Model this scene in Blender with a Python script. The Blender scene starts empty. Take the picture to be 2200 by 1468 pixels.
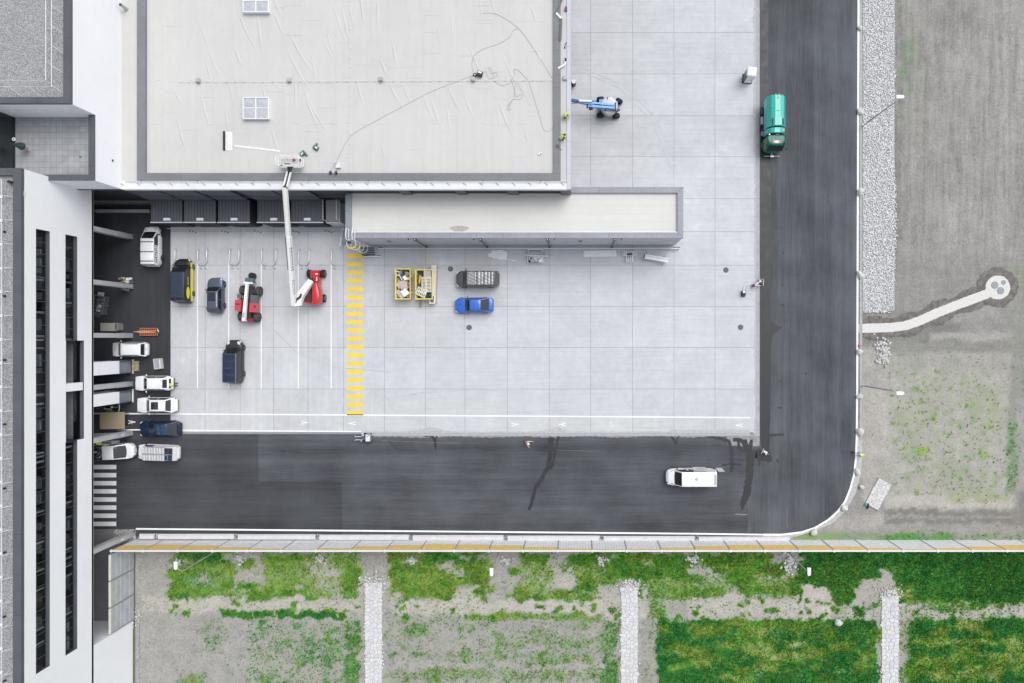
import bpy, bmesh, math, random
import numpy as np
from mathutils import Vector, Matrix
random.seed(7); RNG = np.random.default_rng(11)
R = math.radians
S = bpy.context.scene
C = S.collection

# ---------------------------------------------------------------- camera
# drone 82 m up looking straight down; frame is an off-centre crop, hence the lens shift
CAM_H, F, NX, NY = 82.0, 1460.0, 1240.0, 725.0
cd = bpy.data.cameras.new('camera'); cam = bpy.data.objects.new('camera', cd); C.objects.link(cam)
cam.location = (0, 0, CAM_H); cam.rotation_euler = (0, 0, 0)
cd.sensor_width = 36; cd.lens = F / 2200 * 36
cd.shift_x = -(NX - 1100) / 2200; cd.shift_y = (NY - 734) / 2200
cd.clip_end = 3000; cd.clip_start = 1
S.camera = cam

# ---------------------------------------------------------------- sky, sun, exposure (bright overcast)
SUN_EL, SUN_AZ = 58.0, 45.0        # azimuth from north (+Y) towards east
w = bpy.data.worlds.new('World'); S.world = w; w.use_nodes = True
nt = w.node_tree; bg = nt.nodes['Background']
sky = nt.nodes.new('ShaderNodeTexSky'); sky.sky_type = 'NISHITA'; sky.sun_disc = False
sky.sun_elevation = R(SUN_EL); sky.sun_rotation = R(SUN_AZ)
sky.air_density = 1.0; sky.dust_density = 2.0; sky.ozone_density = 0.0
hs = nt.nodes.new('ShaderNodeHueSaturation'); hs.inputs['Saturation'].default_value = 0.30   # cloud cover greys the sky
nt.links.new(sky.outputs[0], hs.inputs['Color']); nt.links.new(hs.outputs[0], bg.inputs[0]); bg.inputs[1].default_value = 0.14
sl = bpy.data.lights.new('sun', 'SUN'); sl.energy = 1.3; sl.angle = R(42); sl.color = (1.0, 0.98, 0.95)
so = bpy.data.objects.new('sun', sl); C.objects.link(so)
d = Vector((math.sin(R(SUN_AZ)) * math.cos(R(SUN_EL)), math.cos(R(SUN_AZ)) * math.cos(R(SUN_EL)), math.sin(R(SUN_EL))))
so.rotation_euler = d.to_track_quat('Z', 'Y').to_euler(); so.location = d * 200
vs = S.view_settings; vs.view_transform = 'Standard'; vs.look = 'None'; vs.gamma = 1; vs.use_curve_mapping = False
vs.exposure = 0.50
S.render.engine = 'CYCLES'; S.cycles.max_bounces = 6

# ---------------------------------------------------------------- helpers
def P(px, py, h=0.0):
    k = (CAM_H - h) / F
    return ((px - NX) * k, (NY - py) * k, h)
def PX(px, h=0.0): return (px - NX) * (CAM_H - h) / F
def PY(py, h=0.0): return (NY - py) * (CAM_H - h) / F

class MB:
    def __init__(s): s.v = []; s.f = []; s.m = []
    def add(s, vs, fs, mi=0):
        o = len(s.v); s.v.extend([tuple(map(float, q)) for q in vs])
        for f in fs: s.f.append([i + o for i in f]); s.m.append(mi)
        return s
    def box(s, c, d, rz=0, mi=0, mat=None):
        hx, hy, hz = d[0] / 2, d[1] / 2, d[2] / 2
        M = mat if mat is not None else Matrix.Rotation(rz, 3, 'Z')
        vs = [Vector(c) + M @ Vector((x, y, z)) for z in (-hz, hz) for y in (-hy, hy) for x in (-hx, hx)]
        return s.add(vs, [(0, 2, 3, 1), (4, 5, 7, 6), (0, 1, 5, 4), (2, 6, 7, 3), (0, 4, 6, 2), (1, 3, 7, 5)], mi)
    def bx(s, x0, x1, y0, y1, z0, z1, mi=0):
        return s.box(((x0 + x1) / 2, (y0 + y1) / 2, (z0 + z1) / 2), (abs(x1 - x0), abs(y1 - y0), abs(z1 - z0)), 0, mi)
    def rings(s, rings, mi=0, cap=True, closed=True):
        n = len(rings[0]); vs = [p for r in rings for p in r]; fs = []
        for i in range(len(rings) - 1):
            for j in range(n if closed else n - 1):
                a = i * n + j; b = i * n + (j + 1) % n
                fs.append((a, b, b + n, a + n))
        if cap and closed:
            fs.append(tuple(range(n - 1, -1, -1))); fs.append(tuple((len(rings) - 1) * n + k for k in range(n)))
        return s.add(vs, fs, mi)
    def tube(s, pts, r, n=8, mi=0, cap=True):
        pts = [Vector(p) for p in pts]; rs = r if isinstance(r, (list, tuple)) else [r] * len(pts)
        out = []; up = None
        for i, p in enumerate(pts):
            t = (pts[min(i + 1, len(pts) - 1)] - pts[max(i - 1, 0)])
            if t.length < 1e-9: t = Vector((0, 0, 1))
            t.normalize()
            if up is None: up = t.orthogonal().normalized()
            up = (up - t * up.dot(t))
            if up.length < 1e-6: up = t.orthogonal()
            up.normalize(); b = t.cross(up)
            out.append([p + (up * math.cos(a) + b * math.sin(a)) * rs[i] for a in [2 * math.pi * k / n for k in range(n)]])
        return s.rings(out, mi, cap)
    def cyl(s, c, r, h, n=16, mi=0, axis='Z', r2=None):
        d = {'X': Vector((1, 0, 0)), 'Y': Vector((0, 1, 0)), 'Z': Vector((0, 0, 1))}[axis]
        c = Vector(c); return s.tube([c - d * h / 2, c + d * h / 2], [r, r if r2 is None else r2], n, mi)
    def prism(s, poly, z0, z1, mi=0):
        a = sum(poly[i][0] * poly[(i + 1) % len(poly)][1] - poly[(i + 1) % len(poly)][0] * poly[i][1] for i in range(len(poly)))
        if a < 0: poly = poly[::-1]
        return s.rings([[(x, y, z0) for x, y in poly], [(x, y, z1) for x, y in poly]], mi)
    def sheet(s, poly, z, mi=0):
        a = sum(poly[i][0] * poly[(i + 1) % len(poly)][1] - poly[(i + 1) % len(poly)][0] * poly[i][1] for i in range(len(poly)))
        if a < 0: poly = poly[::-1]
        return s.add([(x, y, z) for x, y in poly], [tuple(range(len(poly)))], mi)
    def rect(s, x0, x1, y0, y1, z, mi=0): return s.sheet([(x0, y0), (x1, y0), (x1, y1), (x0, y1)], z, mi)
    def ribbon(s, pts, wd, z, mi=0):
        pts = [Vector((p[0], p[1])) for p in pts]; ws = wd if isinstance(wd, (list, tuple)) else [wd] * len(pts)
        L = []; Q = []
        for i, p in enumerate(pts):
            t = (pts[min(i + 1, len(pts) - 1)] - pts[max(i - 1, 0)]).normalized(); nn = Vector((-t.y, t.x))
            L.append(p + nn * ws[i] / 2); Q.append(p - nn * ws[i] / 2)
        n = len(pts)
        return s.add([(q.x, q.y, z) for q in Q] + [(q.x, q.y, z) for q in L], [(i, i + 1, n + i + 1, n + i) for i in range(n - 1)], mi)
    def ball(s, c, r, mi=0, nu=12, nv=8, rz=0):
        r = r if isinstance(r, (list, tuple)) else (r, r, r); M = Matrix.Rotation(rz, 3, 'Z')
        rg = []
        for i in range(1, nv):
            th = math.pi * i / nv
            rg.append([Vector(c) + M @ Vector((r[0] * math.sin(th) * math.cos(2 * math.pi * k / nu), r[1] * math.sin(th) * math.sin(2 * math.pi * k / nu), -r[2] * math.cos(th))) for k in range(nu)])
        return s.rings(rg, mi)
    def build(s, name, mats, parent=None, smooth=False, loc=None, rz=0, ang=35):
        me = bpy.data.meshes.new(name); me.from_pydata(s.v, [], s.f)
        for m in (mats if isinstance(mats, (list, tuple)) else [mats]): me.materials.append(m)
        if any(s.m): me.polygons.foreach_set('material_index', s.m)
        if smooth:
            me.polygons.foreach_set('use_smooth', [True] * len(s.f)); me.set_sharp_from_angle(angle=R(ang))
        me.update()
        o = bpy.data.objects.new(name, me); C.objects.link(o)
        if parent is not None: o.parent = parent
        if loc is not None: o.location = loc
        o.rotation_euler.z = rz
        return o

def tag(o, label=None, cat=None, group=None, kind=None):
    if label: o['label'] = label
    if cat: o['category'] = cat
    if group: o['group'] = group
    if kind: o['kind'] = kind
    return o
def thing(name, label, cat, loc=(0, 0, 0), rz=0, group=None):
    o = bpy.data.objects.new(name, None); C.objects.link(o); o.empty_display_size = 0.3
    o.location = loc; o.rotation_euler.z = rz
    return tag(o, label, cat, group)
def dup(root, loc, rz=0, label=None, group=None):
    r = root.copy(); C.objects.link(r); r.location = loc; r.rotation_euler.z = rz
    if label: r['label'] = label
    if group: r['group'] = group
    for ch in list(root.children):
        c = ch.copy(); C.objects.link(c); c.parent = r
        for g in list(ch.children):
            q = g.copy(); C.objects.link(q); q.parent = c
    return r

def srgb(r, g, b):
    f = lambda c: (c / 255 / 12.92) if c <= 10 else ((c / 255 + 0.055) / 1.055) ** 2.4
    return (f(r), f(g), f(b))

class NG:
    """tiny node-graph helper"""
    def __init__(s, name):
        s.m = bpy.data.materials.new(name); s.m.use_nodes = True; s.t = s.m.node_tree
        s.b = s.t.nodes['Principled BSDF']
    def n(s, typ, **kw):
        q = s.t.nodes.new('ShaderNode' + typ)
        for k, v in kw.items(): setattr(q, k, v)
        return q
    def L(s, a, b): s.t.links.new(a, b)
    def val(s, sock, v):
        if hasattr(v, 'is_output') or isinstance(v, bpy.types.NodeSocket): s.L(v, sock)
        else: sock.default_value = v
    def math(s, op, a, b=0.0, clamp=False):
        q = s.n('Math', operation=op, use_clamp=clamp); s.val(q.inputs[0], a); s.val(q.inputs[1], b); return q.outputs[0]
    def pos(s, scale=(1, 1, 1), obj=False):
        mp = s.n('Mapping'); mp.inputs['Scale'].default_value = scale
        if obj: s.L(s.n('TexCoord').outputs['Object'], mp.inputs[0])
        else: s.L(s.n('NewGeometry').outputs['Position'], mp.inputs[0])
        return mp.outputs[0]
    def noise(s, vec, scale, detail=3, rough=0.55):
        q = s.n('TexNoise'); q.inputs['Scale'].default_value = scale; q.inputs['Detail'].default_value = detail
        q.inputs['Roughness'].default_value = rough; s.L(vec, q.inputs['Vector']); return q.outputs[0]
    def rng(s, v, a, b, c=0.0, d=1.0, smooth=False):
        q = s.n('MapRange', interpolation_type='SMOOTHSTEP' if smooth else 'LINEAR'); s.L(v, q.inputs[0])
        for i, x in enumerate((a, b, c, d)): s.val(q.inputs[i + 1], x)
        return q.outputs[0]
    def mix(s, f, a, b):
        q = s.n('Mix', data_type='RGBA'); s.val(q.inputs[0], f)
        for i, x in ((6, a), (7, b)):
            if isinstance(x, bpy.types.NodeSocket): s.L(x, q.inputs[i])
            else: q.inputs[i].default_value = (*x[:3], 1)
        return q.outputs[2]
    def mul(s, col, f):
        q = s.n('VectorMath', operation='SCALE'); 
        if isinstance(col, bpy.types.NodeSocket): s.L(col, q.inputs[0])
        else: q.inputs[0].default_value = col[:3]
        s.val(q.inputs['Scale'], f); return q.outputs[0]
    def attr(s, name):
        q = s.n('Attribute'); q.attribute_name = name; return q
    def bump(s, h, strength=0.3, dist=0.05):
        q = s.n('Bump'); q.inputs['Strength'].default_value = strength; q.inputs['Distance'].default_value = dist
        s.L(h, q.inputs['Height']); s.L(q.outputs[0], s.b.inputs['Normal'])
    def out(s, col, rough=0.8, metal=0.0, spec=0.5):
        if isinstance(col, bpy.types.NodeSocket): s.L(col, s.b.inputs['Base Color'])
        else: s.b.inputs['Base Color'].default_value = (*col[:3], 1)
        s.val(s.b.inputs['Roughness'], rough); s.b.inputs['Metallic'].default_value = metal
        s.b.inputs['Specular IOR Level'].default_value = spec
        return s.m

_mc = {}
def paint(name, col, rough=0.5, metal=0.0, var=0.12, scale=3.0, coat=0.0, spec=0.5, obj=True):
    """plain surface with slight procedural wear and tone variation"""
    if name in _mc: return _mc[name]
    g = NG(name); v = g.pos(obj=obj)
    a = g.noise(v, scale, 4); b = g.noise(v, scale * 9, 2)
    f = g.math('ADD', g.rng(a, 0.3, 0.7, 1 - var, 1 + var * 0.6), g.rng(b, 0.3, 0.7, -var * 0.4, var * 0.4))
    m = g.out(g.mul(col, f), g.rng(a, 0.3, 0.7, max(rough - 0.08, 0.03), min(rough + 0.1, 1)), metal, spec)
    if coat: g.b.inputs['Coat Weight'].default_value = coat; g.b.inputs['Coat Roughness'].default_value = 0.06
    _mc[name] = m; return m
# ================================================================ GROUND AND PAVED SURFACES
Z_ROAD, Z_CON, Z_SLAB, Z_MARK = 0.0, 0.006, 0.011, 0.016

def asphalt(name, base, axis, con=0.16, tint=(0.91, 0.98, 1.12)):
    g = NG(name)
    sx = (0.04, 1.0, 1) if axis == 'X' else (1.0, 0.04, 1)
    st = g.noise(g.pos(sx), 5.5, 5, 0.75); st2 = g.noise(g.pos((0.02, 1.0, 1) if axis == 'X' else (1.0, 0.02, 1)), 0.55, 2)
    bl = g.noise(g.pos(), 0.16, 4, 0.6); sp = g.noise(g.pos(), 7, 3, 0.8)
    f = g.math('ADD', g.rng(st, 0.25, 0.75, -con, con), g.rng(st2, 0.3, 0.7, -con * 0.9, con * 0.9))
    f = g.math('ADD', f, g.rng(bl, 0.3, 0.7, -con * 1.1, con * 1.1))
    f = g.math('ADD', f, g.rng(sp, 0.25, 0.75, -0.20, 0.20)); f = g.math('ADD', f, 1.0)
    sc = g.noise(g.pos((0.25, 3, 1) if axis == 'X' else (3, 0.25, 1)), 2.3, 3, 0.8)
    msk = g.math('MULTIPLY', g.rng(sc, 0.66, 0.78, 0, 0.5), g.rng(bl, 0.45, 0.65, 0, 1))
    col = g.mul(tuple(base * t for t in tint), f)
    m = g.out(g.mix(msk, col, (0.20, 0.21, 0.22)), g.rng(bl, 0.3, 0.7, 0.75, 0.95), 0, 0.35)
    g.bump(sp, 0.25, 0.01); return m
M_aspV = asphalt('asphalt_north_south', 0.083, 'Y', 0.30)
M_aspH = asphalt('asphalt_east_west', 0.076, 'X', 0.30)
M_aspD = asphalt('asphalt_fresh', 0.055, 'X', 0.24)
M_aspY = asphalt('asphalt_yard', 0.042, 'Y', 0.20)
M_wet = paint('damp_slurry', (0.019, 0.021, 0.026), 0.5, var=0.35, scale=0.8, obj=False)
M_slur = paint('dried_slurry', (0.27, 0.275, 0.285), 0.9, var=0.3, scale=1.5, obj=False)
M_mort = paint('mortar_edge', (0.43, 0.435, 0.445), 0.95, var=0.16, scale=2.5, obj=False)
M_kerb = paint('kerb_stone', (0.36, 0.37, 0.39), 0.9, var=0.15, scale=1.2, obj=False)

def worn(name, col, wear=0.66):
    g = NG(name); a = g.noise(g.pos(), 9, 4, 0.75); b = g.noise(g.pos(), 0.8, 3)
    f = g.math('MULTIPLY', g.rng(a, wear - 0.08, wear + 0.05, 0, 0.7), g.rng(b, 0.4, 0.65, 0.15, 1.0))
    return g.out(g.mix(f, g.mul(col, g.rng(b, 0.3, 0.7, 0.92, 1.04)), (0.30, 0.30, 0.31)), 0.7)
M_white = worn('white_road_paint', (0.80, 0.81, 0.83))
M_yell = worn('yellow_road_paint', (0.80, 0.58, 0.045))

# ---- base terrain
g = NG('soil_plain'); a = g.noise(g.pos(), 0.05, 4); b = g.noise(g.pos(), 2.5, 4, 0.7)
f = g.rng(b, 0.25, 0.75, 0.75, 1.2)
M_soil0 = g.out(g.mul(g.mix(g.rng(a, 0.4, 0.65), (0.30, 0.28, 0.25), (0.14, 0.20, 0.06)), f), 0.95)
mb = MB(); mb.rect(-1500, 1500, -1500, 1500, -0.30); tag(mb.build('ground', M_soil0), kind='structure')

# ---- field soil with sown / weedy cover
g = NG('field_soil'); A = g.attr('cover'); sep = g.n('SeparateColor'); g.L(A.outputs['Color'], sep.inputs[0])
dens, hue, tone = sep.outputs[0], sep.outputs[1], sep.outputs[2]
n1 = g.noise(g.pos(), 0.55, 5, 0.7); n2 = g.noise(g.pos(), 4.2, 4, 0.75); n3 = g.noise(g.pos((1.6, 0.12, 1)), 0.9, 4, 0.7); n4 = g.noise(g.pos(), 8.5, 2, 0.6)
sy_ = g.n('SeparateXYZ'); g.L(g.n('NewGeometry').outputs['Position'], sy_.inputs[0]); north = g.rng(sy_.outputs[1], 3, 12, 0.12, 1.0)
soil = g.mix(g.rng(tone, 0, 0.5), (0.112, 0.107, 0.098), (0.288, 0.280, 0.265))
soil = g.mix(g.rng(tone, 0.5, 1.0), soil, (0.455, 0.43, 0.385))
f = g.math('ADD', g.rng(n2, 0.25, 0.75, 0.74, 1.22), g.math('ADD', g.math('MULTIPLY', g.rng(n3, 0.3, 0.7, -0.24, 0.20), north), g.rng(n1, 0.3, 0.7, -0.12, 0.12)))
f = g.math('ADD', f, g.rng(n4, 0.25, 0.75, -0.16, 0.16)); soil = g.mul(soil, f)
soil = g.mix(g.rng(dens, .12, .8, 0, .36), soil, (.20, .245, .10))
gr = g.mix(g.rng(hue, 0, 0.5), (0.27, 0.33, 0.075), (0.115, 0.27, 0.035))
gr = g.mix(g.rng(hue, 0.5, 1.0), gr, (0.026, 0.19, 0.040))
gr = g.mul(gr, g.math('ADD', g.rng(n2, 0.25, 0.75, 0.55, 1.5), g.rng(n4, 0.25, 0.75, -0.2, 0.2)))
nn = g.math('ADD', g.math('MULTIPLY', n2, 0.45), g.math('MULTIPLY', n4, 0.55))
thr = g.rng(dens, 0, 1, 0.70, 0.31)
mk = g.n('MapRange', interpolation_type='SMOOTHSTEP'); g.L(nn, mk.inputs[0]); g.L(g.math('SUBTRACT', thr, 0.035), mk.inputs[1]); g.L(g.math('ADD', thr, 0.035), mk.inputs[2])
M_field = g.out(g.mix(mk.outputs[0], soil, gr), 0.95, 0, 0.2); g.bump(nn, 0.6, 0.08)

def vnoise(x, y, s, seed):
    r = np.random.default_rng(seed); T = r.random((256, 256)); x = x * s; y = y * s
    xi = np.floor(x).astype(int); yi = np.floor(y).astype(int); fx = x - xi; fy = y - yi
    fx = fx * fx * (3 - 2 * fx); fy = fy * fy * (3 - 2 * fy)
    t = lambda i, j: T[(xi + i) % 256, (yi + j) % 256]
    return (t(0, 0) * (1 - fx) + t(1, 0) * fx) * (1 - fy) + (t(0, 1) * (1 - fx) + t(1, 1) * fx) * fy
def fbm(x, y, s, seed): return vnoise(x, y, s, seed) * .5 + vnoise(x, y, s * 2.1, seed + 1) * .3 + vnoise(x, y, s * 4.3, seed + 2) * .2

# (x0, x1, y0, y1 in photo pixels on the ground, value, edge softness) laid one over the other; None keeps a channel
COVER_S = [  # density, hue (0 olive .. 1 deep green), tone (0 dark .. 1 pale)
 (200, 2500, 1180, 1700, .14, .5, .50, 5), (200, 365, 1180, 1700, .06, .5, .58, 8),
 (365, 780, 1188, 1300, .62, .32, .62, 12), (380, 500, 1180, 1212, .97, .85, .4, 6), (365, 420, 1225, 1262, .9, .45, .5, 8), (360, 480, 1262, 1284, .75, .45, .6, 8),
 (395, 460, 1240, 1264, .55, .8, .75, 8), (500, 560, 1186, 1232, .12, .4, .55, 8), (575, 690, 1196, 1206, .85, .45, .5, 4), (505, 560, 1232, 1270, .2, .4, .6, 8),
 (525, 585, 1262, 1282, .9, .40, .6, 6), (600, 655, 1266, 1280, .92, .45, .6, 5), (735, 770, 1236, 1290, .88, .38, .6, 6), (680, 735, 1245, 1268, .35, .4, .66, 8), (660, 720, 1200, 1240, .34, .3, .7, 8),
 (300, 780, 1284, 1316, .17, .35, .80, 5), (475, 745, 1313, 1329, 1.0, .86, .5, 3), (545, 549, 1308, 1330, .1, .4, .7, 2), (585, 590, 1310, 1330, .1, .4, .7, 2), (720, 726, 1310, 1330, .1, .4, .7, 2),
 (300, 530, 1326, 1640, .06, .7, .50, 6), (430, 480, 1330, 1400, .30, .85, .46, 14), (530, 740, 1332, 1640, .30, .80, .56, 5), (740, 776, 1336, 1640, .62, .75, .5, 6), (640, 680, 1365, 1425, .50, .85, .5, 10), (690, 735, 1370, 1430, .46, .8, .5, 10), (390, 440, 1446, 1640, .5, .4, .5, 8),
 (776, 832, 1250, 1640, .05, .5, .55, 4), (770, 850, 1240, 1300, .10, .4, .66, 8),
 (835, 1060, 1186, 1288, .80, .30, .6, 10), (915, 1030, 1188, 1212, .96, .85, .4, 8), (1000, 1045, 1215, 1258, .97, .34, .5, 8), (845, 905, 1200, 1225, .95, .42, .5, 8), (850, 900, 1262, 1276, .9, .42, .5, 5), (945, 985, 1276, 1288, .95, .5, .5, 4), (975, 1030, 1260, 1300, .18, .4, .8, 8),
 (1055, 1120, 1190, 1250, .14, .4, .52, 10), (1062, 1110, 1215, 1250, .03, .4, .56, 8), (1120, 1180, 1188, 1212, .86, .5, .5, 6), (1120, 1300, 1212, 1290, .55, .36, .72, 10), (1190, 1230, 1220, 1280, .10, .4, .70, 8), (1220, 1300, 1190, 1216, .92, .62, .5, 6),
 (1090, 1290, 1280, 1290, .82, .38, .6, 4), (840, 1320, 1290, 1322, .17, .42, .86, 6), (1140, 1190, 1288, 1322, .03, .4, .82, 6), (1030, 1075, 1295, 1320, .04, .4, .78, 6),
 (1300, 1500, 1188, 1250, .90, .62, .5, 8), (1290, 1500, 1245, 1290, .62, .35, .7, 8), (1320, 1345, 1190, 1225, .95, .75, .5, 6),
 (835, 1335, 1324, 1640, .24, .66, .52, 5), (1000, 1300, 1320, 1334, .62, .35, .5, 4), (870, 920, 1345, 1372, .5, .6, .5, 8), (1060, 1300, 1368, 1392, .42, .55, .52, 8), (840, 1300, 1440, 1460, .40, .5, .52, 6), (950, 1260, 1405, 1425, .38, .5, .52, 8), (1295, 1334, 1330, 1640, .52, .75, .48, 5), (840, 1300, 1425, 1438, .12, .5, .56, 4),
 (1330, 1378, 1250, 1640, .04, .5, .55, 4), (1290, 1420, 1262, 1330, .10, .4, .72, 8), (1395, 1425, 1255, 1335, .6, .5, .7, 10), (1440, 1520, 1262, 1290, .7, .45, .7, 8),
 (1378, 1410, 1330, 1640, .22, .45, .46, 4), (1412, 1895, 1333, 1640, .90, .92, .62, 5), (1590, 1780, 1338, 1372, .74, .30, .78, 14), (1590, 1660, 1380, 1410, .55, .20, .80, 14), (1690, 1735, 1365, 1390, .42, .3, .74, 8), (1640, 1720, 1400, 1425, .62, .22, .76, 12), (1840, 1880, 1365, 1440, .72, .5, .7, 10), (1750, 1800, 1400, 1440, .96, .92, .5, 12), (1420, 1480, 1350, 1640, .97, .95, .5, 12), (1560, 1620, 1430, 1640, .97, .9, .5, 12),
 (1500, 1720, 1188, 1280, .84, .52, .66, 12), (1505, 1570, 1225, 1265, .5, .45, .78, 12), (1620, 1690, 1232, 1262, .55, .3, .75, 10), (1660, 1715, 1180, 1240, .10, .4, .50, 8), (1480, 1720, 1286, 1328, .18, .5, .80, 7), (1560, 1600, 1270, 1300, .12, .4, .8, 6),
 (1715, 2600, 1184, 1298, .985, .82, .5, 8), (1715, 1850, 1212, 1300, .98, .72, .5, 10), (1718, 1785, 1260, 1332, .06, .3, .84, 6), (1720, 2300, 1180, 1202, .80, .85, .42, 5), (1840, 1928, 1245, 1300, .10, .4, .62, 6), (1890, 1915, 1225, 1260, .08, .4, .62, 5), (1925, 1965, 1258, 1300, .7, .22, .8, 8),
 (1800, 2600, 1300, 1328, .26, .62, .74, 6), (1970, 2100, 1290, 1312, .5, .6, .78, 10),
 (1886, 1936, 1326, 1640, .05, .5, .52, 4), (1936, 1955, 1330, 1640, .3, .5, .5, 5), (1950, 2600, 1330, 1640, .84, .86, .62, 5), (2000, 2160, 1356, 1372, .98, .98, .4, 5), (1960, 2200, 1374, 1386, .62, .22, .76, 4), (2010, 2100, 1388, 1402, .96, .9, .5, 5), (2050, 2260, 1402, 1412, .6, .22, .76, 4), (1970, 2000, 1425, 1440, .96, .9, .5, 5), (2080, 2150, 1425, 1440, .94, .9, .5, 5), (1990, 2260, 1412, 1424, .72, .3, .74, 4), (2120, 2220, 1330, 1355, .98, .98, .4, 8), (2090, 2260, 1452, 1466, .97, .95, .4, 4), (1960, 2120, 1442, 1452, .7, .3, .74, 4),
]
COVER_S = [(*q[:6], min(1, q[6] + .07), q[7]) for q in COVER_S]
COVER_E = [
 (1700, 2700, -400, 1200, .10, .5, .47, 5), (1905, 2000, 0, 330, .17, .75, .44, 20), (1925, 1965, 85, 200, .36, .95, .42, 14), (2000, 2100, 20, 60, .12, .6, .35, 15), (1920, 1935, -400, 680, .12, .5, .28, 5),
 (2030, 2060, 0, 120, .1, .5, .36, 10), (1930, 2700, 330, 560, .09, .5, .44, 30), (2030, 2180, 430, 540, .08, .5, .53, 20),
 (2150, 2700, 0, 300, .08, .5, .52, 20), (1852, 1925, 670, 700, .03, .5, .22, 6), (1860, 2700, 560, 740, .12, .5, .40, 18), (1920, 2060, 690, 735, .03, .5, .22, 12), (1852, 2000, 700, 740, .05, .5, .28, 10),
 (2030, 2150, 655, 690, .15, .7, .50, 12), (2000, 2200, 715, 732, .10, .4, .62, 6), (1850, 2200, 735, 762, .20, .7, .36, 6), (1900, 1946, 760, 794, .08, .3, .06, 4),
 (1852, 1896, 745, 1140, .06, .4, .70, 6), (1860, 1890, 790, 830, .05, .4, .55, 8), (1896, 2170, 762, 1060, .20, .55, .70, 7), (1890, 1912, 840, 980, .04, .4, .80, 6), (1915, 2100, 800, 880, .25, .45, .70, 16), (2080, 2160, 830, 930, .33, .35, .68, 14), (1930, 2010, 860, 990, .30, .30, .68, 16), (2020, 2120, 1000, 1060, .32, .40, .62, 12), (1960, 1990, 960, 975, .6, .25, .6, 8), (1920, 2200, 762, 800, .20, .7, .60, 10),
 (2165, 2190, 880, 1060, .50, .85, .46, 6), (2170, 2700, 560, 900, .22, .8, .42, 10), (2190, 2700, 860, 1200, .08, .5, .52, 8),
 (1900, 2190, 1062, 1092, .14, .30, .84, 6), (2030, 2170, 1058, 1075, .42, .28, .78, 6), (1850, 1900, 1080, 1110, .04, .4, .45, 8), (1895, 2200, 1096, 1126, .08, .5, .25, 5), (1900, 2200, 1108, 1113, .05, .5, .5, 2), (2180, 2700, 1060, 1130, .08, .5, .26, 8),
 (1690, 2700, 1128, 1146, .15, .5, .48, 6), (1760, 1880, 1110, 1140, .05, .4, .62, 10), (1690, 2700, 1146, 1180, .40, .80, .44, 5), (1900, 2050, 1146, 1180, .62, .85, .4, 6), (1700, 1800, 1146, 1180, .48, .35, .46, 6),
]
rs = random.Random(77)
for k in range(110):
    x, y, s = rs.uniform(360, 2200), rs.uniform(1284, 1330), rs.uniform(2.5, 7); COVER_S.append((x - s, x + s, y - s * .8, y + s * .8, rs.uniform(.75, 1), rs.uniform(.4, .85), .6, 3))
for k in range(90):
    x, y, s = rs.uniform(380, 1720), rs.uniform(1190, 1285), rs.uniform(5, 17); dd = rs.choice([.2, .3, .9, .95]); COVER_S.append((x - s, x + s, y - s * .6, y + s * .6, dd, rs.uniform(.15, .7), .68, 6))
for k in range(150):
    x, y, s = rs.uniform(540, 1330), rs.uniform(1335, 1468), rs.uniform(3, 9); COVER_S.append((x - s, x + s, y - s * .7, y + s * .7, rs.choice([.5, .6, .1]), rs.uniform(.4, .9), .52, 5))
for k in range(90):
    x, y, s = rs.uniform(1420, 2200), rs.uniform(1338, 1468), rs.uniform(8, 26); COVER_S.append((x - s, x + s, y - s * .4, y + s * .4, rs.choice([.6, .7, .97, .97]), rs.choice([.2, .3, .9]), .72, 8))
for k in range(120):
    x, y, s = rs.uniform(1915, 2150), rs.uniform(800, 1062), rs.uniform(2, 6); COVER_E.append((x - s, x + s, y - s, y + s, rs.uniform(.32, .6), rs.uniform(.2, .8), .62, 3))
def cover(px, py, spec):
    jx = (fbm(px, py, 1 / 22, 3) - .5) * 26 + (fbm(px, py, 1 / 7, 9) - .5) * 8; jy = (fbm(px, py, 1 / 22, 23) - .5) * 20 + (fbm(px, py, 1 / 7, 29) - .5) * 8
    X = px + jx; Y = py + jy
    ch = [np.zeros_like(px) + q for q in (.1, .5, .5)]
    for x0, x1, y0, y1, dd, hh, tt, sf in spec:
        ed = np.minimum(np.minimum(X - x0, x1 - X), np.minimum(Y - y0, y1 - Y)) / sf
        wgt = np.clip(ed * .5 + .5, 0, 1); wgt = wgt * wgt * (3 - 2 * wgt)
        for k, q in enumerate((dd, hh, tt)): ch[k] = ch[k] * (1 - wgt) + q * wgt
    ch[0] = np.clip(ch[0] + (fbm(px, py, 1 / 14, 41) - .5) * .35 * (ch[0] > .16), 0, 1)
    ch[1] = np.clip(ch[1] + (fbm(px, py, 1 / 16, 51) - .5) * .55, 0, 1)
    return ch
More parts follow.
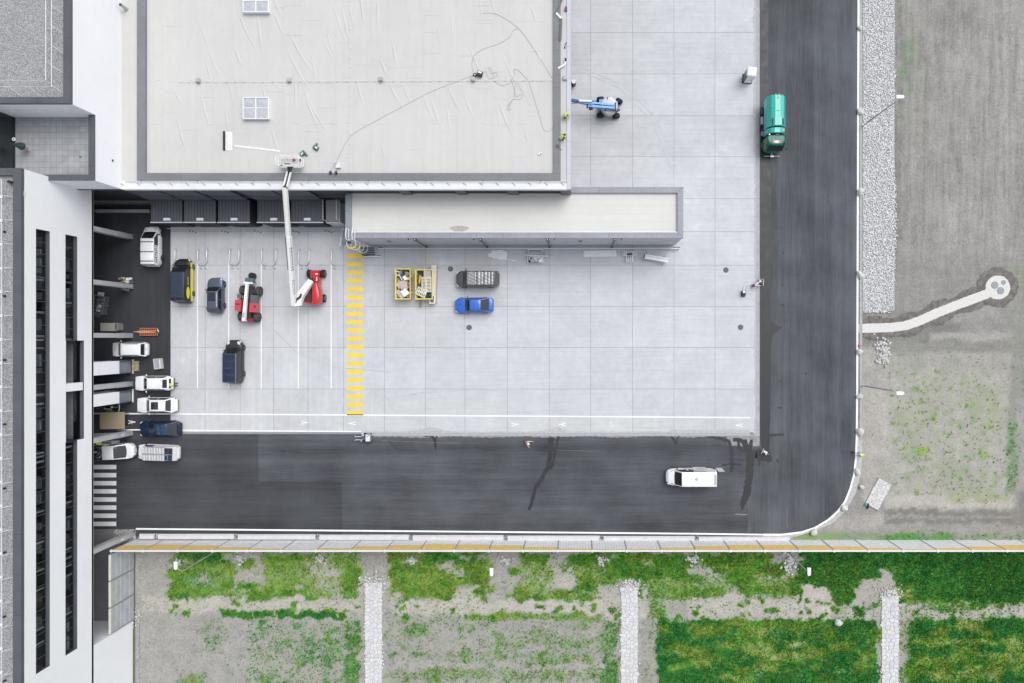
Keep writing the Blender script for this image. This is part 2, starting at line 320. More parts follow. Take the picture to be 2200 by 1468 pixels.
def field(name, x0, x1, y0, y1, spec, step=4.0, zb=-0.03):
    xs = np.arange(x0, x1 + step, step); ys = np.arange(y0, y1 + step, step); XX, YY = np.meshgrid(xs, ys)
    ch = cover(XX, YY, spec); z = zb - 0.05 + (fbm(XX, YY, 1 / 12, 61) - .5) * .10 + (fbm(XX, YY, 1 / 60, 71) - .5) * .10 + np.clip(ch[0] - .4, 0, 1) * .05
    edge = np.minimum.reduce([XX - x0, x1 - XX, YY - y0, y1 - YY]); z = np.minimum(z, zb)
    co = np.stack([(XX - NX) * CAM_H / F, (NY - YY) * CAM_H / F, z], -1).reshape(-1, 3)
    ny, nx = XX.shape; i = np.arange(ny * nx).reshape(ny, nx)
    q = np.stack([i[1:, :-1], i[1:, 1:], i[:-1, 1:], i[:-1, :-1]], -1).reshape(-1, 4)
    me = bpy.data.meshes.new(name); me.vertices.add(len(co)); me.vertices.foreach_set('co', co.ravel())
    me.loops.add(q.size); me.loops.foreach_set('vertex_index', q.ravel()); me.polygons.add(len(q))
    me.polygons.foreach_set('loop_start', np.arange(0, q.size, 4)); me.polygons.foreach_set('loop_total', np.full(len(q), 4))
    me.update(calc_edges=True)
    at = me.attributes.new('cover', 'FLOAT_COLOR', 'POINT')
    at.data.foreach_set('color', np.stack([ch[0].ravel(), ch[1].ravel(), ch[2].ravel(), np.ones(ch[0].size)], -1).ravel())
    me.materials.append(M_field); me.polygons.foreach_set('use_smooth', np.ones(len(q), bool))
    o = bpy.data.objects.new(name, me); C.objects.link(o); return tag(o, kind='structure')
field('field', 290, 2500, 1158, 1640, COVER_S)
field('field', 1690, 2700, -300, 1163, COVER_E)

# ---- grass and weeds as tufts of blades
gg = NG('grass_blade'); A = gg.attr('tint')
nb = gg.noise(gg.pos(), 1.2, 3)
M_grass = gg.out(gg.mul(A.outputs['Color'], gg.rng(nb, 0.3, 0.7, 0.75, 1.25)), 0.7, 0, 0.25)
M_grass.node_tree.nodes['Principled BSDF'].inputs['Transmission Weight'].default_value = 0.0
def tufts(name, x0, x1, y0, y1, spec, n, avoid=()):
    px = RNG.uniform(x0, x1, n); py = RNG.uniform(y0, y1, n); ch = cover(px, py, spec)
    keep = RNG.random(n) < np.clip(ch[0], 0, 1) ** 1.6
    for a in avoid: keep &= ~((px > a[0]) & (px < a[1]) & (py > a[2]) & (py < a[3]))
    px, py, dn, hu = px[keep], py[keep], ch[0][keep], ch[1][keep]; n = len(px); nbld = 5
    cx = (px - NX) * CAM_H / F; cy = (NY - py) * CAM_H / F
    ang = RNG.uniform(0, 6.283, (n, nbld)); ln = RNG.uniform(.04, .13, (n, nbld)) * (.7 + .6 * dn[:, None]); hz = RNG.uniform(.04, .16, (n, nbld)) * (.6 + dn[:, None])
    wd = RNG.uniform(.025, .055, (n, nbld)); dx, dy = np.cos(ang), np.sin(ang)
    ox = RNG.normal(0, .045, (n, nbld)); oy = RNG.normal(0, .045, (n, nbld))
    bx, by = cx[:, None] + ox, cy[:, None] + oy; z0 = np.full((n, nbld), -0.10)
    v = np.stack([np.stack([bx - dy * wd, by + dx * wd, z0], -1), np.stack([bx + dy * wd, by - dx * wd, z0], -1),
                  np.stack([bx + dx * ln, by + dy * ln, z0 + .05 + hz], -1)], 2).reshape(-1, 3)
    olive, mid, deep = np.array([.28, .36, .08]), np.array([.125, .29, .038]), np.array([.028, .205, .045])
    h = np.clip(hu + RNG.normal(0, .12, n), 0, 1)[:, None]
    col = np.where(h < .5, olive + (mid - olive) * h * 2, mid + (deep - mid) * (h - .5) * 2) * RNG.uniform(.55, 1.45, (n, 1))
    dry = RNG.random(n) < .02; col[dry] = np.array([.36, .33, .20])
    col = np.repeat(col, nbld * 3, 0); m = len(v)
    me = bpy.data.meshes.new(name); me.vertices.add(m); me.vertices.foreach_set('co', v.ravel())
    me.loops.add(m); me.loops.foreach_set('vertex_index', np.arange(m)); me.polygons.add(m // 3)
    me.polygons.foreach_set('loop_start', np.arange(0, m, 3)); me.polygons.foreach_set('loop_total', np.full(m // 3, 3)); me.update(calc_edges=True)
    at = me.attributes.new('tint', 'FLOAT_COLOR', 'POINT'); at.data.foreach_set('color', np.concatenate([col, np.ones((m, 1))], 1).ravel())
    me.materials.append(M_grass); o = bpy.data.objects.new(name, me); C.objects.link(o); return o
PATHS = [(784, 822, 1252, 1640), (1334, 1371, 1258, 1640), (1893, 1932, 1262, 1640)]
tag(tufts('grass', 300, 2350, 1186, 1560, COVER_S, 200000, PATHS), 'green grass and weeds growing south of the noise barrier', 'grass', kind='stuff')
tag(tufts('weeds', 1870, 2300, 760, 1160, COVER_E, 7000), 'sparse low weeds on the bare field east of the road', 'weeds', kind='stuff')

# ---- roads
def poly(pts, h=0): return [P(x, y, h)[:2] for x, y in pts]
curve = [(1840, 960), (1838, 1000), (1831, 1040), (1815, 1080), (1793, 1108), (1762, 1130), (1722, 1145), (1680, 1149)]
mb = MB()
mb.sheet(poly([(1607, -500), (1847, -500), (1844, 900)] + curve[1:] + [(1607, 1152)]), Z_ROAD, 0)
mb.rect(PX(200), PX(1607), PY(1153), PY(925), Z_ROAD, 1)
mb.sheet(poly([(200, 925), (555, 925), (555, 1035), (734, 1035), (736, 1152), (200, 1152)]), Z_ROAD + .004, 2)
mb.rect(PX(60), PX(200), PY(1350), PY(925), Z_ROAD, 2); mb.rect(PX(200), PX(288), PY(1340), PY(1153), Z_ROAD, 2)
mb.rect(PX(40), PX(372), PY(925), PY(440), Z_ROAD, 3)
# damp band beside the slab and slurry stains
mb.sheet(poly([(1635, -200), (1650, -200), (1651, 200), (1657, 420), (1655, 690), (1672, 700), (1682, 703), (1672, 711), (1660, 720), (1656, 760), (1655, 900), (1653, 935), (1680, 932), (1684, 936), (1655, 938), (1652, 965), (1660, 990), (1650, 995), (1640, 985), (1633, 940)]), Z_ROAD + .004, 4)
st = [([(1187, 940), (1184, 960), (1181, 985), (1176, 1006), (1164, 1028), (1152, 1046), (1146, 1064), (1142, 1084), (1135, 1096)], [.45, .4, .4, .38, .4, .36, .3, .3, .22]),
      ([(1200, 938), (1197, 955), (1190, 985), (1184, 1008)], [.3, .25, .25, .3]), ([(1180, 942), (1180, 965), (1182, 1000)], [.25, .22, .2]),
      ([(904, 934), (915, 938), (926, 936), (934, 946), (936, 966)], [.12, .16, .2, .24, .18]), ([(940, 935), (935, 945), (937, 955)], [.1, .15, .2]),
      ([(1440, 938), (1447, 942), (1452, 955)], [.15, .2, .25]), ([(1460, 937), (1454, 942), (1453, 954)], [.12, .15, .2]),
      ([(1520, 938), (1548, 943), (1566, 948), (1572, 970), (1573, 1000), (1571, 1015)], [.12, .25, .35, .42, .42, .2]),
      ([(1575, 945), (1590, 945), (1600, 955), (1612, 975), (1611, 1000), (1609, 1030), (1605, 1060), (1597, 1078), (1593, 1096)], [.4, .35, .5, .75, .7, .72, .75, .55, .2]),
      ([(1586, 943), (1587, 962), (1600, 972)], [.3, .3, .3]), ([(1600, 945), (1604, 960)], [.3, .35]), ([(1614, 945), (1612, 965)], [.3, .35]),
      ([(1552, 1000), (1570, 997), (1595, 998)], [.15, .2, .15]), ([(1612, 978), (1628, 975), (1636, 985), (1658, 990)], [.6, .8, .5, .2]), ([(1630, 985), (1632, 1000)], [.25, .2]), ([(1652, 936), (1668, 935), (1684, 933)], [.3, .2, .12]),
      ([(835, 945), (842, 955), (850, 962), (858, 972)], [.03, .05, .06, .04])]
for k, (pp, ww) in enumerate(st):
    # refine and roughen the outline
    q = []; wv = []
    for i in range(len(pp) - 1):
        for t in np.linspace(0, 1, 6)[:-1]:
            q.append((pp[i][0] * (1 - t) + pp[i + 1][0] * t + random.uniform(-1, 1), pp[i][1] * (1 - t) + pp[i + 1][1] * t + random.uniform(-.7, .7)))
            wv.append((ww[i] * (1 - t) + ww[i + 1] * t) * random.uniform(1.05, 1.5))
    q.append(pp[-1]); wv.append(ww[-1]); mb.ribbon(poly(q), wv, Z_ROAD + .008 + .0006 * k, 4)
for sx, sy, r in [(1681, 612, .12), (1683, 656, .16), (1679, 656, .10), (1678, 819, .12), (1677, 876, .14), (1671, 876, .1), (1671, 990, .18), (1683, 543, .12), (1732, 803, .12)]:
    c = P(sx, sy); mb.sheet([(c[0] + r * math.cos(a) * random.uniform(.8, 1.2), c[1] + r * 1.3 * math.sin(a)) for a in np.linspace(0, 6.2, 10)[:-1]], Z_ROAD + .006, 4)
# pale slurry wash along the slab edge
for xs, xe, y0, y1 in [(800, 1180, 934, 939.5), (1180, 1560, 934, 939), (1560, 1632, 934, 958)]:
    pts = [(x, y1 + random.uniform(-1.3, 1.0) + 1.2 * math.sin(x / 23)) for x in np.arange(xe, xs, -4)]
    mb.sheet(poly([(xs, y0), (xe, y0)] + pts), Z_ROAD + .0035, 5)
for x0, x1, y, ww in [(1580, 1605, 1105, .10), (820, 990, 947, .02), (1195, 1275, 967, .02)]:
    pts = [(x, y + (x - x0) * .035 + random.uniform(-.5, .5)) for x in np.linspace(x0, x1, 12)]; mb.ribbon(poly(pts), ww, Z_ROAD + .021, 5)
for x, y0, y1 in [(1691, 1090, 1135)]:
    mb.ribbon(poly([(x + random.uniform(-.6, .6), y) for y in np.linspace(y0, y1, 10)]), .025, Z_ROAD + .005, 5)
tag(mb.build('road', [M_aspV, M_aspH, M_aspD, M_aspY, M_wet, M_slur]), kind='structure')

# ---- concrete yard, cast bay by bay
g = NG('brushed_concrete'); A = g.attr('tone'); tn = A.outputs['Fac']; dr = g.attr('dirn').outputs['Fac']
sA = g.noise(g.pos((1, 0.03, 1)), 3.0, 4, 0.7); sB = g.noise(g.pos((0.03, 1, 1)), 3.0, 4, 0.7)
b1 = g.noise(g.pos(), 0.25, 5, 0.65); b2 = g.noise(g.pos(), 1.3, 4, 0.65); b3 = g.noise(g.pos(), 16, 2)
m_ = g.n('Mix'); g.L(dr, m_.inputs[0]); g.L(sA, m_.inputs[2]); g.L(sB, m_.inputs[3])
f = g.math('ADD', g.rng(m_.outputs[0], .25, .75, .93, 1.06), g.rng(b1, .3, .7, -.075, .07)); f = g.math('ADD', f, g.rng(b2, .3, .7, -.055, .045)); f = g.math('ADD', f, g.rng(b3, .25, .75, -.03, .03))
spk = g.noise(g.pos(), 5, 2); f = g.math('SUBTRACT', f, g.rng(spk, .74, .8, 0, .16))
wp = g.math('MULTIPLY', g.rng(b1, .58, .72, 0, 1), g.rng(b2, .5, .62, 0, .10)); f = g.math('ADD', f, wp)
f = g.math('MULTIPLY', f, tn)
M_conc = g.out(g.mul((0.508, 0.518, 0.541), f), 0.85, 0, 0.3)
M_joint = paint('joint_seal', (0.25, 0.255, 0.27), 0.9, obj=False)
jx = [367, 441, 516, 588, 662, 738, 826, 914, 999, 1090, 1180, 1269, 1359, 1448, 1536, 1632]
jy = [-500, -410, -284, -196, -107, -18, 70.5, 159, 249, 337, 427, 498, 570, 659, 747, 836, 929]
mb = MB(); tones = []; dirs = []
mb.rect(PX(366), PX(1632), PY(933), PY(-500), Z_CON, 1); tones += [1]; dirs += [0]
for i in range(len(jx) - 1):
    for j in range(len(jy) - 1):
        gp = .022; mb.rect(PX(jx[i]) + gp, PX(jx[i + 1]) - gp, PY(jy[j + 1]) + gp, PY(jy[j]) - gp, Z_SLAB, 0)
        t = random.uniform(.955, 1.035)
        if jy[j] < 250 and jx[i] < 1440: t *= .985
        tones.append(t); dirs.append(1.0 if jx[i] > 1080 or (jx[i] > 800 and jy[j] > 560) else random.choice([0, 0, .25]))
M_trk = paint('tyre_scuff', (0.455, 0.47, 0.50), .85, var=.12, scale=1.2, obj=False); M_rst = paint('rust_wash', (0.50, 0.475, 0.44), .85, var=.12, scale=1.2, obj=False)
def track(pts, ww, mi, k=0):
    q_ = []
    for i in range(len(pts) - 1):
        for t_ in np.linspace(0, 1, 8)[:-1]: q_.append((pts[i][0] * (1 - t_) + pts[i + 1][0] * t_ + random.uniform(-.25, .25), pts[i][1] * (1 - t_) + pts[i + 1][1] * t_))
    mb.ribbon(poly(q_ + [pts[-1]]), [ww * random.uniform(.6, 1.1) for _ in range(len(q_) + 1)], Z_SLAB + .0012 + k * .0003, mi); tones.extend([1] * len(q_)); dirs.extend([0] * len(q_))
for k, x in enumerate((526, 533, 541, 549)): track([(x, 536), (x + .6, 552), (x, 571)], .32, 2, k)
for k, (x, y0, y1) in enumerate(((403, 488, 560), (419, 488, 575), (421, 500, 540))): track([(x, y0), (x + 1, (y0 + y1) / 2), (x, y1)], .18, 3, k)
for k, pp in enumerate(([(800, 585), (850, 572), (905, 568), (960, 572)], [(800, 592), (850, 578), (905, 574), (965, 579)], [(820, 860), (900, 845), (1000, 838), (1120, 836)], [(1240, 150), (1330, 190), (1400, 260), (1440, 360)], [(1250, 146), (1338, 184), (1410, 255), (1452, 360)], [(580, 700), (640, 760), (720, 790), (840, 800)])): track(pp, .16, 2, k + 4)
for k in range(60): 
    x, y = random.uniform(380, 1600), random.uniform(500, 915); s = random.uniform(.03, .12); c = P(x, y); mb.sheet([(c[0] + s * math.cos(a) * random.uniform(.6, 1.4), c[1] + s * math.sin(a) * random.uniform(.6, 1.4)) for a in np.linspace(0, 6.2, 9)[:-1]], Z_SLAB + .0035, 2); tones.append(1); dirs.append(0)
o = mb.build('yard', [M_conc, M_joint, M_trk, M_rst])
for nm, arr in (('tone', tones), ('dirn', dirs)):
    at = o.data.attributes.new(nm, 'FLOAT', 'FACE'); at.data.foreach_set('value', arr)
tag(o, kind='structure')
# ragged mortar strip round the yard edge, water gutter
mb = MB()
top = [(x, 928.5 - max(0, 9 * math.exp(-((x - 925) / 30) ** 2)) - max(0, 10 * math.exp(-((x - 1195) / 22) ** 2)) - (4 if x > 1440 else 0) - random.uniform(0, 2.2)) for x in np.arange(776, 1612, 3.5)]
mb.sheet(poly(top + [(1612, 935), (776, 935)]), Z_SLAB + .004, 0)
yy_ = np.arange(-60, 934, 3.0); wv_ = fbm(yy_, yy_ * 0, 1 / 40, 91)
e = [(1616 + 9 * float(wv_[i]) + ((y - 900) * -.1 if y > 900 else 0) + random.uniform(-1.2, 1.2), float(y)) for i, y in enumerate(yy_)]
mb.sheet(poly(e + [(1624, 934), (1624, -60)]), Z_SLAB + .004, 0)
mb.rect(PX(1624), PX(1632), PY(935), PY(-300), Z_SLAB + .005, 1)
mb.rect(PX(800), PX(1632), PY(937), PY(934), Z_SLAB + .006, 1)
for k in range(240):
    x = random.uniform(785, 1600); s = random.uniform(.02, .07); c = P(x, 932 + random.uniform(-3, 4)); mb.box((c[0], c[1], Z_SLAB + .01), (s * 1.5, s, .04), random.uniform(0, 3), random.choice([0, 1]))
M_dark_line = M_joint
mb.rect(PX(800), PX(1625), PY(932.4), PY(931.6), Z_SLAB + .0085, 2)
tag(mb.build('pavement_edge', [M_mort, M_kerb, M_joint]), kind='structure')

# ---- road markings
mb = MB(); zm = Z_MARK
for k in range(21):
    yc = 532.6 + 17.75 * k; mb.rect(PX(745), PX(780.5), PY(yc + 4.7), PY(yc - 4.5), zm, 1)
for x, y0 in [(424.5, 548), (491.5, 548), (561.5, 548), (641, 548), (711.5, 548)]:
    mb.rect(PX(x - 1.1), PX(x + 1.1), PY(835), PY(y0), zm, 0)
mb.ribbon(poly([(200, 888.5), (700, 891.5), (1612, 897.5)]), .16, zm, 0)
mb.ribbon(poly([(250, 923.4), (776, 927.5)]), .15, zm + .001, 0)
for yc in (1003.5, 1021, 1038.3, 1055.8, 1073.3, 1090.7, 1108.2, 1125.7): mb.rect(PX(150), PX(250), PY(yc + 4.8), PY(yc - 4.6), zm, 0)
mb.ribbon(poly([(292, 1136.5), (1000, 1142.5), (1500, 1147), (1640, 1149)]), .20, zm, 0)
mb.ribbon(poly([(1640, 1149), (1680, 1149), (1722, 1144), (1752, 1134), (1780, 1117), (1800, 1099), (1816, 1077), (1827, 1050), (1835, 1020), (1839, 985), (1840.5, 940), (1841.5, 850), (1845.5, -300)]), .24, zm + .001, 0)
def man(px, py, rot, s=1.0):
    c = P(px, py); ca, sa = math.cos(rot), math.sin(rot)
    for poly_ in ([(.27, .085), (.27, -.085), (.44, -.085), (.44, .085)], [(-.02, .07), (-.02, -.07), (.24, -.08), (.24, .08)],
                  [(.22, .05), (.16, .09), (.0, .26), (-.03, .20)], [(.22, -.05), (.16, -.09), (.0, -.26), (-.03, -.20)],
                  [(.0, .08), (.0, 0), (-.40, .14), (-.38, .25)], [(.0, -.08), (.0, 0), (-.40, -.14), (-.38, -.25)]):
        mb.sheet([(c[0] + (x * ca - y * sa) * s, c[1] + (x * sa + y * ca) * s) for x, y in poly_], zm + .004, 0)
for px, py, rt in [(283, 907, 0), (653, 908, 0), (757, 910, math.pi), (1106, 912, 0), (1209, 912, math.pi), (1589, 914, math.pi)]: man(px, py, rt)
tag(mb.build('road_markings', [M_white, M_yell]), kind='structure')

# ---- kerb along the road edge, gravel bed, pale gravel path
mb = MB()
for y in np.arange(-300, 940, 17.8): mb.bx(PX(1846.5), PX(1852.5), PY(y + 17.6), PY(y), -.25, .02)
tag(mb.build('kerb', M_kerb), kind='structure')
mb = MB(); mb.sheet(poly([(1840, 925), (1853, 925), (1853, 980), (1850, 1020), (1838, 1062), (1815, 1100), (1790, 1124), (1750, 1142), (1700, 1156), (1640, 1158), (1640, 1148), (1690, 1149), (1735, 1140), (1780, 1115), (1815, 1078), (1836, 1010)]), -.012)
mb.rect(PX(190), PX(288), PY(1345), PY(1137), .008, 1); tag(mb.build('pavement', [M_mort, paint('brightened_passage_paving', (.17, .172, .178), .9, var=.15, scale=1, obj=False)]), kind='structure')  # grey paving whose pale colour also makes up for missing light in the passage

M_stone = None
g = NG('white_stone'); A = g.attr('tint'); n_ = g.noise(g.pos(), 6, 3)
M_stone = g.out(g.mul(A.outputs['Color'], g.rng(n_, .3, .7, .85, 1.12)), 0.9)
def stones(name, pts, rad, zc, base=(0.62, 0.62, 0.63), var=.28):
    """many small angular stones in one mesh"""
    ico = bmesh.new(); bmesh.ops.create_icosphere(ico, subdivisions=1, radius=1); iv = np.array([v.co[:] for v in ico.verts]); 
    ifc = np.array([[v.index for v in f.verts] for f in ico.faces]); ico.free()
    n = len(pts); pts = np.array(pts); rad = np.array(rad)
    sc = rad[:, None] * RNG.uniform(.65, 1.25, (n, 3)); sc[:, 2] *= .75
    a = RNG.uniform(0, 6.28, n); V = iv[None] * sc[:, None, :] * RNG.uniform(.82, 1.15, (n, len(iv), 1))
    x = V[..., 0] * np.cos(a)[:, None] - V[..., 1] * np.sin(a)[:, None]; y = V[..., 0] * np.sin(a)[:, None] + V[..., 1] * np.cos(a)[:, None]
    V = np.stack([x + pts[:, :1], y + pts[:, 1:2], V[..., 2] + np.asarray(zc).reshape(-1, 1)], -1).reshape(-1, 3)
    Fc = (ifc[None] + (np.arange(n) * len(iv))[:, None, None]).reshape(-1, 3); m = Fc.size
    me = bpy.data.meshes.new(name); me.vertices.add(len(V)); me.vertices.foreach_set('co', V.ravel())
    me.loops.add(m); me.loops.foreach_set('vertex_index', Fc.ravel()); me.polygons.add(m // 3)
    me.polygons.foreach_set('loop_start', np.arange(0, m, 3)); me.polygons.foreach_set('loop_total', np.full(m // 3, 3)); me.update(calc_edges=True)
    col = np.repeat(np.array(base)[None] * RNG.uniform(1 - var, 1 + var, (n, 1)) * np.array([1, 1, 1]) , len(iv), 0)
    at = me.attributes.new('tint', 'FLOAT_COLOR', 'POINT'); at.data.foreach_set('color', np.concatenate([np.clip(col, 0, .9), np.ones((len(col), 1))], 1).ravel())
    me.materials.append(M_stone); o = bpy.data.objects.new(name, me); C.objects.link(o); return o
mb = MB(); mb.rect(PX(1853), PX(1922), PY(668), PY(-300), -.02); tag(mb.build('gravel_bed', paint('gravel_bed', (0.42, 0.42, 0.43), .95, var=.4, scale=3, obj=False)), kind='structure')
gx = []; gr_ = []
for k in range(21000):
    y = random.uniform(-250, 672); xe = 1922 + 4 * math.sin(y / 60) - (5 if y < 150 else 0); x = random.uniform(1853.5, xe + random.gauss(0, 1.5))
    gx.append(P(x, y)[:2]); gr_.append(random.uniform(.04, .105))
tag(stones('gravel', gx, gr_, [.02] * len(gx), (0.60, 0.605, 0.615), .24), 'bed of coarse white stones along the road', 'gravel', kind='stuff')

cl = [(1845, 706), (1880, 705), (1915, 704), (1945, 700), (1975, 690), (2010, 674), (2050, 658), (2090, 643), (2120, 632), (2142, 620)]
def wob(pts, wd, step=2.5, jit=.05):
    q = []; 
    for i in range(len(pts) - 1):
        n = max(2, int(math.hypot(pts[i + 1][0] - pts[i][0], pts[i + 1][1] - pts[i][1]) / step))
        for t in np.linspace(0, 1, n, endpoint=False): q.append((pts[i][0] * (1 - t) + pts[i + 1][0] * t, pts[i][1] * (1 - t) + pts[i + 1][1] * t))
    q.append(pts[-1]); return q, [wd * random.uniform(1 - jit, 1 + jit) for _ in q]
M_pale = paint('pale_grit', (0.60, 0.60, 0.575), .95, var=.12, scale=4, obj=False)
M_dsoil = paint('dark_turned_soil', (0.165, 0.152, 0.138), .95, var=.45, scale=1.6, obj=False)
mb = MB(); q, ww = wob(cl, 2.9, jit=.12); mb.ribbon(poly(q), [v * (.7 + .3 * math.sin(i / 9) ** 2) for i, v in enumerate(ww)], -.012, 0)
c = P(2143, 617); mb.sheet([(c[0] + (2.55 + random.uniform(-.18, .18)) * math.cos(a), c[1] + (2.35 + random.uniform(-.2, .2)) * math.sin(a)) for a in np.linspace(0, 6.283, 50)[:-1]], -.010, 0)
tag(mb.build('soil_border', M_dsoil), kind='structure')
mb = MB(); q, ww = wob(cl, 1.1, jit=.05); mb.ribbon(poly(q), ww, .0, 0)
c = P(2145, 618); mb.sheet([(c[0] + (1.55 + random.uniform(-.05, .05)) * math.cos(a) * (.92 if math.cos(a) > 0 else 1), c[1] + (1.45 + random.uniform(-.06, .06)) * math.sin(a)) for a in np.linspace(0, 6.283, 60)[:-1]], .004, 0)
tag(mb.build('path', M_pale), kind='structure')

# ---- flagstone paths: Voronoi slabs clipped from a jittered lattice
def voro(cells, x0, x1, y0, y1):
    out = []
    for i, s in enumerate(cells):
        pl = [(x0, y0), (x1, y0), (x1, y1), (x0, y1)]
        for j, t in enumerate(cells):
            if i == j or abs(t[0] - s[0]) + abs(t[1] - s[1]) > 3: continue
            mx, my, dx, dy = (s[0] + t[0]) / 2, (s[1] + t[1]) / 2, t[0] - s[0], t[1] - s[1]; nq = []
            for k in range(len(pl)):
                a, b = pl[k], pl[(k + 1) % len(pl)]; da = (a[0] - mx) * dx + (a[1] - my) * dy; db = (b[0] - mx) * dx + (b[1] - my) * dy
                if da <= 0: nq.append(a)
                if da * db < 0: u = da / (da - db); nq.append((a[0] + (b[0] - a[0]) * u, a[1] + (b[1] - a[1]) * u))
            pl = nq
            if len(pl) < 3: break
        if len(pl) >= 3: out.append((s, pl))
    return out
M_flag = [paint('flagstone_%s' % n, c, .9, var=.14, scale=2, obj=False) for n, c in (('pale', (.60, .60, .61)), ('grey', (.54, .545, .555)), ('warm', (.57, .565, .55)))]
M_grout = paint('grout', (.40, .40, .405), .95, var=.2, obj=False)
def flagpath(x0, x1, y0, y1, cell=.46, z=.0, name='path', tf=None, kind='structure'):
    cells = []; nx = max(2, round((x1 - x0) / cell)); ny = max(2, round((y1 - y0) / cell))
    for i in range(nx):
        for j in range(ny): cells.append((x0 + (i + .5 + random.uniform(-.42, .42)) * (x1 - x0) / nx, y0 + (j + .5 + random.uniform(-.42, .42)) * (y1 - y0) / ny))
    mb = MB(); mb.bx(x0 - .02, x1 + .02, y0, y1, z - .2, z, 3)
    for s, pl in voro(cells, x0 - random.uniform(0, .06), x1 + random.uniform(0, .06), y0, y1):
        cx = sum(p[0] for p in pl) / len(pl); cy = sum(p[1] for p in pl) / len(pl); sh = .91
        pl = [(p[0] + (random.uniform(-.10, .07) if abs(p[0] - x0) < .08 else random.uniform(-.07, .10) if abs(p[0] - x1) < .08 else 0), p[1]) for p in pl]
        pl = [(cx + (p[0] - cx) * sh + random.uniform(-.008, .008), cy + (p[1] - cy) * sh) for p in pl]; h = z + random.uniform(.02, .05)
        inner = [(cx + (p[0] - cx) * .86, cy + (p[1] - cy) * .86) for p in pl]; mi = random.choice([0, 0, 0, 1, 2])
        a = sum(pl[i][0] * pl[(i + 1) % len(pl)][1] - pl[(i + 1) % len(pl)][0] * pl[i][1] for i in range(len(pl)))
        if a < 0: pl, inner = pl[::-1], inner[::-1]
        mb.rings([[(p[0], p[1], z - .01) for p in pl], [(p[0], p[1], h - .012) for p in pl], [(p[0], p[1], h) for p in inner]], mi)
    if tf: mb.v = [tf(v) for v in mb.v]
    return tag(mb.build(name, M_flag + [M_grout]), kind=kind)
flagpath(PX(785), PX(820), PY(1560), PY(1252)); flagpath(PX(1335), PX(1369.5), PY(1560), PY(1262)); flagpath(PX(1895), PX(1930), PY(1560), PY(1280))
def rotz(cx, cy, a):
    ca, sa = math.cos(a), math.sin(a); return lambda v: (cx + v[0] * ca - v[1] * sa, cy + v[0] * sa + v[1] * ca, v[2])
c = P(1887, 1062); flagpath(-.85, .85, -1.75, 1.75, .38, .03, 'stone_chute', rotz(c[0], c[1], R(-28)))
for px, py, sx, sy in [(517, 1203, .8, .5), (688, 1202, .9, .5), (884, 1203, .8, .5), (1087, 1204, .8, .4), (1294, 1203, .8, .6), (1490, 1205, .8, .6), (1697, 1206, 1.0, 1.3), (1898, 752, 1.0, 1.5), (1897, 772, .7, .9), (385, 1208, .5, .4)]:
    n = int(26 * sx * sy * 2.2) + 12; c = P(px, py)
    o = stones('rubble', [(c[0] + random.gauss(0, sx * .42), c[1] + random.gauss(0, sy * .5)) for _ in range(n)], [random.uniform(.08, .24) for _ in range(n)], [.0] * n, (.48, .475, .465), .22)
    tag(o, 'patch of loose pale stones on the bare soil', 'rubble', kind='stuff')
for px, y0, sd in ((802, 1250, 1), (1352, 1260, 2), (1912, 1276, 3)):
    n = 170; rs = random.Random(sd); pp = []
    for k in range(n): x = px + rs.gauss(0, 13); y = y0 + rs.gauss(-2, 7) if k % 3 else y0 + rs.uniform(0, 200); x = x if k % 3 else px + rs.choice([-1, 1]) * rs.gauss(19, 1.6); pp.append(P(x, y)[:2])
    tag(stones('rubble', pp, [rs.uniform(.05, .17) for _ in range(n)], [.0] * n, (.54, .54, .54), .22), 'loose pale stones spilling round the flagstone path', 'rubble', kind='stuff')
o = None
# ================================================================ BUILDINGS
HT, HP, HH, HB, HA, HF = 16.5, 13.1, 9.0, 8.8, 6.3, 6.7    # office roof, terrace parapet, hall, hall soffit, annex, passage soffit
XF, XN = -53.6, -48.9                                       # office facade, projecting block / hall west edge
YE = 15.9                                                   # south edge of hall and terrace
M_rend = paint('white_render', (0.79, 0.80, 0.83), .9, var=.03, scale=.12, obj=False)
M_cop = paint('grey_zinc_coping', (0.092, 0.097, 0.112), .45, var=.10, scale=.5, spec=.4, obj=False)
M_copA = paint('pale_zinc_coping', (0.27, 0.29, 0.33), .5, var=.16, scale=.35, spec=.4, obj=False)
M_clad = paint('anthracite_cladding', (0.045, 0.05, 0.06), .5, var=.15, scale=.5, obj=False)
M_cladL = paint('graphite_panel', (0.10, 0.107, 0.125), .5, var=.12, scale=.5, obj=False)
M_dark = paint('dark_metal', (0.02, 0.021, 0.024), .5)
M_steel = paint('galvanised_steel', (0.46, 0.48, 0.50), .4, 0.6, var=.15, scale=6)
M_wmet = paint('white_metal', (0.76, 0.77, 0.79), .4, var=.06, scale=4)
M_conP = paint('fair_faced_concrete', (0.40, 0.41, 0.425), .85, var=.12, scale=1.0, obj=False)
M_lead = paint('white_gutter_sheet', (0.66, 0.67, 0.69), .55, var=.06, scale=1.2, obj=False)
g = NG('roof_gravel'); v = g.pos(); n_ = g.n('TexVoronoi'); n_.inputs['Scale'].default_value = 13; g.L(v, n_.inputs['Vector'])
sepv = g.n('SeparateColor'); g.L(n_.outputs['Color'], sepv.inputs[0]); big = g.noise(v, .15, 3)
M_rgrav = g.out(g.mul((0.34, 0.345, 0.355), g.math('MULTIPLY', g.rng(sepv.outputs[0], 0, 1, .6, 1.35), g.rng(big, .3, .7, .93, 1.07))), .95); g.bump(n_.outputs['Distance'], .9, .08)
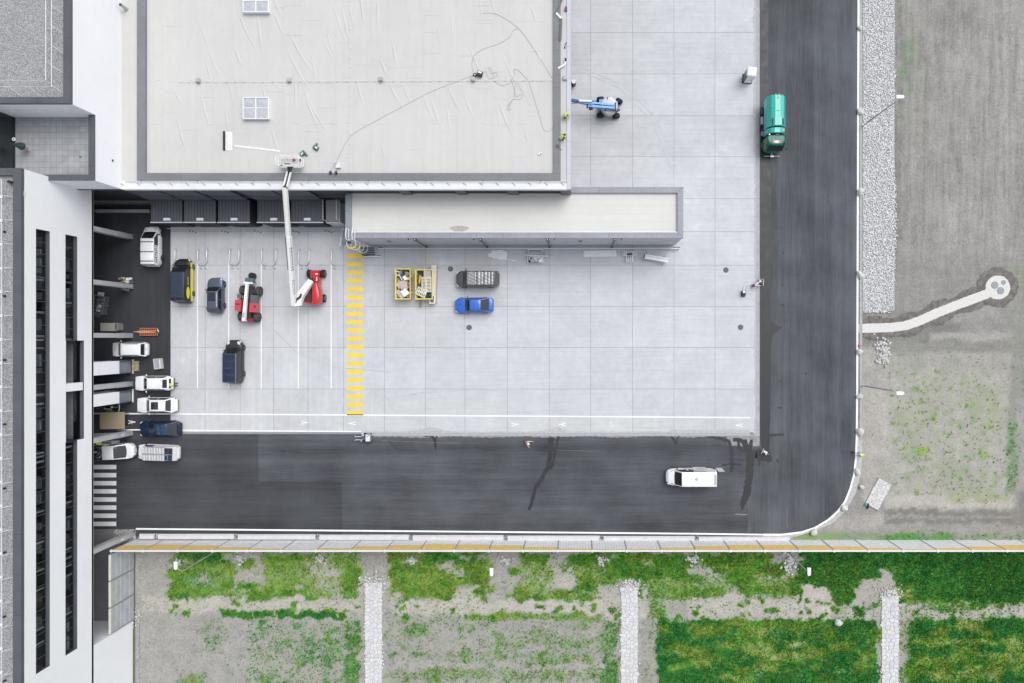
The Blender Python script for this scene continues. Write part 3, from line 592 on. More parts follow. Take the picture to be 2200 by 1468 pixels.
def membrane(name, base, lines):
    g = NG(name); b1 = g.noise(g.pos(), .12, 4); b2 = g.noise(g.pos(), .9, 5, .7); b3 = g.noise(g.pos((1, .06, 1) if lines == 'Y' else (.06, 1, 1)), 1.6, 4, .7); b4 = g.noise(g.pos(), 7, 3, .7)
    f = g.math('ADD', g.rng(b1, .3, .7, .97, 1.03), g.rng(b2, .3, .7, -.025, .025)); f = g.math('ADD', f, g.rng(b3, .25, .75, -.03, .03))
    st = g.math('MULTIPLY', g.rng(b4, .6, .72, 0, .16), g.rng(b2, .55, .66, 0, 1)); f = g.math('SUBTRACT', f, st)
    m = g.out(g.mul(base, f), .75, 0, .35); g.bump(b2, .12, .03); return m
M_mem = membrane('roof_membrane', (0.525, 0.519, 0.503), 'Y'); M_memA = membrane('annex_membrane', (0.59, 0.585, 0.56), 'X'); M_memE = membrane('edge_membrane', (0.51, 0.505, 0.49), 'Y')
M_glass = paint('dark_glass', (0.012, 0.016, 0.02), .06, var=.1, spec=.8)
g = NG('window_glass'); tr = g.n('BsdfTransparent'); tr.inputs[0].default_value = (.62, .68, .70, 1); gl = g.n('BsdfGlossy'); gl.inputs['Roughness'].default_value = .03; gl.inputs[0].default_value = (.9, .95, 1, 1)
mx = g.n('MixShader'); lw = g.n('LayerWeight'); lw.inputs[0].default_value = .25; g.L(lw.outputs['Fresnel'], mx.inputs[0]); g.L(tr.outputs[0], mx.inputs[1]); g.L(gl.outputs[0], mx.inputs[2])
g.L(mx.outputs[0], g.t.nodes['Material Output'].inputs[0]); M_wglass = g.m
M_int = paint('room_floor', (0.22, 0.22, 0.225), .8, obj=False); M_desk = paint('pale_interior', (0.75, 0.76, 0.77), .6, obj=False)
g = NG('terrace_tiles'); bt = g.n('TexBrick'); bt.offset = 0; bt.inputs['Scale'].default_value = 1; bt.inputs['Mortar Size'].default_value = .018; bt.inputs['Brick Width'].default_value = .6; bt.inputs['Row Height'].default_value = .6
bt.inputs['Color1'].default_value = (.33, .34, .355, 1); bt.inputs['Color2'].default_value = (.285, .295, .31, 1); bt.inputs['Mortar'].default_value = (.20, .205, .22, 1); g.L(g.pos(), bt.inputs[0])
n_ = g.noise(g.pos(), 1.5, 4); M_tile = g.out(g.mul(bt.outputs[0], g.rng(n_, .3, .7, .9, 1.1)), .8)

def coping_joints(mb, pts, along, w0, w1, z, mi): # thin dark joint strips between sheet lengths
    for t in pts:
        if along == 'X': mb.bx(t - .012, t + .012, w0, w1, z, z + .004, mi)
        else: mb.bx(w0, w1, t - .012, t + .012, z, z + .004, mi)

# ---------------------------------------------------------------- office building with projecting block and roof terrace
B = thing('office_building', 'tall white rendered office block with gravel roofs, ribbon windows and a roof terrace', 'building', (XF, YE, 0))
off = Vector((XF, YE, 0))
def bp(name, mb, mats, parent=B, o=off, smooth=False):
    mb.v = [(x - o.x, y - o.y, z - o.z) for x, y, z in mb.v]; return mb.build(name, mats, parent, smooth)
Y0, Y1 = -60.0, 16.3
WIN = [(12.93, 14.70, -33.38, 10.76), (9.14, 10.82, -33.36, -11.0), (9.14, 10.82, -.35, 10.78)]
LOG = (8.15, 10.75, -11.0, -.35)
mb = MB()
# front skin around the openings
zs = sorted({HF, HT, 8.15, 10.75, 12.93, 14.70, 9.14, 10.82}); ys = sorted({-34.2, Y1, -33.38, -33.36, 10.76, 10.78, -11.0, -.35})
def inside(z, y): return any(a < z < b and c < y < d_ for a, b, c, d_ in WIN + [LOG])
for i in range(len(zs) - 1):
    for j in range(len(ys) - 1):
        if inside((zs[i] + zs[i + 1]) / 2, (ys[j] + ys[j + 1]) / 2): continue
        mb.add([(XF, ys[j], zs[i]), (XF, ys[j + 1], zs[i]), (XF, ys[j + 1], zs[i + 1]), (XF, ys[j], zs[i + 1])], [(0, 1, 2, 3)])
mb.add([(XF, Y0, 0), (XF, -34.2, 0), (XF, -34.2, HT), (XF, Y0, HT)], [(0, 1, 2, 3)])
mb.bx(XF - .02, XF - 14, -34.2, Y0, 0, HF)                       # solid south end, its inner face closes the passage
mb.bx(XF - 3, XF - .001, Y0, -34.25, HF + .01, HT - .5)
for a, b, c, d_ in WIN:                                      # reveals
    for q in ([(XF, c, a), (XF, d_, a), (XF - .5, d_, a), (XF - .5, c, a)], [(XF, c, b), (XF - .5, c, b), (XF - .5, d_, b), (XF, d_, b)],
              [(XF, c, a), (XF - .5, c, a), (XF - .5, c, b), (XF, c, b)], [(XF, d_, a), (XF, d_, b), (XF - .5, d_, b), (XF - .5, d_, a)]): mb.add(q, [(0, 1, 2, 3)], 1)
mb.bx(XF - 14, XF, Y0, Y1, HF - .02, HF + .25, 0)                # passage soffit
mb.add([(XF - 26, Y1, HF), (XF, Y1, HF), (XF, Y1, HT), (XF - 26, Y1, HT)], [(0, 1, 2, 3)])
mb.add([(XF - 26, Y0, 0), (XF, Y0, 0), (XF, Y0, HT), (XF - 26, Y0, HT)], [(0, 1, 2, 3)])
# projecting block and terrace block
mb.add([(XN, 22.57, 0), (XN, 90, 0), (XN, 90, HT), (XN, 22.57, HT)], [(0, 1, 2, 3)])
mb.add([(XN - 30, 22.57, 0), (XN, 22.57, 0), (XN, 22.57, HT), (XN - 30, 22.57, HT)], [(0, 1, 2, 3)])
mb.add([(XN, YE, HB), (XN, 22.57, HB), (XN, 22.57, HP), (XN, YE, HP)], [(0, 1, 2, 3)])
mb.add([(XF - 4.1, YE, HB), (XN, YE, HB), (XN, YE, HP), (XF - 4.1, YE, HP)], [(0, 1, 2, 3)])
mb.add([(XF - 4.1, YE, HB), (XN, YE, HB), (XN, 22.57, HB), (XF - 4.1, 22.57, HB)], [(0, 1, 2, 3)])
mb.add([(XN - .5, YE + .5, 12.3), (XN - .5, 22.57, 12.3), (XN - .5, 22.57, HP - .02), (XN - .5, YE + .5, HP - .02)], [(0, 1, 2, 3)])
bp('wall', mb, [M_rend, M_cop])
mb = MB()
mb.rect(XF - 26, XF - .3, Y0, Y1 - .3, HT - .30); mb.rect(XN - 30, XN - .3, 22.9, 90, HT - .30)
bp('roof', mb, M_rgrav)
mb = MB(); zc = HT + .02
mb.bx(XF - .78, XF + .02, Y0, Y1 + .02, HT - .35, zc); mb.bx(XF - 26, XF - .781, Y1 - .68, Y1 + .02, HT - .35, zc)
mb.bx(XN - .62, XN + .02, 22.55, 90, HT - .35, zc); mb.bx(XN - 30, XN - .621, 22.55, 23.15, HT - .35, zc)
coping_joints(mb, np.arange(-58, 15, 3.9), 'Y', XF - .78, XF + .02, zc, 1); coping_joints(mb, np.arange(25, 88, 3.9), 'Y', XN - .62, XN + .02, zc, 1); coping_joints(mb, [-52.0, -56], 'X', 22.55, 23.15, zc, 1)
zc = HP + .02
mb.bx(XN - .64, XN + .02, YE - .02, 22.56, HP - .05, zc); mb.bx(XF - 4, XN - .641, YE - .02, YE + .60, HP - .05, zc)
coping_joints(mb, [17.4, 19.2, 21.5], 'Y', XN - .64, XN + .02, zc, 1); coping_joints(mb, [-52.0, -50.6], 'X', YE - .02, YE + .6, zc, 1)
bp('coping', mb, [M_cop, M_dark])
mb = MB(); mb.bx(XF - 4.1, XN - .3, YE + .3, 22.56, 12.15, 12.3); bp('terrace_floor', mb, M_tile)
mb = MB(); mb.bx(-51.05, -50.85, 18.4, 18.6, 12.3, 12.315); bp('floor_drain', mb, M_cop)
mb = MB(); mb.bx(XF - 4.4, XF - 4.1, Y1, 22.55, 12.3, HT - .1, 0)
for y in (17.2, 18.9, 20.6, 22.2): mb.bx(XF - 4.1, XF - 4.06, y - .04, y + .04, 12.3, HT - .2, 1)
mb.bx(XF - 4.1, XF - 4.03, Y1, 22.55, 12.3, 12.42, 1)
bp('terrace_glazing', mb, [M_glass, M_dark])
for x in (-58.8, -56.2, -53.4, -50.8):   # small pale wall caps along the block
    mb = MB(); mb.box((x, 22.5, 14.4), (.42, .14, .12)); bp('wall_vent', mb, M_wmet)
mb = MB(); mb.box((-48.86, 18.6, 10.5), (.08, .2, .14)); bp('wall_lamp', mb, M_dark)
mb = MB(); mb.box((XF + .03, 13.9, 16.1), (.06, .5, .2)); bp('wall_plate', mb, M_lead)
# ribbon windows: frame, panes, rooms behind
def window_band(a, b, c, d_):
    mb = MB(); xg = XF - .42; n = max(1, round((d_ - c) / 1.18)); st = (d_ - c) / n
    for k in range(n + 1):
        y = c + st * k; mb.bx(xg - .05, xg + .06, y - .045, y + .045, a, b)
    mb.bx(xg - .06, xg + .07, c, d_, a, a + .09); mb.bx(xg - .06, xg + .07, c, d_, b - .08, b)
    fr = bp('window_band', mb, paint('window_frame', (.045, .048, .055), .4))
    for k in range(n):
        y = c + st * k; mb = MB(); mb.add([(xg, y + .045, a + .09), (xg, y + st - .045, a + .09), (xg, y + st - .045, b - .08), (xg, y + .045, b - .08)], [(0, 1, 2, 3)])
        p = bp('pane', mb, M_wglass, fr)
    mb = MB(); zf = a - .75                                      # room floor, back wall, sills and desks seen through the glass
    mb.bx(xg - 5, xg - .08, c - .3, d_ + .3, zf - .1, zf, 0); mb.bx(xg - 5.1, xg - 5, c - .3, d_ + .3, zf, b + .3, 0); mb.bx(xg - 5, xg - .08, c - .3, d_ + .3, b + .25, b + .35, 0)
    mb.bx(xg - .35, xg - .08, c, d_, zf, a + .02, 0)
    rr = random.Random(int(a * 100 + c))
    y = c
    while y < d_ - 1.2:
        wv = rr.uniform(.5, 1.9); t = rr.random()
        if t < .35: mb.bx(xg - rr.uniform(1.2, 1.7), xg - .45, y, y + wv * .7, zf, a + rr.uniform(-.1, .25), 1)
        elif t < .55: mb.bx(xg - .14, xg - .10, y, y + rr.uniform(.1, .25), a + .1, b - .1, 1)
        elif t < .7: mb.bx(xg - .9, xg - .40, y, y + wv, zf, a + .05, 2)
        y += wv
    for yy in np.arange(c + 4, d_, 5.9): mb.bx(xg - 5, xg - .1, yy - .08, yy + .08, zf, b + .2, 1)
    bp('interior', mb, [M_int, M_desk, M_conP])
for q in WIN: window_band(*q)
# loggia
a, b, c, d_ = LOG; mb = MB(); x1 = XF - 2.6
mb.bx(x1, XF - .25, c, d_, a - .15, a - .02, 0); mb.bx(x1 - .1, x1, c, d_, a, b, 1); mb.bx(x1, XF - .01, c, d_, b, b + .1, 1)
mb.bx(x1, XF - .01, c - .1, c, a, b, 1); mb.bx(x1, XF - .01, d_, d_ + .1, a, b, 1); mb.bx(XF - .45, XF - .002, c + .003, d_ - .003, a - .1, a + .03, 2)
mb.box((XF - 1.2, -5.3, 9.5), (2.3, .85, 2.5), 0, 3); bp('loggia', mb, [M_tile, M_clad, M_cop, M_rend])
mb = MB(); mb.bx(XF - .42, XF - .40, c + .05, d_ - .05, a + .03, a + 1.0); bp('glass_balustrade', mb, M_wglass)
# roof guard rails
mb = MB()
for dx in (1.45, 2.1):
    for z in (17.0, 17.5):
        mb.tube([(XF - dx + (.25 if z > 17.2 else 0), Y0, z), (XF - dx + (.25 if z > 17.2 else 0), Y1 - 1.2, z)], .03, 6)
for dx, dy in ((1.15, 1.3), (1.7, 1.9)): mb.tube([(XN - dx, 90, 17.3), (XN - dx, 22.57 + dy, 17.3), (XN - 30, 22.57 + dy, 17.3)], .03, 6)
for y in np.arange(Y0, Y1 - 1, 2.3):
    mb.tube([(XF - 1.45, y, HT - .3), (XF - 1.25, y, 17.5)], .022, 5); mb.tube([(XF - 1.5, y, 17.0), (XF - .9, y, HT - .25)], .02, 5); mb.box((XF - 2.1, y, HT - .22), (.25, .25, .1), 0)
for y in np.arange(24, 90, 1.9): mb.tube([(XN - 1.15, y, 17.3), (XN - .75, y - .35, HT - .25)], .022, 5)
for x in np.arange(XN - 28, XN - 2, 1.9): mb.tube([(x, 23.87, 17.3), (x + .35, 23.3, HT - .25)], .022, 5)
bp('roof_railing', mb, M_wmet)
for y in np.arange(Y0 + 2, Y1 - 1, 6.2):
    mb = MB(); mb.cyl((XF - 1.75, y, HT - .2), .1, .25, 10); bp('roof_vent', mb, M_dark)
mb = MB(); mb.tube([(XF - 1.2, 15.0, HT - .3), (XF - 1.2, 15.0, HT), (XF - .75, 14.9, HT + .15)], .14, 10); bp('vent_pipe', mb, M_dark, smooth=True)
# passage: piers, stair cores, back wall, lamp
mb = MB(); mb.bx(XF - 14.2, XF - 14, -34.2, Y1, 0, HF); mb.bx(XF - 14, XN, Y1 + .2, Y1 + .3, 0, HB + .1); bp('passage_wall', mb, M_clad)
mb = MB(); mb.bx(XF - 5, XN - .02, YE - .05, YE - .02, HB - .02, HB + .35); mb.bx(XF + .02, XN, YE + .02, Y1 + .2, HB - .35, HB - .02); bp('soffit', mb, M_cladL)
for yc in (12.1, 6.15, .22, -5.6, -11.5, -23.8):
    mb = MB(); mb.bx(XF - .75, XF - .03, yc - .27, yc + .27, 0, HF - .02, 0)
    mb.bx(XF - .03, XF - .005, yc - .25, yc + .25, 2.9, HF - .03, 0); mb.bx(XF - .02, XF + .025, yc - .29, yc - .20, 0, 2.8, 1); mb.bx(XF - .02, XF + .025, yc + .20, yc + .29, 0, 2.8, 1); mb.bx(XF - .03, XF + .012, yc - .15, yc + .15, .0, 2.85, 1)
    pr = bp('pier', mb, [M_conP, paint('pale_pier_panel', (.40, .415, .44), .6, var=.1, scale=2)])
    if yc in (-11.5, -23.8):
        mb = MB(); zz = 1.9
        for pl in ([(.10, .20), (-.10, .20), (-.08, .0), (.08, .0)], [(.06, .3), (-.06, .3), (-.06, .42), (.06, .42)], [(.07, .0), (.0, .0), (.10, -.34), (.2, -.32)], [(-.07, .0), (.0, .0), (-.10, -.34), (-.2, -.32)], [(.09, .18), (.22, .0), (.17, -.03), (.06, .1)], [(-.09, .18), (-.22, .0), (-.17, -.03), (-.06, .1)]):
            mb.add([(XF + .028, yc + p, zz + q) for p, q in pl], [(0, 1, 2, 3)])
        bp('pedestrian_sign', mb, M_wmet, pr)
for y0, y1 in ((-4.25, -2.78), (-7.72, -6.38)):
    mb = MB(); mb.bx(XF - 3, XF - .01, y0, y1, 2.42, HF - .02, 0); mb.bx(XF - 3, XF - .9, y0 + .05, y1 - .05, 0, 2.4, 0); mb.bx(XF - .9, XF + .03, y0 - .04, y0 + .08, 0, 2.41, 1); mb.bx(XF - .9, XF + .03, y1 - .08, y1 + .04, 0, 2.41, 1); mb.bx(XF - .05, XF + .1, y0 - .1, y1 + .1, 0, .12, 2)
    co_ = bp('stair_core', mb, [M_rend, M_cladL, M_wmet])
    mb = MB(); mb.bx(XF - .2, XF - .16, y0 + .08, y1 - .08, .12, 2.40); mb.bx(XF - .16, XF - .13, (y0 + y1) / 2 - .03, (y0 + y1) / 2 + .03, .12, 2.4); bp('glass_door', mb, paint('pale_door_glass', (.22, .27, .30), .15, var=.15), co_)
mb = MB(); mb.box((XF - 4.6, -34.05, 2.6), (.34, .3, .3), 0, 0); wl = bp('wall_light', mb, M_steel)
g = NG('lamp_glow'); g.out((1, .95, .85)); g.b.inputs['Emission Color'].default_value = (1, .93, .8, 1); g.b.inputs['Emission Strength'].default_value = 14
mb = MB(); mb.box((XF - 4.6, -33.95, 2.78), (.3, .28, .06), 0, 0); bp('lamp_lens', mb, g.m, wl)
mb = MB(); mb.bx(XF + .4, XF + .75, -34.6, -60, -.05, .02); tag(mb.build('gravel_strip', M_rgrav), kind='structure')

# ---------------------------------------------------------------- production hall
off2 = Vector((XN, YE, 0)); Hh = thing('production_hall', 'large flat roofed hall with pale membrane roof, grey border bands and white south edge', 'building', off2)
XE = PX(1227, HH); YN = 95.0
hp = lambda name, mb, mats, parent=Hh, smooth=False: bp(name, mb, mats, parent, off2, smooth)
Xa = PX(745, HA)
mb = MB()
mb.add([(XE - .06, YE, 0), (XE - .06, YN, 0), (XE - .06, YN, HH), (XE - .06, YE, HH)], [(0, 1, 2, 3)], 0)
mb.add([(XN, YE + .25, 0), (XE, YE + .25, 0), (XE, YE + .25, HH - .2), (XN, YE + .25, HH - .2)], [(0, 1, 2, 3)], 0)
for x in np.arange(XN + 1, XE, 3.8): mb.bx(x - .012, x + .012, YE + .235, YE + .25, 3.3, HH - .7, 2)
mb.bx(XN + 3.5, XE, YE + .13, YE + .2, HH - 1.0, HH - .62, 1); mb.bx(XN + .3, XN + 3.2, YE + .15, YE + .22, HH - 1.0, HH - .8, 1)
mb.bx(XN + 1, Xa - .4, YE + .1, YE + .22, 4.35, 4.43, 1)
hp('wall', mb, [M_clad, M_cladL, M_dark])
mb = MB(); x0 = PX(310, HH); x1 = PX(1191, HH); y0 = PY(371, HH)
mb.rect(XN, XE, YE + .3, YN, HH - .05)
hp('roof', mb, M_mem)
# seams and wrinkles of the membrane: low welded ridges
rr = random.Random(5); mb = MB()
def ridge(pts, wd, h, z=HH - .05):
    pts = [Vector(p) for p in pts]; n = len(pts); L = []; T = []; Q = []
    for i, p in enumerate(pts):
        t = (pts[min(i + 1, n - 1)] - pts[max(i - 1, 0)]).normalized(); nn = Vector((-t.y, t.x)); tp = min(1, 3.0 * min(i, n - 1 - i) / n + .02); L.append((*(p + nn * wd / 2), z)); Q.append((*(p - nn * wd / 2), z)); T.append((p.x, p.y, z + h * tp))
    mb.add(L + T + Q, [f_ for i in range(n - 1) for f_ in ((n + i, n + i + 1, i + 1, i), (2 * n + i, 2 * n + i + 1, n + i + 1, n + i))])
def rect_seam(x, ya, yb): mb.bx(x - .05, x + .05, ya, yb, HH - .05, HH - .035)
xs = x0 + 1.9
while xs < x1 - .3:
    rect_seam(xs, y0 + .02, 60)
    for k in range(rr.randint(2, 4)):
        ya = rr.uniform(y0 + 1, 40); mb.bx(xs + .05, xs + 1.8, ya, ya + .06, HH - .05, HH - .036)
    for k in range(rr.randint(2, 4)):
        ln = rr.uniform(1.2, 5); ya = rr.uniform(y0 + 1.4 + ln, 42); sl_ = rr.uniform(.05, .75); kx = rr.uniform(.1, 1.5)
        ridge([(xs + kx + sl_ * ln * (t ** 1.5) * .8 + .08 * math.sin(t * 5), ya - ln * t) for t in np.linspace(0, 1, 9)], rr.uniform(.18, .34), rr.uniform(.025, .055))
    mb.bx(xs - .06, xs + .06, y0, y0 + 1.3, HH - .05, HH - .03)
    xs += 1.87
for yb in (PY(265, HH), PY(175, HH)):
    for x in np.arange(x0 + .5, x1 - 2, 1.87):
        if rr.random() < .75: ridge([(x + t * 1.7, yb + rr.uniform(-.15, .15)) for t in np.linspace(0, 1, 5)], .14, .035)
hp('membrane_seam', mb, M_mem)
mb = MB()
za = HH + .22
mb.bx(PX(294, za), PX(312.5, za), PY(387.5, za), YN, HH - .04, za, 0); mb.bx(PX(312.5, za) + .001, PX(1189, za), PY(387.5, za), PY(372, za), HH - .04, za, 0); mb.bx(PX(1189, za) + .001, PX(1204.5, za), PY(387.5, za), YN, HH - .04, za, 0)
coping_joints(mb, [PX(x, za) for x in (388, 466, 585, 694, 752, 850, 960, 1070)], 'X', PY(387.5, za), PY(372, za), za, 1)
coping_joints(mb, np.arange(17.5, 60, 1.32), 'Y', PX(1189, za), PX(1204, za), za, 1)
hp('parapet', mb, [paint('grey_border_sheet', (.175, .18, .195), .6, var=.14, scale=.5, obj=False), M_cladL])
mb = MB(); mb.bx(XN + .01, PX(294, za) - .01, PY(388, HH) + .01, YN, HH - .06, HH + .025); hp('edge_strip', mb, M_memE)
mb = MB(); mb.bx(PX(1204, za) + .01, PX(1218, HH), YE + .3, YN, HH - .06, HH + .03); hp('edge_strip', mb, M_memE)
mb = MB(); mb.bx(PX(1218, HH) + .002, XE, YE - .01, YN, HH - .5, HH + .12, 0); coping_joints(mb, np.arange(17.6, 60, 3.4), 'Y', PX(1218, HH), XE, HH + .12, 1); mb.bx(XE - .09, XE + .004, YE, YN, HH + .122, HH + .14, 0)
mb.bx(XN + .02, PX(1218, HH), YE - .02, YE + .62, HH - .55, HH + .06, 2); mb.bx(XN + .02, PX(1218, HH), YE + .62, PY(388, HH), HH - .3, HH + .02, 2); mb.bx(XN + .4, PX(1216, HH), YE + .66, YE + .72, HH + .02, HH + .04, 3); mb.bx(XN + .4, PX(1216, HH), PY(390, HH), PY(388.5, HH), HH + .02, HH + .10, 2)
hp('coping', mb, [paint('silver_coping', (.47, .49, .535), .5, var=.06, scale=.6, obj=False), M_cladL, M_lead, M_conP])
for px in [305, 426, 546, 664, 793, 915, 1038, 1162]:
    c = P(px, 391.5, HH); mb = MB(); mb.cyl((c[0], c[1], HH + .06), .17, .10, 16, 0)
    for k in (-1, 0, 1): mb.box((c[0], c[1] + k * .11, HH + .115), (.30 if k == 0 else .22, .045, .01), 0, 1)
    hp('roof_drain', mb, [M_wmet, M_dark])
for px in np.arange(262, 1215, 35.0):
    c = P(px + 2, 396, HH); mb = MB(); mb.tube([(c[0] - .22, c[1] + .12, HH + .05), (c[0] - .05, c[1] + .02, HH + .16), (c[0] + .12, c[1] - .12, HH + .12), (c[0] + .14, c[1] - .2, HH + .06)], .022, 5); hp('edge_hook', mb, M_cladL)
for y0_, y1_ in ((0, 1), (1, 2)):
    yn, ys_ = ((PY(-22, HH + .4), PY(26, HH + .4)), (PY(210, HH + .4), PY(255, HH + .4)))[y0_]; xa, xb = PX(522.5, HH + .4), PX(577, HH + .4)
    mb = MB(); mb.bx(xa, xb, ys_, yn, HH - .05, HH + .36, 0); mb.bx(xa - .04, xb + .04, ys_ - .04, ys_ + .05, HH + .36, HH + .46, 0); mb.bx(xa - .04, xb + .04, yn - .05, yn + .04, HH + .36, HH + .46, 0); mb.bx(xa - .04, xa + .06, ys_ + .051, yn - .051, HH + .36, HH + .46, 0); mb.bx(xb - .06, xb + .04, ys_ + .051, yn - .051, HH + .36, HH + .46, 0)
    mb.bx(xa + .061, xb - .061, (ys_ + yn) / 2 - .05, (ys_ + yn) / 2 + .05, HH + .36, HH + .45, 0); mb.bx((xa + xb) / 2 - .06, (xa + xb) / 2 + .06, ys_ + .051, yn - .051, HH + .361, HH + .44, 0)
    sk = hp('skylight', mb, M_wmet); mb = MB()
    for u in (0, 1):
        for v_ in (0, 1):
            ax, bx_ = xa + .09 + u * ((xb - xa) / 2 - .02), xa + (xb - xa) / 2 - .09 + u * ((xb - xa) / 2); ay, by_ = ys_ + .08 + v_ * ((yn - ys_) / 2), ys_ + (yn - ys_) / 2 - .06 + v_ * ((yn - ys_) / 2 - .02)
            mb.add([(ax, ay, HH + .40), (bx_, ay, HH + .40), (bx_, by_, HH + .40), (ax, by_, HH + .40), ((ax + bx_) / 2, (ay + by_) / 2, HH + .46)], [(0, 1, 4), (1, 2, 4), (2, 3, 4), (3, 0, 4)])
    hp('skylight_pane', mb, paint('opal_glazing', (.44, .455, .49), .35, var=.12, scale=3), sk)
for px, py in [(424, 172), (620, 171), (817, 169), (1016, 169), (1214, 167)]:
    c = P(px, py, HH + .3); mb = MB(); mb.box((c[0], c[1], HH + .1), (.42, .42, .34), 0, 0); mb.box((c[0], c[1], HH + .29), (.34, .34, .05), 0, 0); mb.box((c[0] - .05, c[1] - .34, HH - .02), (.1, .2, .06), 0, 0); hp('vent_box', mb, M_conP)
mb = MB(); c0 = P(386, 177, HH); c1 = P(1205, 173, HH); mb.tube([(c0[0], c0[1], HH + .1), (c1[0], c1[1], HH + .1)], .016, 5)
for t in np.linspace(0, 1, 42): mb.cyl((c0[0] + (c1[0] - c0[0]) * t, c0[1] + (c1[1] - c0[1]) * t, HH + .02), .055, .14, 8)
c2 = P(752, -60, HH); c3 = P(752, 370, HH); mb.tube([(c2[0], c2[1], HH + .1), (c3[0], c3[1], HH + .1)], .014, 5)
for t in np.linspace(0, 1, 22): mb.cyl((c2[0], c2[1] + (c3[1] - c2[1]) * t, HH + .02), .05, .14, 8)
hp('lightning_rail', mb, M_lead)
c = P(268, 16, HH); mb = MB(); mb.tube([(c[0] + .25, c[1] - .25, HH), (c[0] + .2, c[1] - .2, HH + 1.0)], .17, 12, 0); mb.tube([(c[0] + .2, c[1] - .2, HH + 1.0), (c[0] + .2, c[1] - .2, HH + 1.02)], .14, 12, 1); hp('flue_pipe', mb, [M_steel, M_dark], smooth=True)
for px in (713, 725):
    c = P(px, 374, HH); mb = MB(); mb.tube([(c[0], c[1], HH), (c[0], c[1], HH + .45), (c[0] - .06, c[1] - .05, HH + .58), (c[0] + .1, c[1] + .16, HH + .5)], .11, 10); hp('vent_pipe', mb, M_dark, smooth=True)
c = P(728, 357, HH); mb = MB(); mb.box((c[0], c[1], HH + .12), (.5, .5, .34)); mb.tube([(c[0] - .1, c[1] + .2, HH + .3), (c[0] - .15, c[1] + .3, HH + .6)], .06, 8); hp('roof_unit', mb, M_lead)
for px in (850, 973, 1087, 1203):                     # steel columns above the annex roof
    xa = PX(px + 1, HH); mb = MB(); wcol = 1.1
    mb.bx(xa, xa + wcol, YE, YE + .22, HA - .2, HH - .56, 0)
    for k in range(4): mb.bx(xa + .1 + k * .27, xa + .18 + k * .27, YE - .025, YE + .003, HA - .1, HH - .6, 1)
    hp('column', mb, [M_cladL, M_cop])
# dock wall pieces
mb = MB(); mb.bx(XN - 9, PX(325), YE - .9, YE - .55, 0, .45); hp('dock_kerb', mb, M_conP)

# ---------------------------------------------------------------- annex
off3 = Vector((PX(742, HA), PY(512, HA), 0)); An = thing('annex_building', 'long low annex with pale roof and pale zinc parapet in front of the hall', 'building', off3)
ap = lambda name, mb, mats, parent=An, smooth=False: bp(name, mb, mats, parent, off3, smooth)
ax0, ax1, ay0, ay1 = PX(742, HA), PX(1468, HA), PY(512, HA), PY(402, HA); pw = .64
mb = MB(); mb.bx(ax0 + .05, ax1 - .05, ay0 + .05, YE + .2, .35, HA - .36, 0); mb.bx(XE + .02, ax1 - .05, YE + .2, ay1 - .05, .35, HA - .36, 0); mb.bx(ax0 + .25, ax1 - .3, ay0 + .28, YE, 0, .35, 1)
for px in (835, 1004, 1110, 1216, 1326): xx = PX(px, 3); mb.bx(xx - .012, xx + .012, ay0 + .04, ay0 + .05, .35, HA - .3, 2)
for z in (1.8, 3.3, 4.8): mb.bx(ax0 + .05, ax1 - .05, ay0 + .042, ay0 + .05, z, z + .02, 3)
ap('wall', mb, [paint('pale_facade_panel', (.44, .455, .485), .6, var=.08, scale=.8, obj=False), M_dark, M_cladL, M_conP])
mb = MB(); mb.rect(ax0 + .5, ax1 - .5, ay0 + .5, YE + .2, HA - .32); mb.rect(XE + .02, ax1 - .5, YE + .2, ay1 - .5, HA - .319)
for y in np.linspace(ay0 + 1, ay1 - 1.2, 5): mb.bx(ax0 + .7, ax1 - .7, y, y + .05, HA - .32, HA - .308)
ap('roof', mb, M_memA)
mb = MB(); z0_, z1_ = HA - .34, HA
mb.bx(ax0, ax1, ay0, ay0 + pw, z0_, z1_, 0); mb.bx(ax1 - pw, ax1, ay0 + pw, ay1, z0_, z1_, 0); mb.bx(ax0, ax0 + pw, ay0 + pw, YE, z0_, z1_, 0); mb.bx(XE + .02, ax1 - pw, ay1 - pw, ay1, z0_, z1_, 0)
coping_joints(mb, [PX(x, HA) for x in (800, 855, 911, 968, 1024, 1080, 1137, 1194, 1251, 1308, 1365, 1411)], 'X', ay0, ay0 + pw, HA, 1)
coping_joints(mb, [PX(x, HA) for x in (1288, 1350, 1406)], 'X', ay1 - pw, ay1, HA, 1); coping_joints(mb, [PY(453, HA)], 'Y', ax1 - pw, ax1, HA, 1); coping_joints(mb, [PY(454, HA)], 'Y', ax0, ax0 + pw, HA, 1)
for sy, yy in ((1, ay0), (-1, ay1)):
    mb.ribbon([(ax1, yy), (ax1 - pw, yy + sy * pw)], .025, HA + .003, 1)
mb.bx(ax0 + pw, ax1 - pw, ay0 + pw, ay0 + pw + .12, z0_, z1_ - .1, 2)
ap('parapet', mb, [M_copA, M_cladL, M_lead])
for px in (890, 1031, 1176, 1321):
    xx = PX(px, HA); mb = MB(); mb.box((xx, ay0 - .14, HA - .35), (.30, .28, .30), 0, 0); mb.box((xx, ay0 - .14, HA - .19), (.1, .1, .03), 0, 1); mb.tube([(xx, ay0 - .16, HA - .4), (xx, ay0 - .16, .2)], .075, 10, 2); mb.cyl((xx, ay0 - .16, .12), .13, .24, 10, 0); ap('downpipe', mb, [M_dark, M_wmet, M_cladL])
    sg = 1 if px > 1100 else -1; mb = MB(); mb.box((xx + sg * .75, ay0 - .06, HA - .4), (.12, .12, .3)); ap('overflow_spout', mb, M_dark)
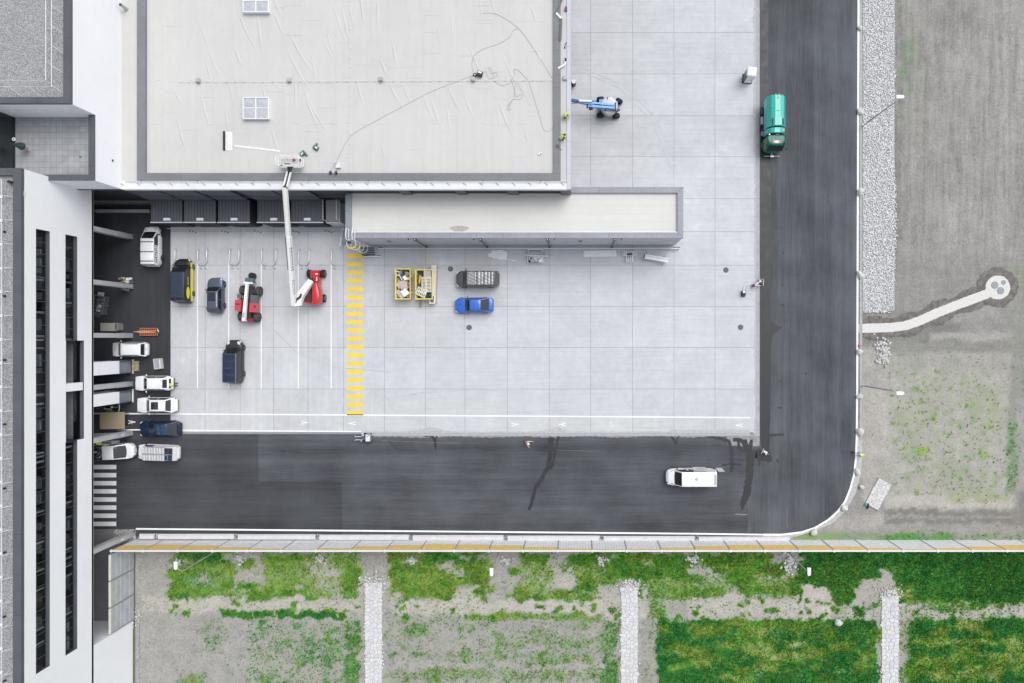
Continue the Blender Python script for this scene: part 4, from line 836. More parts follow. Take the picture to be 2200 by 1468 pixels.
for px in (833, 1247): 
    xx = PX(px, 4.5); mb = MB(); mb.bx(xx - .22, xx + .22, ay0 - .02, ay0 + .05, 3.6, 4.3, 0)
    for k in range(4): mb.bx(xx - .2, xx + .2, ay0 - .05, ay0 - .02, 3.65 + k * .17, 3.72 + k * .17, 1)
    ap('louvre', mb, [M_conP, M_cladL])
mb = MB(); c = P(986, 491, HA); mb.sheet([(c[0] + 1.0 * math.cos(a) * (1 + .2 * math.sin(3 * a)), c[1] + .35 * math.sin(a)) for a in np.linspace(0, 6.2, 16)[:-1]], HA - .305); ap('dirt_patch', mb, paint('roof_dirt', (.42, .40, .36), .95, var=.3, scale=5, obj=False))

# ---------------------------------------------------------------- loading dock houses
HD = 3.3
def dock(xa, xb, label):
    X0, X1 = PX(xa, HD), PX(xb, HD); yf, yb = PY(477, HD), YE - .02; w_ = X1 - X0
    t = thing('dock_house', label, 'dock house', ((X0 + X1) / 2, (yf + yb) / 2, 0), 0, 'loading dock houses under the hall edge'); o = Vector(t.location)
    mb = MB(); mb.bx(X0, X1, yf, yb, HD - .12, HD - .03, 0)
    n = 10
    for k in range(n + 1):
        x = X0 + .05 + (w_ - .1) * k / n; mb.box((x, (yf + yb) / 2, HD - .005), (.10, yb - yf - .02, .05), 0, 0); mb.box((x + .075, (yf + yb) / 2, HD - .028), (.03, yb - yf - .04, .006), 0, 1)
    bp('roof', mb, [M_cladL, M_clad], t, o)
    for s, x in ((0, X0 + .04), (1, X1 - .04)):
        mb = MB(); mb.bx(x - .035, x + .035, yf + .02, yb, 0, HD - .121); bp('side_wall', mb, paint('dock_side', (.022, .025, .031), .55), t, o)
    mb = MB(); mb.bx(X0 + .3, X1 - .3, yf - .04, yf + .08, .0, 2.5, 0); mb.bx(X0 + .09, X1 - .09, yf + .001, yf + .1, 2.5, HD - .122, 0)
    for k in range(14): mb.bx(X0 + .35 + k * (w_ - .7) / 13, X0 + .42 + k * (w_ - .7) / 13, yf - .06, yf - .04, .15, 2.4, 1)
    bp('front_curtain', mb, [M_dark, M_clad], t, o)
    mb = MB(); mb.tube([(X0 - .1, yf - .06, HD - .02), (X1 + .02, yf - .06, HD - .02)], .065, 8, 0); mb.bx(X0 + .1, X1 - .1, yf - .34, yf - .28, .35, .45, 0); bp('front_beam', mb, M_lead, t, o)
    c = P((xa + xb) / 2, 471.5, HD + .2); mb = MB(); mb.bx(c[0] - .37, c[0] + .37, c[1] - .13, c[1] + .16, HD + .02, HD + .22); mb.bx(c[0] - .42, c[0] - .37, c[1] - .15, c[1] - .05, HD + .02, HD + .1); bp('light_box', mb, M_wmet, t, o)
    for k in range(6):
        mb = MB(); mb.box((X1 - 1.1 + .17 * k, yf - .5 - .05 * k, .05), (.1, .12, .1)); bp('bumper_block', mb, [M_wmet, M_dark][k % 2], t, o)
    mb = MB(); mb.bx(X0 + .05, X1 - .05, yb - .05, yb + .12, HD + .3, 5.2); mb.bx(X0 + .05, X1 - .05, yb + .05, yb + .19, 5.2, HH - .7); bp('door_surround', mb, M_cladL, t, o)
for a, b, l in [(325, 391, 'ribbed dark dock house nearest the office, above the white van'), (395.5, 463, 'ribbed dark dock house second from the office'), (469, 536, 'ribbed dark middle dock house, left of the wide dark gap'),
                (553.5, 622, 'ribbed dark dock house crossed by the white crane boom'), (626, 694, 'ribbed dark dock house beside the steel staircase')]: dock(a, b, l)

# ---------------------------------------------------------------- noise barrier along the south side
yb_ = PY(1161.5); hB = 4.0
g = NG('barrier_panel'); bt = g.n('TexBrick'); bt.offset = 0; bt.inputs['Scale'].default_value = 1; bt.inputs['Brick Width'].default_value = .33; bt.inputs['Row Height'].default_value = .42; bt.inputs['Mortar Size'].default_value = .02
mpn = g.n('Mapping'); mpn.inputs['Rotation'].default_value = (R(90), 0, 0); g.L(g.n('NewGeometry').outputs['Position'], mpn.inputs[0]); g.L(mpn.outputs[0], bt.inputs[0])
for k, v_ in (('Color1', (.76, .77, .78, 1)), ('Color2', (.69, .70, .715, 1)), ('Mortar', (.46, .47, .49, 1))): bt.inputs[k].default_value = v_
n_ = g.noise(g.pos(), 2.2, 4, .7); M_bar = g.out(g.mul(bt.outputs[0], g.rng(n_, .3, .7, .85, 1.08)), .85)
g = NG('ochre_panel'); bt = g.n('TexBrick'); bt.offset = 0; bt.inputs['Scale'].default_value = 1; bt.inputs['Brick Width'].default_value = .33; bt.inputs['Row Height'].default_value = 5; bt.inputs['Mortar Size'].default_value = .022
mpn = g.n('Mapping'); mpn.inputs['Rotation'].default_value = (R(90), 0, 0); g.L(g.n('NewGeometry').outputs['Position'], mpn.inputs[0]); g.L(mpn.outputs[0], bt.inputs[0])
for k, v_ in (('Color1', (.80, .57, .18, 1)), ('Color2', (.76, .53, .17, 1)), ('Mortar', (.46, .34, .15, 1))): bt.inputs[k].default_value = v_
n_ = g.noise(g.pos(), 2.2, 4, .7); M_och = g.out(g.mul(bt.outputs[0], g.rng(n_, .3, .7, .86, 1.1)), .8)
xs0 = PX(239, hB); NB = thing('noise_barrier', 'long pale panelled noise barrier with a stepped ochre band, south of the road', 'noise barrier', (xs0, yb_, 0)); offN = Vector(NB.location)
pitch = (PX(2089.6, hB) - PX(307, hB)) / 24; edges = [xs0] + [PX(307, hB) + pitch * k for k in range(32)]
fr = [.50, .56, .46, .30, .16, .07, .20, .40, .52, .60, .55, .46, .32, .17, .10, .13, .26, .40, .52, .52, .46, .36, .22, .10, .20, .35, .52, .60, .45, .3, .2, .1]
for k in range(len(edges) - 1):
    xa, xb = edges[k] + .07, edges[k + 1] - .07; mb = MB(); mb.bx(xa, xb, yb_ - .07, yb_ + .05, -.3, hB - .08)
    for z in (.9, 1.8, 2.6): mb.bx(xa, xb, yb_ + .05, yb_ + .058, z, z + .03)
    pn = bp('barrier_panel', mb, M_bar, NB, offN); h = hB * fr[k] * .92
    mb = MB(); mb.bx(xa + .02, xb - .02, yb_ + .05, yb_ + .066, hB - .1 - h, hB - .1); bp('ochre_band', mb, M_och, pn, offN)
for k, x in enumerate(edges):
    mb = MB(); mb.bx(x - .065, x + .065, yb_ - .10, yb_ + .085, -.3, hB - .09); bp('post', mb, paint('barrier_post', (.30, .31, .34), .6, var=.1), NB, offN)
for k in range(len(edges) - 1):
    mb = MB(); mb.bx(edges[k] + .16, edges[k + 1] - .16, yb_ - .11, yb_ + .075, hB - .085, hB); bp('cap_rail', mb, M_lead, NB, offN)
for x in edges:
    mb = MB(); mb.cyl((x, yb_ - .01, hB - .03), .16, .12, 12); bp('post_cap', mb, M_lead, NB, offN)
# return fence with three panels beside the office
GX = XF + .05; G = thing('return_fence', 'three tall grey fence panels with pale edge closing the passage beside the office', 'fence', (GX, -29.5, 0)); offG = Vector(G.location)
M_gp = paint('grey_fence_panel', (.40, .415, .43), .8, var=.16, scale=1.2, obj=False)
for k in range(3):
    ya, yb = -25.0 - k * 3.06, -25.0 - k * 3.06 - 2.88; mb = MB(); mb.bx(GX - .05, GX + .05, yb, ya, -.1, 4.05)
    for j in range(4): mb.bx(GX + .05, GX + .058, yb + .05, ya - .05, .8 + j * .78, .83 + j * .78, 1)
    p_ = bp('fence_panel', mb, [M_gp, M_lead], G, offG); mb = MB(); mb.bx(GX - .13, GX + .12, yb, ya, 4.051, 4.16); bp('cap_rail', mb, paint('cream_cap', (.62, .61, .54), .7), p_, offG)
for k in range(4):
    y = -24.93 - k * 3.06 + (.0 if k < 3 else .1); mb = MB(); mb.bx(GX - .09, GX + .09, y - .06, y + .06, -.2, 4.1); bp('post', mb, paint('barrier_post', (.3, .31, .34)), G, offG)

# concrete trough blocks along the foot of the barrier
gp = [297, 337, 508, 683, 883, 1086.5, 1292, 1496, 1701]
first = None
for k in range(len(gp) - 1):
    x0_, x1_ = PX(gp[k] + 4.5), PX(gp[k + 1] - 4.5); ycn = PY(1147.0 + (gp[k] - 290) * .005 + 5); ln = x1_ - x0_
    mb = MB(); mb.bx(-ln / 2, ln / 2, -.30, .30, -.1, .20, 0); mb.bx(-ln / 2 + .02, ln / 2 - .02, -.32, -.30, -.1, .17, 1); mb.bx(-ln / 2, ln / 2, .17, .21, .2, .205, 1)
    o = mb.build('kerb_block', [paint('cast_concrete', (.60, .605, .615), .85, var=.10, scale=1.5, obj=False), M_conP], None, loc=((x0_ + x1_) / 2, ycn, 0))
    tag(o, '%s low white concrete block along the barrier foot, counting from the office' % ['first very short', 'second', 'third', 'fourth', 'fifth', 'sixth', 'seventh', 'eighth and last'][k], 'concrete block', 'concrete blocks along the barrier foot')
for x in gp[1:]:
    c = P(x, 1152 + (x - 290) * .005); n = 34; o = stones('gravel', [(c[0] + random.uniform(-.26, .26), c[1] + random.uniform(-.36, .36)) for _ in range(n)], [random.uniform(.05, .1) for _ in range(n)], [.0] * n, (.36, .36, .37), .5); tag(o, 'grey gravel filling a gap between the concrete blocks', 'gravel', kind='stuff')
c = P(272, 1152); n = 500; o = stones('gravel', [(c[0] + random.uniform(-1.6, 1.1), c[1] + random.uniform(-.9, .75)) for _ in range(n)], [random.uniform(.04, .09) for _ in range(n)], [.0] * n, (.40, .39, .37), .4); tag(o, 'strip of gravel beside the pier at the barrier corner', 'gravel', kind='stuff')
c = P(296, 1322); n = 70; tag(stones('gravel', [(c[0] + random.gauss(0, .35), c[1] + random.gauss(0, .6)) for _ in range(n)], [random.uniform(.05, .13) for _ in range(n)], [.02] * n, (.5, .49, .46), .3), 'small heap of stones at the end of the return fence', 'gravel', kind='stuff')
# ================================================================ VEHICLES (front towards local +X)
M_tyre = paint('tyre_rubber', (0.018, 0.018, 0.019), .85); M_rim = paint('alloy_rim', (0.42, 0.43, 0.44), .3, .7); M_cglass = paint('car_glass', (0.018, 0.022, 0.026), .05, var=.1, spec=.8)
M_lamp = paint('headlamp_lens', (0.62, 0.65, 0.68), .12, var=.2, scale=9); M_tail = paint('tail_lamp', (0.42, 0.02, 0.02), .2); M_blk = paint('black_plastic', (0.016, 0.017, 0.018), .6); M_plate = paint('number_plate', (.72, .73, .74), .4); M_mark = paint('dark_lettering', (.05, .055, .065), .5)
def carpaint(n, c, metal=.0): return paint('paint_' + n, c, .34, metal, var=.05, scale=1.5, coat=.6 if max(c) > .3 else .2, spec=.5 if max(c) > .3 else .35)
W_white = carpaint('white', (.78, .79, .81))
def lerp(a, b, t): return a + (b - a) * t
def wheel(t, x, y, r, wd, sgn, rim=M_rim, turn=0):
    mb = MB(); rg = []
    for yy, rr_ in ((-wd / 2, r * .72), (-wd / 2, r * .93), (-wd * .36, r), (wd * .36, r), (wd / 2, r * .93), (wd / 2, r * .72)):
        rg.append([(rr_ * math.cos(a), yy, rr_ * math.sin(a)) for a in np.linspace(0, 2 * math.pi, 25)[:-1]])
    mb.rings(rg); w_ = mb.build('wheel', M_tyre, t, True, (x, y, r), turn)
    mb = MB(); yo = sgn * wd * .5; mb.cyl((0, yo - sgn * .01, 0), r * .66, .03, 20, 0, 'Y'); mb.cyl((0, yo + sgn * .012, 0), r * .18, .03, 10, 0, 'Y')
    for k in range(5):
        a = 2 * math.pi * k / 5; mb.box((math.cos(a) * r * .38, yo + sgn * .008, math.sin(a) * r * .38), (r * .5, .02, r * .12), 0, 1, Matrix.Rotation(-a, 3, 'Y'))
    mb.build('rim', [M_blk, rim], w_, True)
    return w_
def car(name, label, loc, rz, L, W, H, body, zb=.92, nose=.68, hood=.26, ws=.17, rr=.24, rb=.06, van=False, roofw=.69, win='4', group=None, cat='car', wr=.33, rails=None, roof=None, sun=None, rear_drop=.0, hood_h=None, front_win_only=False, wheelbase=None, plates=True):
    """body lofted from side profile + plan outline, cabin lofted on top, panes laid proud of it"""
    t = thing(name, label, cat, loc, rz, group); xf, xr = L / 2, -L / 2
    xA = xf - hood * L; xB = xA - ws * L; xC = xr + rr * L; xD = xr + rb * L
    N = 34; mb = MB(); rg = []
    for i in range(N):
        u = i / (N - 1); x = xr + (L) * (0.5 - 0.5 * math.cos(math.pi * u)); s = 2 * x / L
        w_ = W / 2 * (max(0, 1 - abs(s) ** (9 if s < 0 else 8.5))) ** (1 / (4.2 if s < 0 else 2.6)); w_ = max(w_, W / 2 * (.76 if s < 0 else .60))
        if s < -.985 or s > .985: w_ *= .96
        if x > xA: zt = lerp(zb, nose + .04, ((x - xA) / (xf - xA)) ** 1.6) if hood_h is None else lerp(zb, hood_h, ((x - xA) / (xf - xA)) ** 1.4)
        elif x < xD: zt = zb - rear_drop * (xD - x) / max(xD - xr, .01)
        else: zt = zb
        if s > .93: zt -= (s - .93) / .07 * .20
        if s < -.96: zt -= (-s - .96) / .04 * .16
        zl = .20 + max(0, abs(s) - .85) * .6
        half = [(.0, zl), (w_ * .80, zl), (w_ * .965, zl + .10), (w_ * 1.0, .52), (w_ * .995, zt - .16), (w_ * .955, zt - .05), (w_ * .86, zt - .008), (w_ * .45, zt + .022), (0, zt + .03)]
        rg.append([(x, y, z) for y, z in half] + [(x, -y, z) for y, z in half[-2:0:-1]])
    mb.rings(rg)
    # cabin
    wb = W * .5 * .945; wt = W * .5 * roofw
    def prof(x):
        if x >= xB: k = (xA - x) / (xA - xB); return lerp(zb - .02, H - .03, max(0, k) ** .92)
        if x <= xC: k = (x - xD) / (xC - xD); return lerp(zb - .02, H - .05, max(0, k) ** .8)
        k = (x - xC) / (xB - xC); return H - .05 + .05 * math.sin(math.pi * min(1, .15 + k * .75)) + .02 * k
    def half_w(z): return lerp(wb, wt, min(1, max(0, (z - zb) / (H - zb))))
    rg = []
    for x in list(np.linspace(xD, xC, 6)) + list(np.linspace(xC, xB, 10))[1:] + list(np.linspace(xB, xA, 7))[1:]:
        h = prof(x); q = (h - zb) / (H - zb); w0 = wb; w1 = half_w(h)
        if x > xB: w1 *= lerp(1, .93, (x - xB) / (xA - xB))
        half = [(w0 * .99, zb - .12), (w0, zb - .02), (lerp(w0, w1, .6), lerp(zb, h, .62)), (w1, h - .055 * q), (w1 * .9, h - .012 * q), (w1 * .45, h + .012 * q), (0, h + .018 * q)]
        rg.append([(x, y, z) for y, z in half] + [(x, -y, z) for y, z in half[-2::-1]])
    mb.rings(rg, cap=True)
    mb.build('body', body, t, True, ang=40)
    def surf(x, v, off=.010):
        h = prof(x); q = (h - zb) / (H - zb); w1 = half_w(h) * (lerp(1, .93, (x - xB) / (xA - xB)) if x > xB else 1)
        return (x, v * w1, h + .018 * q * (1 - v * v) - (.05 * q * max(0, abs(v) - .85) / .15) + off)
    def pane(x0, x1, vv, mat, nm, off=.012, taper=1.0):
        m2 = MB(); xs = np.linspace(x0, x1, 8); vs_ = np.linspace(-vv, vv, 9); pts = []
        for i, x in enumerate(xs):
            for v in vs_:
                bow = (.10 * (v * v) * W * .5) if 'shield' in nm else 0
                k = i / 7; pts.append(surf(max(min(x - bow * (1 - .4 * k), max(x0, x1)), min(x0, x1)), v * lerp(taper, 1, k), off))
        m2.add(pts, [(i * 9 + j, i * 9 + j + 1, (i + 1) * 9 + j + 1, (i + 1) * 9 + j) for i in range(7) for j in range(8)])
        o = m2.build(nm, mat, t, True)
        if o.data.polygons[0].normal.z < 0: o.data.flip_normals()
        return o
    pane(xA - .04, xB + .03, .90, M_cglass, 'windshield', taper=.96)
    if not van: pane(xD + .06, xC - .03, .86, M_cglass, 'rear_window')
    def sidepane(xa0, xa1, nm='side_window'):
        for sg in (1, -1):
            m2 = MB(); pts = []
            z1, z2 = zb + .05, zb + (H - zb) * .80
            for z in (z1, z2):
                fx = lambda zz: xA - (xA - xB) * ((zz - zb) / (H - zb)); rx = lambda zz: xD + (xC - xD) * ((zz - zb) / (H - zb)) * 1.05
                a_ = max(xa0, rx(z) + .10); b_ = min(xa1, fx(z) - .13)
                for k in range(5):
                    x = lerp(a_, b_, k / 4); h = max(prof(x), z + .05); w1 = half_w(h) * (lerp(1, .93, (x - xB) / (xA - xB)) if x > xB else 1)
                    f = (z - zb) / (h - zb) if h > zb else 0; y = lerp(wb, w1, min(1, f / .62 * .6) if f < .62 else lerp(.6, 1, (f - .62) / .38)) + .012; pts.append((x, sg * y, z))
            m2.add(pts, [(k, k + 1, 6 + k, 5 + k) if sg < 0 else (k + 1, k, 5 + k, 6 + k) for k in range(4)]); m2.build(nm, M_cglass, t, True)
    xm = lerp(xC, xB, .52)
    if front_win_only: sidepane(xB - .72, xA)
    else: sidepane(xm + .04, xA); sidepane(xD, xm - .04)
    if roof is not None: pane(xB - .02, xC + .02 if not van else xr + .10, .93, roof, 'roof_panel', .010)
    if sun: pane(xB - sun[0], xB - sun[1], sun[2], M_cglass, 'sunroof', .016)
    wbse = wheelbase or L * .60; xw = L * .02
    for sx in (1, -1):
        for sy in (1, -1):
            m2 = MB(); rg2 = [[(xw + sx * wbse / 2 + r_ * math.cos(a), sy * (W / 2 - .006 * (1 if r_ < wr * 1.1 else 4)), wr + r_ * math.sin(a)) for a in np.linspace(-.2, math.pi + .2, 14)] for r_ in (wr * 1.02, wr * 1.2)]
            m2.rings(rg2 if sy < 0 else rg2[::-1], 0, False, False); m2.build('wheel_arch', M_blk, t)
            wheel(t, xw + sx * wbse / 2, sy * (W / 2 - .085), wr, .21, sy)
    for sy in (1, -1):
        m2 = MB(); m2.ball((xf - .22, sy * W * .385, lerp(nose, zb, .02)), (.17, .10, .06), 0, 10, 6, -sy * .55); m2.build('headlight', M_lamp, t, True)
        m2 = MB(); m2.ball((xr + .13, sy * W * .425, zb - .12 if not van else zb + .0), (.085, .055, .09 if not van else .22), 0, 8, 6); m2.build('taillight', M_tail, t, True)
        m2 = MB(); m2.ball((xA - .38, sy * (W / 2 + .10), zb + .06), (.075, .13, .075), 0, 8, 6); m2.box((xA - .36, sy * (W / 2 - .0), zb + .02), (.06, .14, .04)); m2.build('wing_mirror', body if not van else M_blk, t, True)
    m2 = MB(); m2.box((xf - .03, 0, .40), (.06, W * .56, .16), 0, 0); m2.box((xf - .005, 0, .44), (.03, .5, .11), 0, 1); m2.build('grille', [M_blk, M_plate], t)
    m2 = MB(); m2.box((xr + .03, 0, .40), (.08, W * .7, .14)); m2.build('rear_bumper', M_blk, t)
    if rails:
        for sy in (1, -1):
            m2 = MB(); m2.tube([(*surf(xB - .25, sy * .93)[:2], H - .02), (xB - .35, sy * wt * .93, H + .04), (xC + .35, sy * wt * .93, H + .04), (xC + .2, sy * wt * .93, H - .03)], .022, 6); m2.build('roof_rail', rails, t, True)
    t['_'] = 0; del t['_']
    return t, surf, dict(xA=xA, xB=xB, xC=xC, xD=xD, wt=wt, wb=wb, H=H, zb=zb, L=L, W=W, half_w=half_w)
def text_mesh(s, size, mat, parent, M, name='lettering'):
    cu = bpy.data.curves.new('t', 'FONT'); cu.body = s; cu.size = size; cu.align_x = 'CENTER'; cu.align_y = 'CENTER'; cu.space_character = 1.15; cu.extrude = .004
    ob = bpy.data.objects.new('t', cu); C.objects.link(ob); dg = bpy.context.evaluated_depsgraph_get(); me = bpy.data.meshes.new_from_object(ob.evaluated_get(dg))
    bpy.data.objects.remove(ob); bpy.data.curves.remove(cu); me.name = name; me.transform(M); me.materials.clear(); me.materials.append(mat)
    o = bpy.data.objects.new(name, me); C.objects.link(o); o.parent = parent; return o
def bars(mb, x0, y, z, n, w_, h, gap, rs, plane='XY'):
    x = x0
    for k in range(n):
        ww = w_ * rs.uniform(.6, 1.3)
        if plane == 'XY': mb.box((x + ww / 2, y, z), (ww, h * rs.uniform(.7, 1.05), .008))
        else: mb.box((x + ww / 2, y, z), (ww, .008, h * rs.uniform(.7, 1.05)))
        x += ww + gap
WEST, NORTH, SOUTH, EAST = math.pi, math.pi / 2, -math.pi / 2, 0.0
def at(px, py, h=.8): q = P(px, py, h); return (q[0], q[1], Z_SLAB)

# blue saloon-backed SUV
t, sf, d_ = car('parked_car', 'glossy blue car with black rear window beside the grey van', at(1018, 656), WEST + .01, 4.62, 1.86, 1.58, carpaint('blue', (.028, .13, .52), .1), zb=.93, hood=.27, ws=.15, rr=.31, rb=.09, rear_drop=.06, roofw=.70)
m2 = MB(); m2.box((-.7, 0, d_['H'] + .01), (.18, .04, .06)); m2.build('roof_aerial', M_blk, t)
# grey passenger van, foil covered roof with straps
t, sf, d_ = car('passenger_van', 'dark grey van with a crumpled silver sheet strapped on its roof', at(1026, 600), WEST, 5.12, 1.96, 1.98, carpaint('grey', (.085, .09, .095), .2), zb=1.12, nose=.86, hood=.17, ws=.13, rr=.06, rb=.015, van=True, roofw=.84, cat='van')
m2 = MB(); nx_, ny_ = 56, 24; rs = random.Random(3); pts = []
for i in range(nx_):
    for j in range(ny_):
        x = lerp(-2.02, 1.12, i / (nx_ - 1)); v = lerp(-.94, .94, j / (ny_ - 1)); q = sf(x, v, .03)
        rib = .025 * (math.sin(x * 16) if x < .1 else 0) ; pts.append((q[0] + rs.uniform(-.006, .006), q[1], q[2] + rib + rs.uniform(-.006, .010) + .02 * math.sin(x * 5 + v * 4) * math.sin(v * 9 + x * 3)))
m2.add(pts, [(i * ny_ + j, (i + 1) * ny_ + j, (i + 1) * ny_ + j + 1, i * ny_ + j + 1) for i in range(nx_ - 1) for j in range(ny_ - 1)])
m2.build('foil_sheet', paint('silver_foil', (.30, .31, .32), .38, .45, var=.25, scale=5), t, True, ang=30)
for x in (-1.75, -.9, -.05):
    m2 = MB(); m2.tube([(x, -.86, 1.86), (x, -.78, 2.04), (x, 0, 2.09), (x, .78, 2.04), (x, .86, 1.86)], .03, 6); m2.build('strap', M_blk, t)
# white estate car with number-like marks on bonnet and tailgate
t, sf, d_ = car('parked_car', 'white compact estate car with dark marks on its bonnet, just south of a low pier', at(278, 751, .9), WEST, 4.25, 1.78, 1.66, W_white, zb=.98, nose=.80, hood=.20, ws=.17, rr=.09, rb=.02, roofw=.80, rails=M_blk)
for y0_, s_ in ((.08, 1), (-.14, -1)):
    m2 = MB(); m2.tube([(1.72, y0_ + .10 * math.cos(a), 0) if False else (1.66 + .09 * math.sin(a), y0_ + .10 * math.cos(a), .965) for a in np.linspace(.2, 4.4, 9)], .016, 5); m2.build('bonnet_mark', M_mark, t)
m2 = MB(); bars(m2, -.22, 0, 0, 4, .07, .12, .03, random.Random(4)); m2.v = [(-2.06, v[0], 1.02 + v[1] * .8) for v in m2.v]; m2.build('tailgate_mark', M_mark, t)
# white estate with open tailgate
tA, sf, d_ = car('parked_car', 'white estate car with the person bending at its open tailgate', at(328, 824, .9), WEST, 4.56, 1.80, 1.50, W_white, zb=.90, hood=.26, ws=.17, rr=.14, rb=.10, roofw=.70, rails=M_wmet)
m2 = MB(); m2.box((-2.02, 0, 1.70), (.95, 1.24, .05), 0, 0, Matrix.Rotation(R(-10), 3, 'Y')); m2.box((-2.05, 0, 1.735), (.5, 1.0, .015), 0, 1, Matrix.Rotation(R(-10), 3, 'Y'))
m2.v = [(x + .15, y, z - .05) for x, y, z in m2.v]; m2.build('tailgate', [W_white, M_cglass], tA)
m2 = MB(); m2.box((-1.95, 0, .90), (.5, 1.1, .1)); m2.build('boot_opening', M_blk, tA)
# white suv with glass roof
t, sf, d_ = car('parked_car', 'white car with a black half glass roof, parked north of the footway line', at(335, 871, .85), WEST, 4.86, 1.86, 1.52, W_white, zb=.90, hood=.27, ws=.15, rr=.20, rb=.10, roofw=.69, sun=(.22, 1.08, .70), rails=M_wmet)
# dark blue glass roof car
t, sf, d_ = car('parked_car', 'dark navy car with a full glass roof standing on the footway line', at(342, 922, .85), WEST, 4.90, 1.90, 1.46, carpaint('navy', (.012, .028, .065), .25), zb=.88, hood=.24, ws=.20, rr=.30, rb=.05, roofw=.69)
m2 = MB(); n_ = 9
pts = [sf(lerp(d_['xB'] + .1, d_['xC'] - .3, i / 11), lerp(-.9, .9, j / 8), .016) for i in range(12) for j in range(9)]
m2.add(pts, [(i * 9 + j, i * 9 + j + 1, (i + 1) * 9 + j + 1, (i + 1) * 9 + j) for i in range(11) for j in range(8)]); o = m2.build('glass_roof', paint('blue_tint_glass', (.012, .04, .085), .05, var=.4, scale=1.2, spec=.8), t, True); o.data.flip_normals()
# dark blue grey suv facing north
t, sf, d_ = car('parked_car', 'slate blue compact SUV with silver roof rails and a glass sunroof', at(463.5, 635, .7), NORTH, 4.22, 1.82, 1.60, carpaint('slate', (.095, .115, .17), .35), zb=.98, nose=.82, hood=.25, ws=.15, rr=.12, rb=.04, roofw=.72, sun=(.12, 1.15, .62), rails=M_wmet)
# white van with lettering
t, sf, d_ = car('panel_van', 'white van with dark lettering on side and bonnet and three roof bars', at(327, 530, .8), NORTH, 4.80, 1.86, 1.86, W_white, zb=1.08, nose=.84, hood=.13, ws=.20, rr=.05, rb=.015, van=True, roofw=.83, cat='van', front_win_only=True)
for x in (.42, -.75, -1.85):
    m2 = MB(); m2.tube([(x, -.76, 1.82), (x, -.70, 1.95), (x, .70, 1.95), (x, .76, 1.82)], .04, 6)
    for sy in (1, -1): m2.box((x, sy * .70, 1.93), (.10, .10, .05))
    m2.build('roof_bar', M_blk, t)
yy = -(lerp(d_['wb'], d_['wt'], .5) + .03); tl = math.atan2(d_['wb'] - d_['wt'], d_['H'] - d_['zb'])
text_mesh('GENDO', .58, M_mark, t, Matrix.Translation((-.85, yy, 1.46)) @ Matrix.Rotation(R(90) - tl, 4, 'X'))
text_mesh('GENDO', .34, M_mark, t, Matrix.Translation((1.98, 0, 1.055)) @ Matrix.Rotation(R(90), 4, 'Z') @ Matrix.Rotation(R(13), 4, 'X'))
m2 = MB(); bars(m2, -.5, 0, 0, 9, .08, .16, .025, random.Random(8)); m2.v = [(-2.405, v[0], 1.35 + v[1]) for v in m2.v]; m2.build('rear_lettering', M_mark, t)
# yellow and black van
t, sf, d_ = car('panel_van', 'black and yellow van with a ribbed dark roof parked beside the concrete edge', at(399, 604.5, .3), NORTH, 5.30, 1.95, 2.08, carpaint('black', (.016, .017, .019)), zb=1.10, nose=.88, hood=.14, ws=.18, rr=.05, rb=.012, van=True, roofw=.83, cat='van', roof=carpaint('dark_blue_grey', (.040, .055, .085), .2))
M_yv = carpaint('yellow', (.76, .66, .03))
for sy in (1, -1):
    m2 = MB(); m2.add([(x, sy * (.985 if abs(x) < 1.9 else .955), z) for x in (-2.45, -1.6, -.6, .5, 1.6, 2.2) for z in (.40, 1.02 if x > -2 else .90)], [((2 * k, 2 * k + 2, 2 * k + 3, 2 * k + 1) if sy < 0 else (2 * k + 2, 2 * k, 2 * k + 1, 2 * k + 3)) for k in range(5)]); m2.build('yellow_side', M_yv, t)
    m2 = MB(); c_ = (-1.45, sy * .935, 1.42); m2.add([(c_[0] + .72 * math.cos(a), c_[1] - sy * .05 * math.sin(a), c_[2] + .26 * math.sin(a)) for a in np.linspace(0, 6.283, 20)[:-1]], [tuple(range(19)) if sy < 0 else tuple(range(18, -1, -1))]); m2.build('yellow_badge', M_yv, t)
    m2 = MB(); bars(m2, -.55, sy * .93, 1.42, 8, .09, .15, .03, random.Random(5), 'XZ'); m2.build('side_lettering', M_yv, t)
m2 = MB(); pts = []
for x in (2.0, 2.42): pts += [(x, v, 1.075 - (x - 2.0) * .36 - .06 * abs(v)) for v in (-.74, -.35, 0, .35, .74)]
m2.add(pts, [(k, 5 + k, 6 + k, 1 + k) for k in range(4)]); m2.build('yellow_bonnet', M_yv, t)
for k in range(9):
    m2 = MB(); pts = [sf(x, -.72 + k * .18, .02) for x in np.linspace(-2.4, .95, 6)]; m2.tube(pts, .014, 5); m2.build('roof_rib', carpaint('dark_blue_grey', (.04, .055, .085), .2), t)
# dark van with loaded roof rack
t, sf, d_ = car('passenger_van', 'black van with a dark blue roof rack of slats, alone behind the red machines', at(508, 777, .3), NORTH, 5.20, 1.94, 1.98, carpaint('charcoal', (.028, .031, .034)), zb=1.08, nose=.86, hood=.17, ws=.14, rr=.05, rb=.012, van=True, roofw=.85, cat='van')
M_rk = paint('dark_blue_rack', (.030, .058, .12), .35, .2, var=.3, scale=3); M_rk2 = paint('blue_rack_board', (.05, .09, .16), .4, .2, var=.3, scale=3); k_ = MB()
for y in (-.72, .72): k_.tube([(-2.4, y, 2.10), (1.0, y, 2.10)], .03, 6)
for y in (-.80,): k_.tube([(-2.35, y, 2.06), (1.0, y, 2.06)], .025, 6, 1)
k_.build('roof_rack', [M_rk, M_steel], t); rs = random.Random(9)
for k in range(17):
    x = -2.35 + k * .205; m2 = MB(); m2.box((x, rs.uniform(-.03, .03), 2.13), (.105, 1.46, .03)); m2.build('rack_slat', M_rk if k % 4 else M_rk2, t)
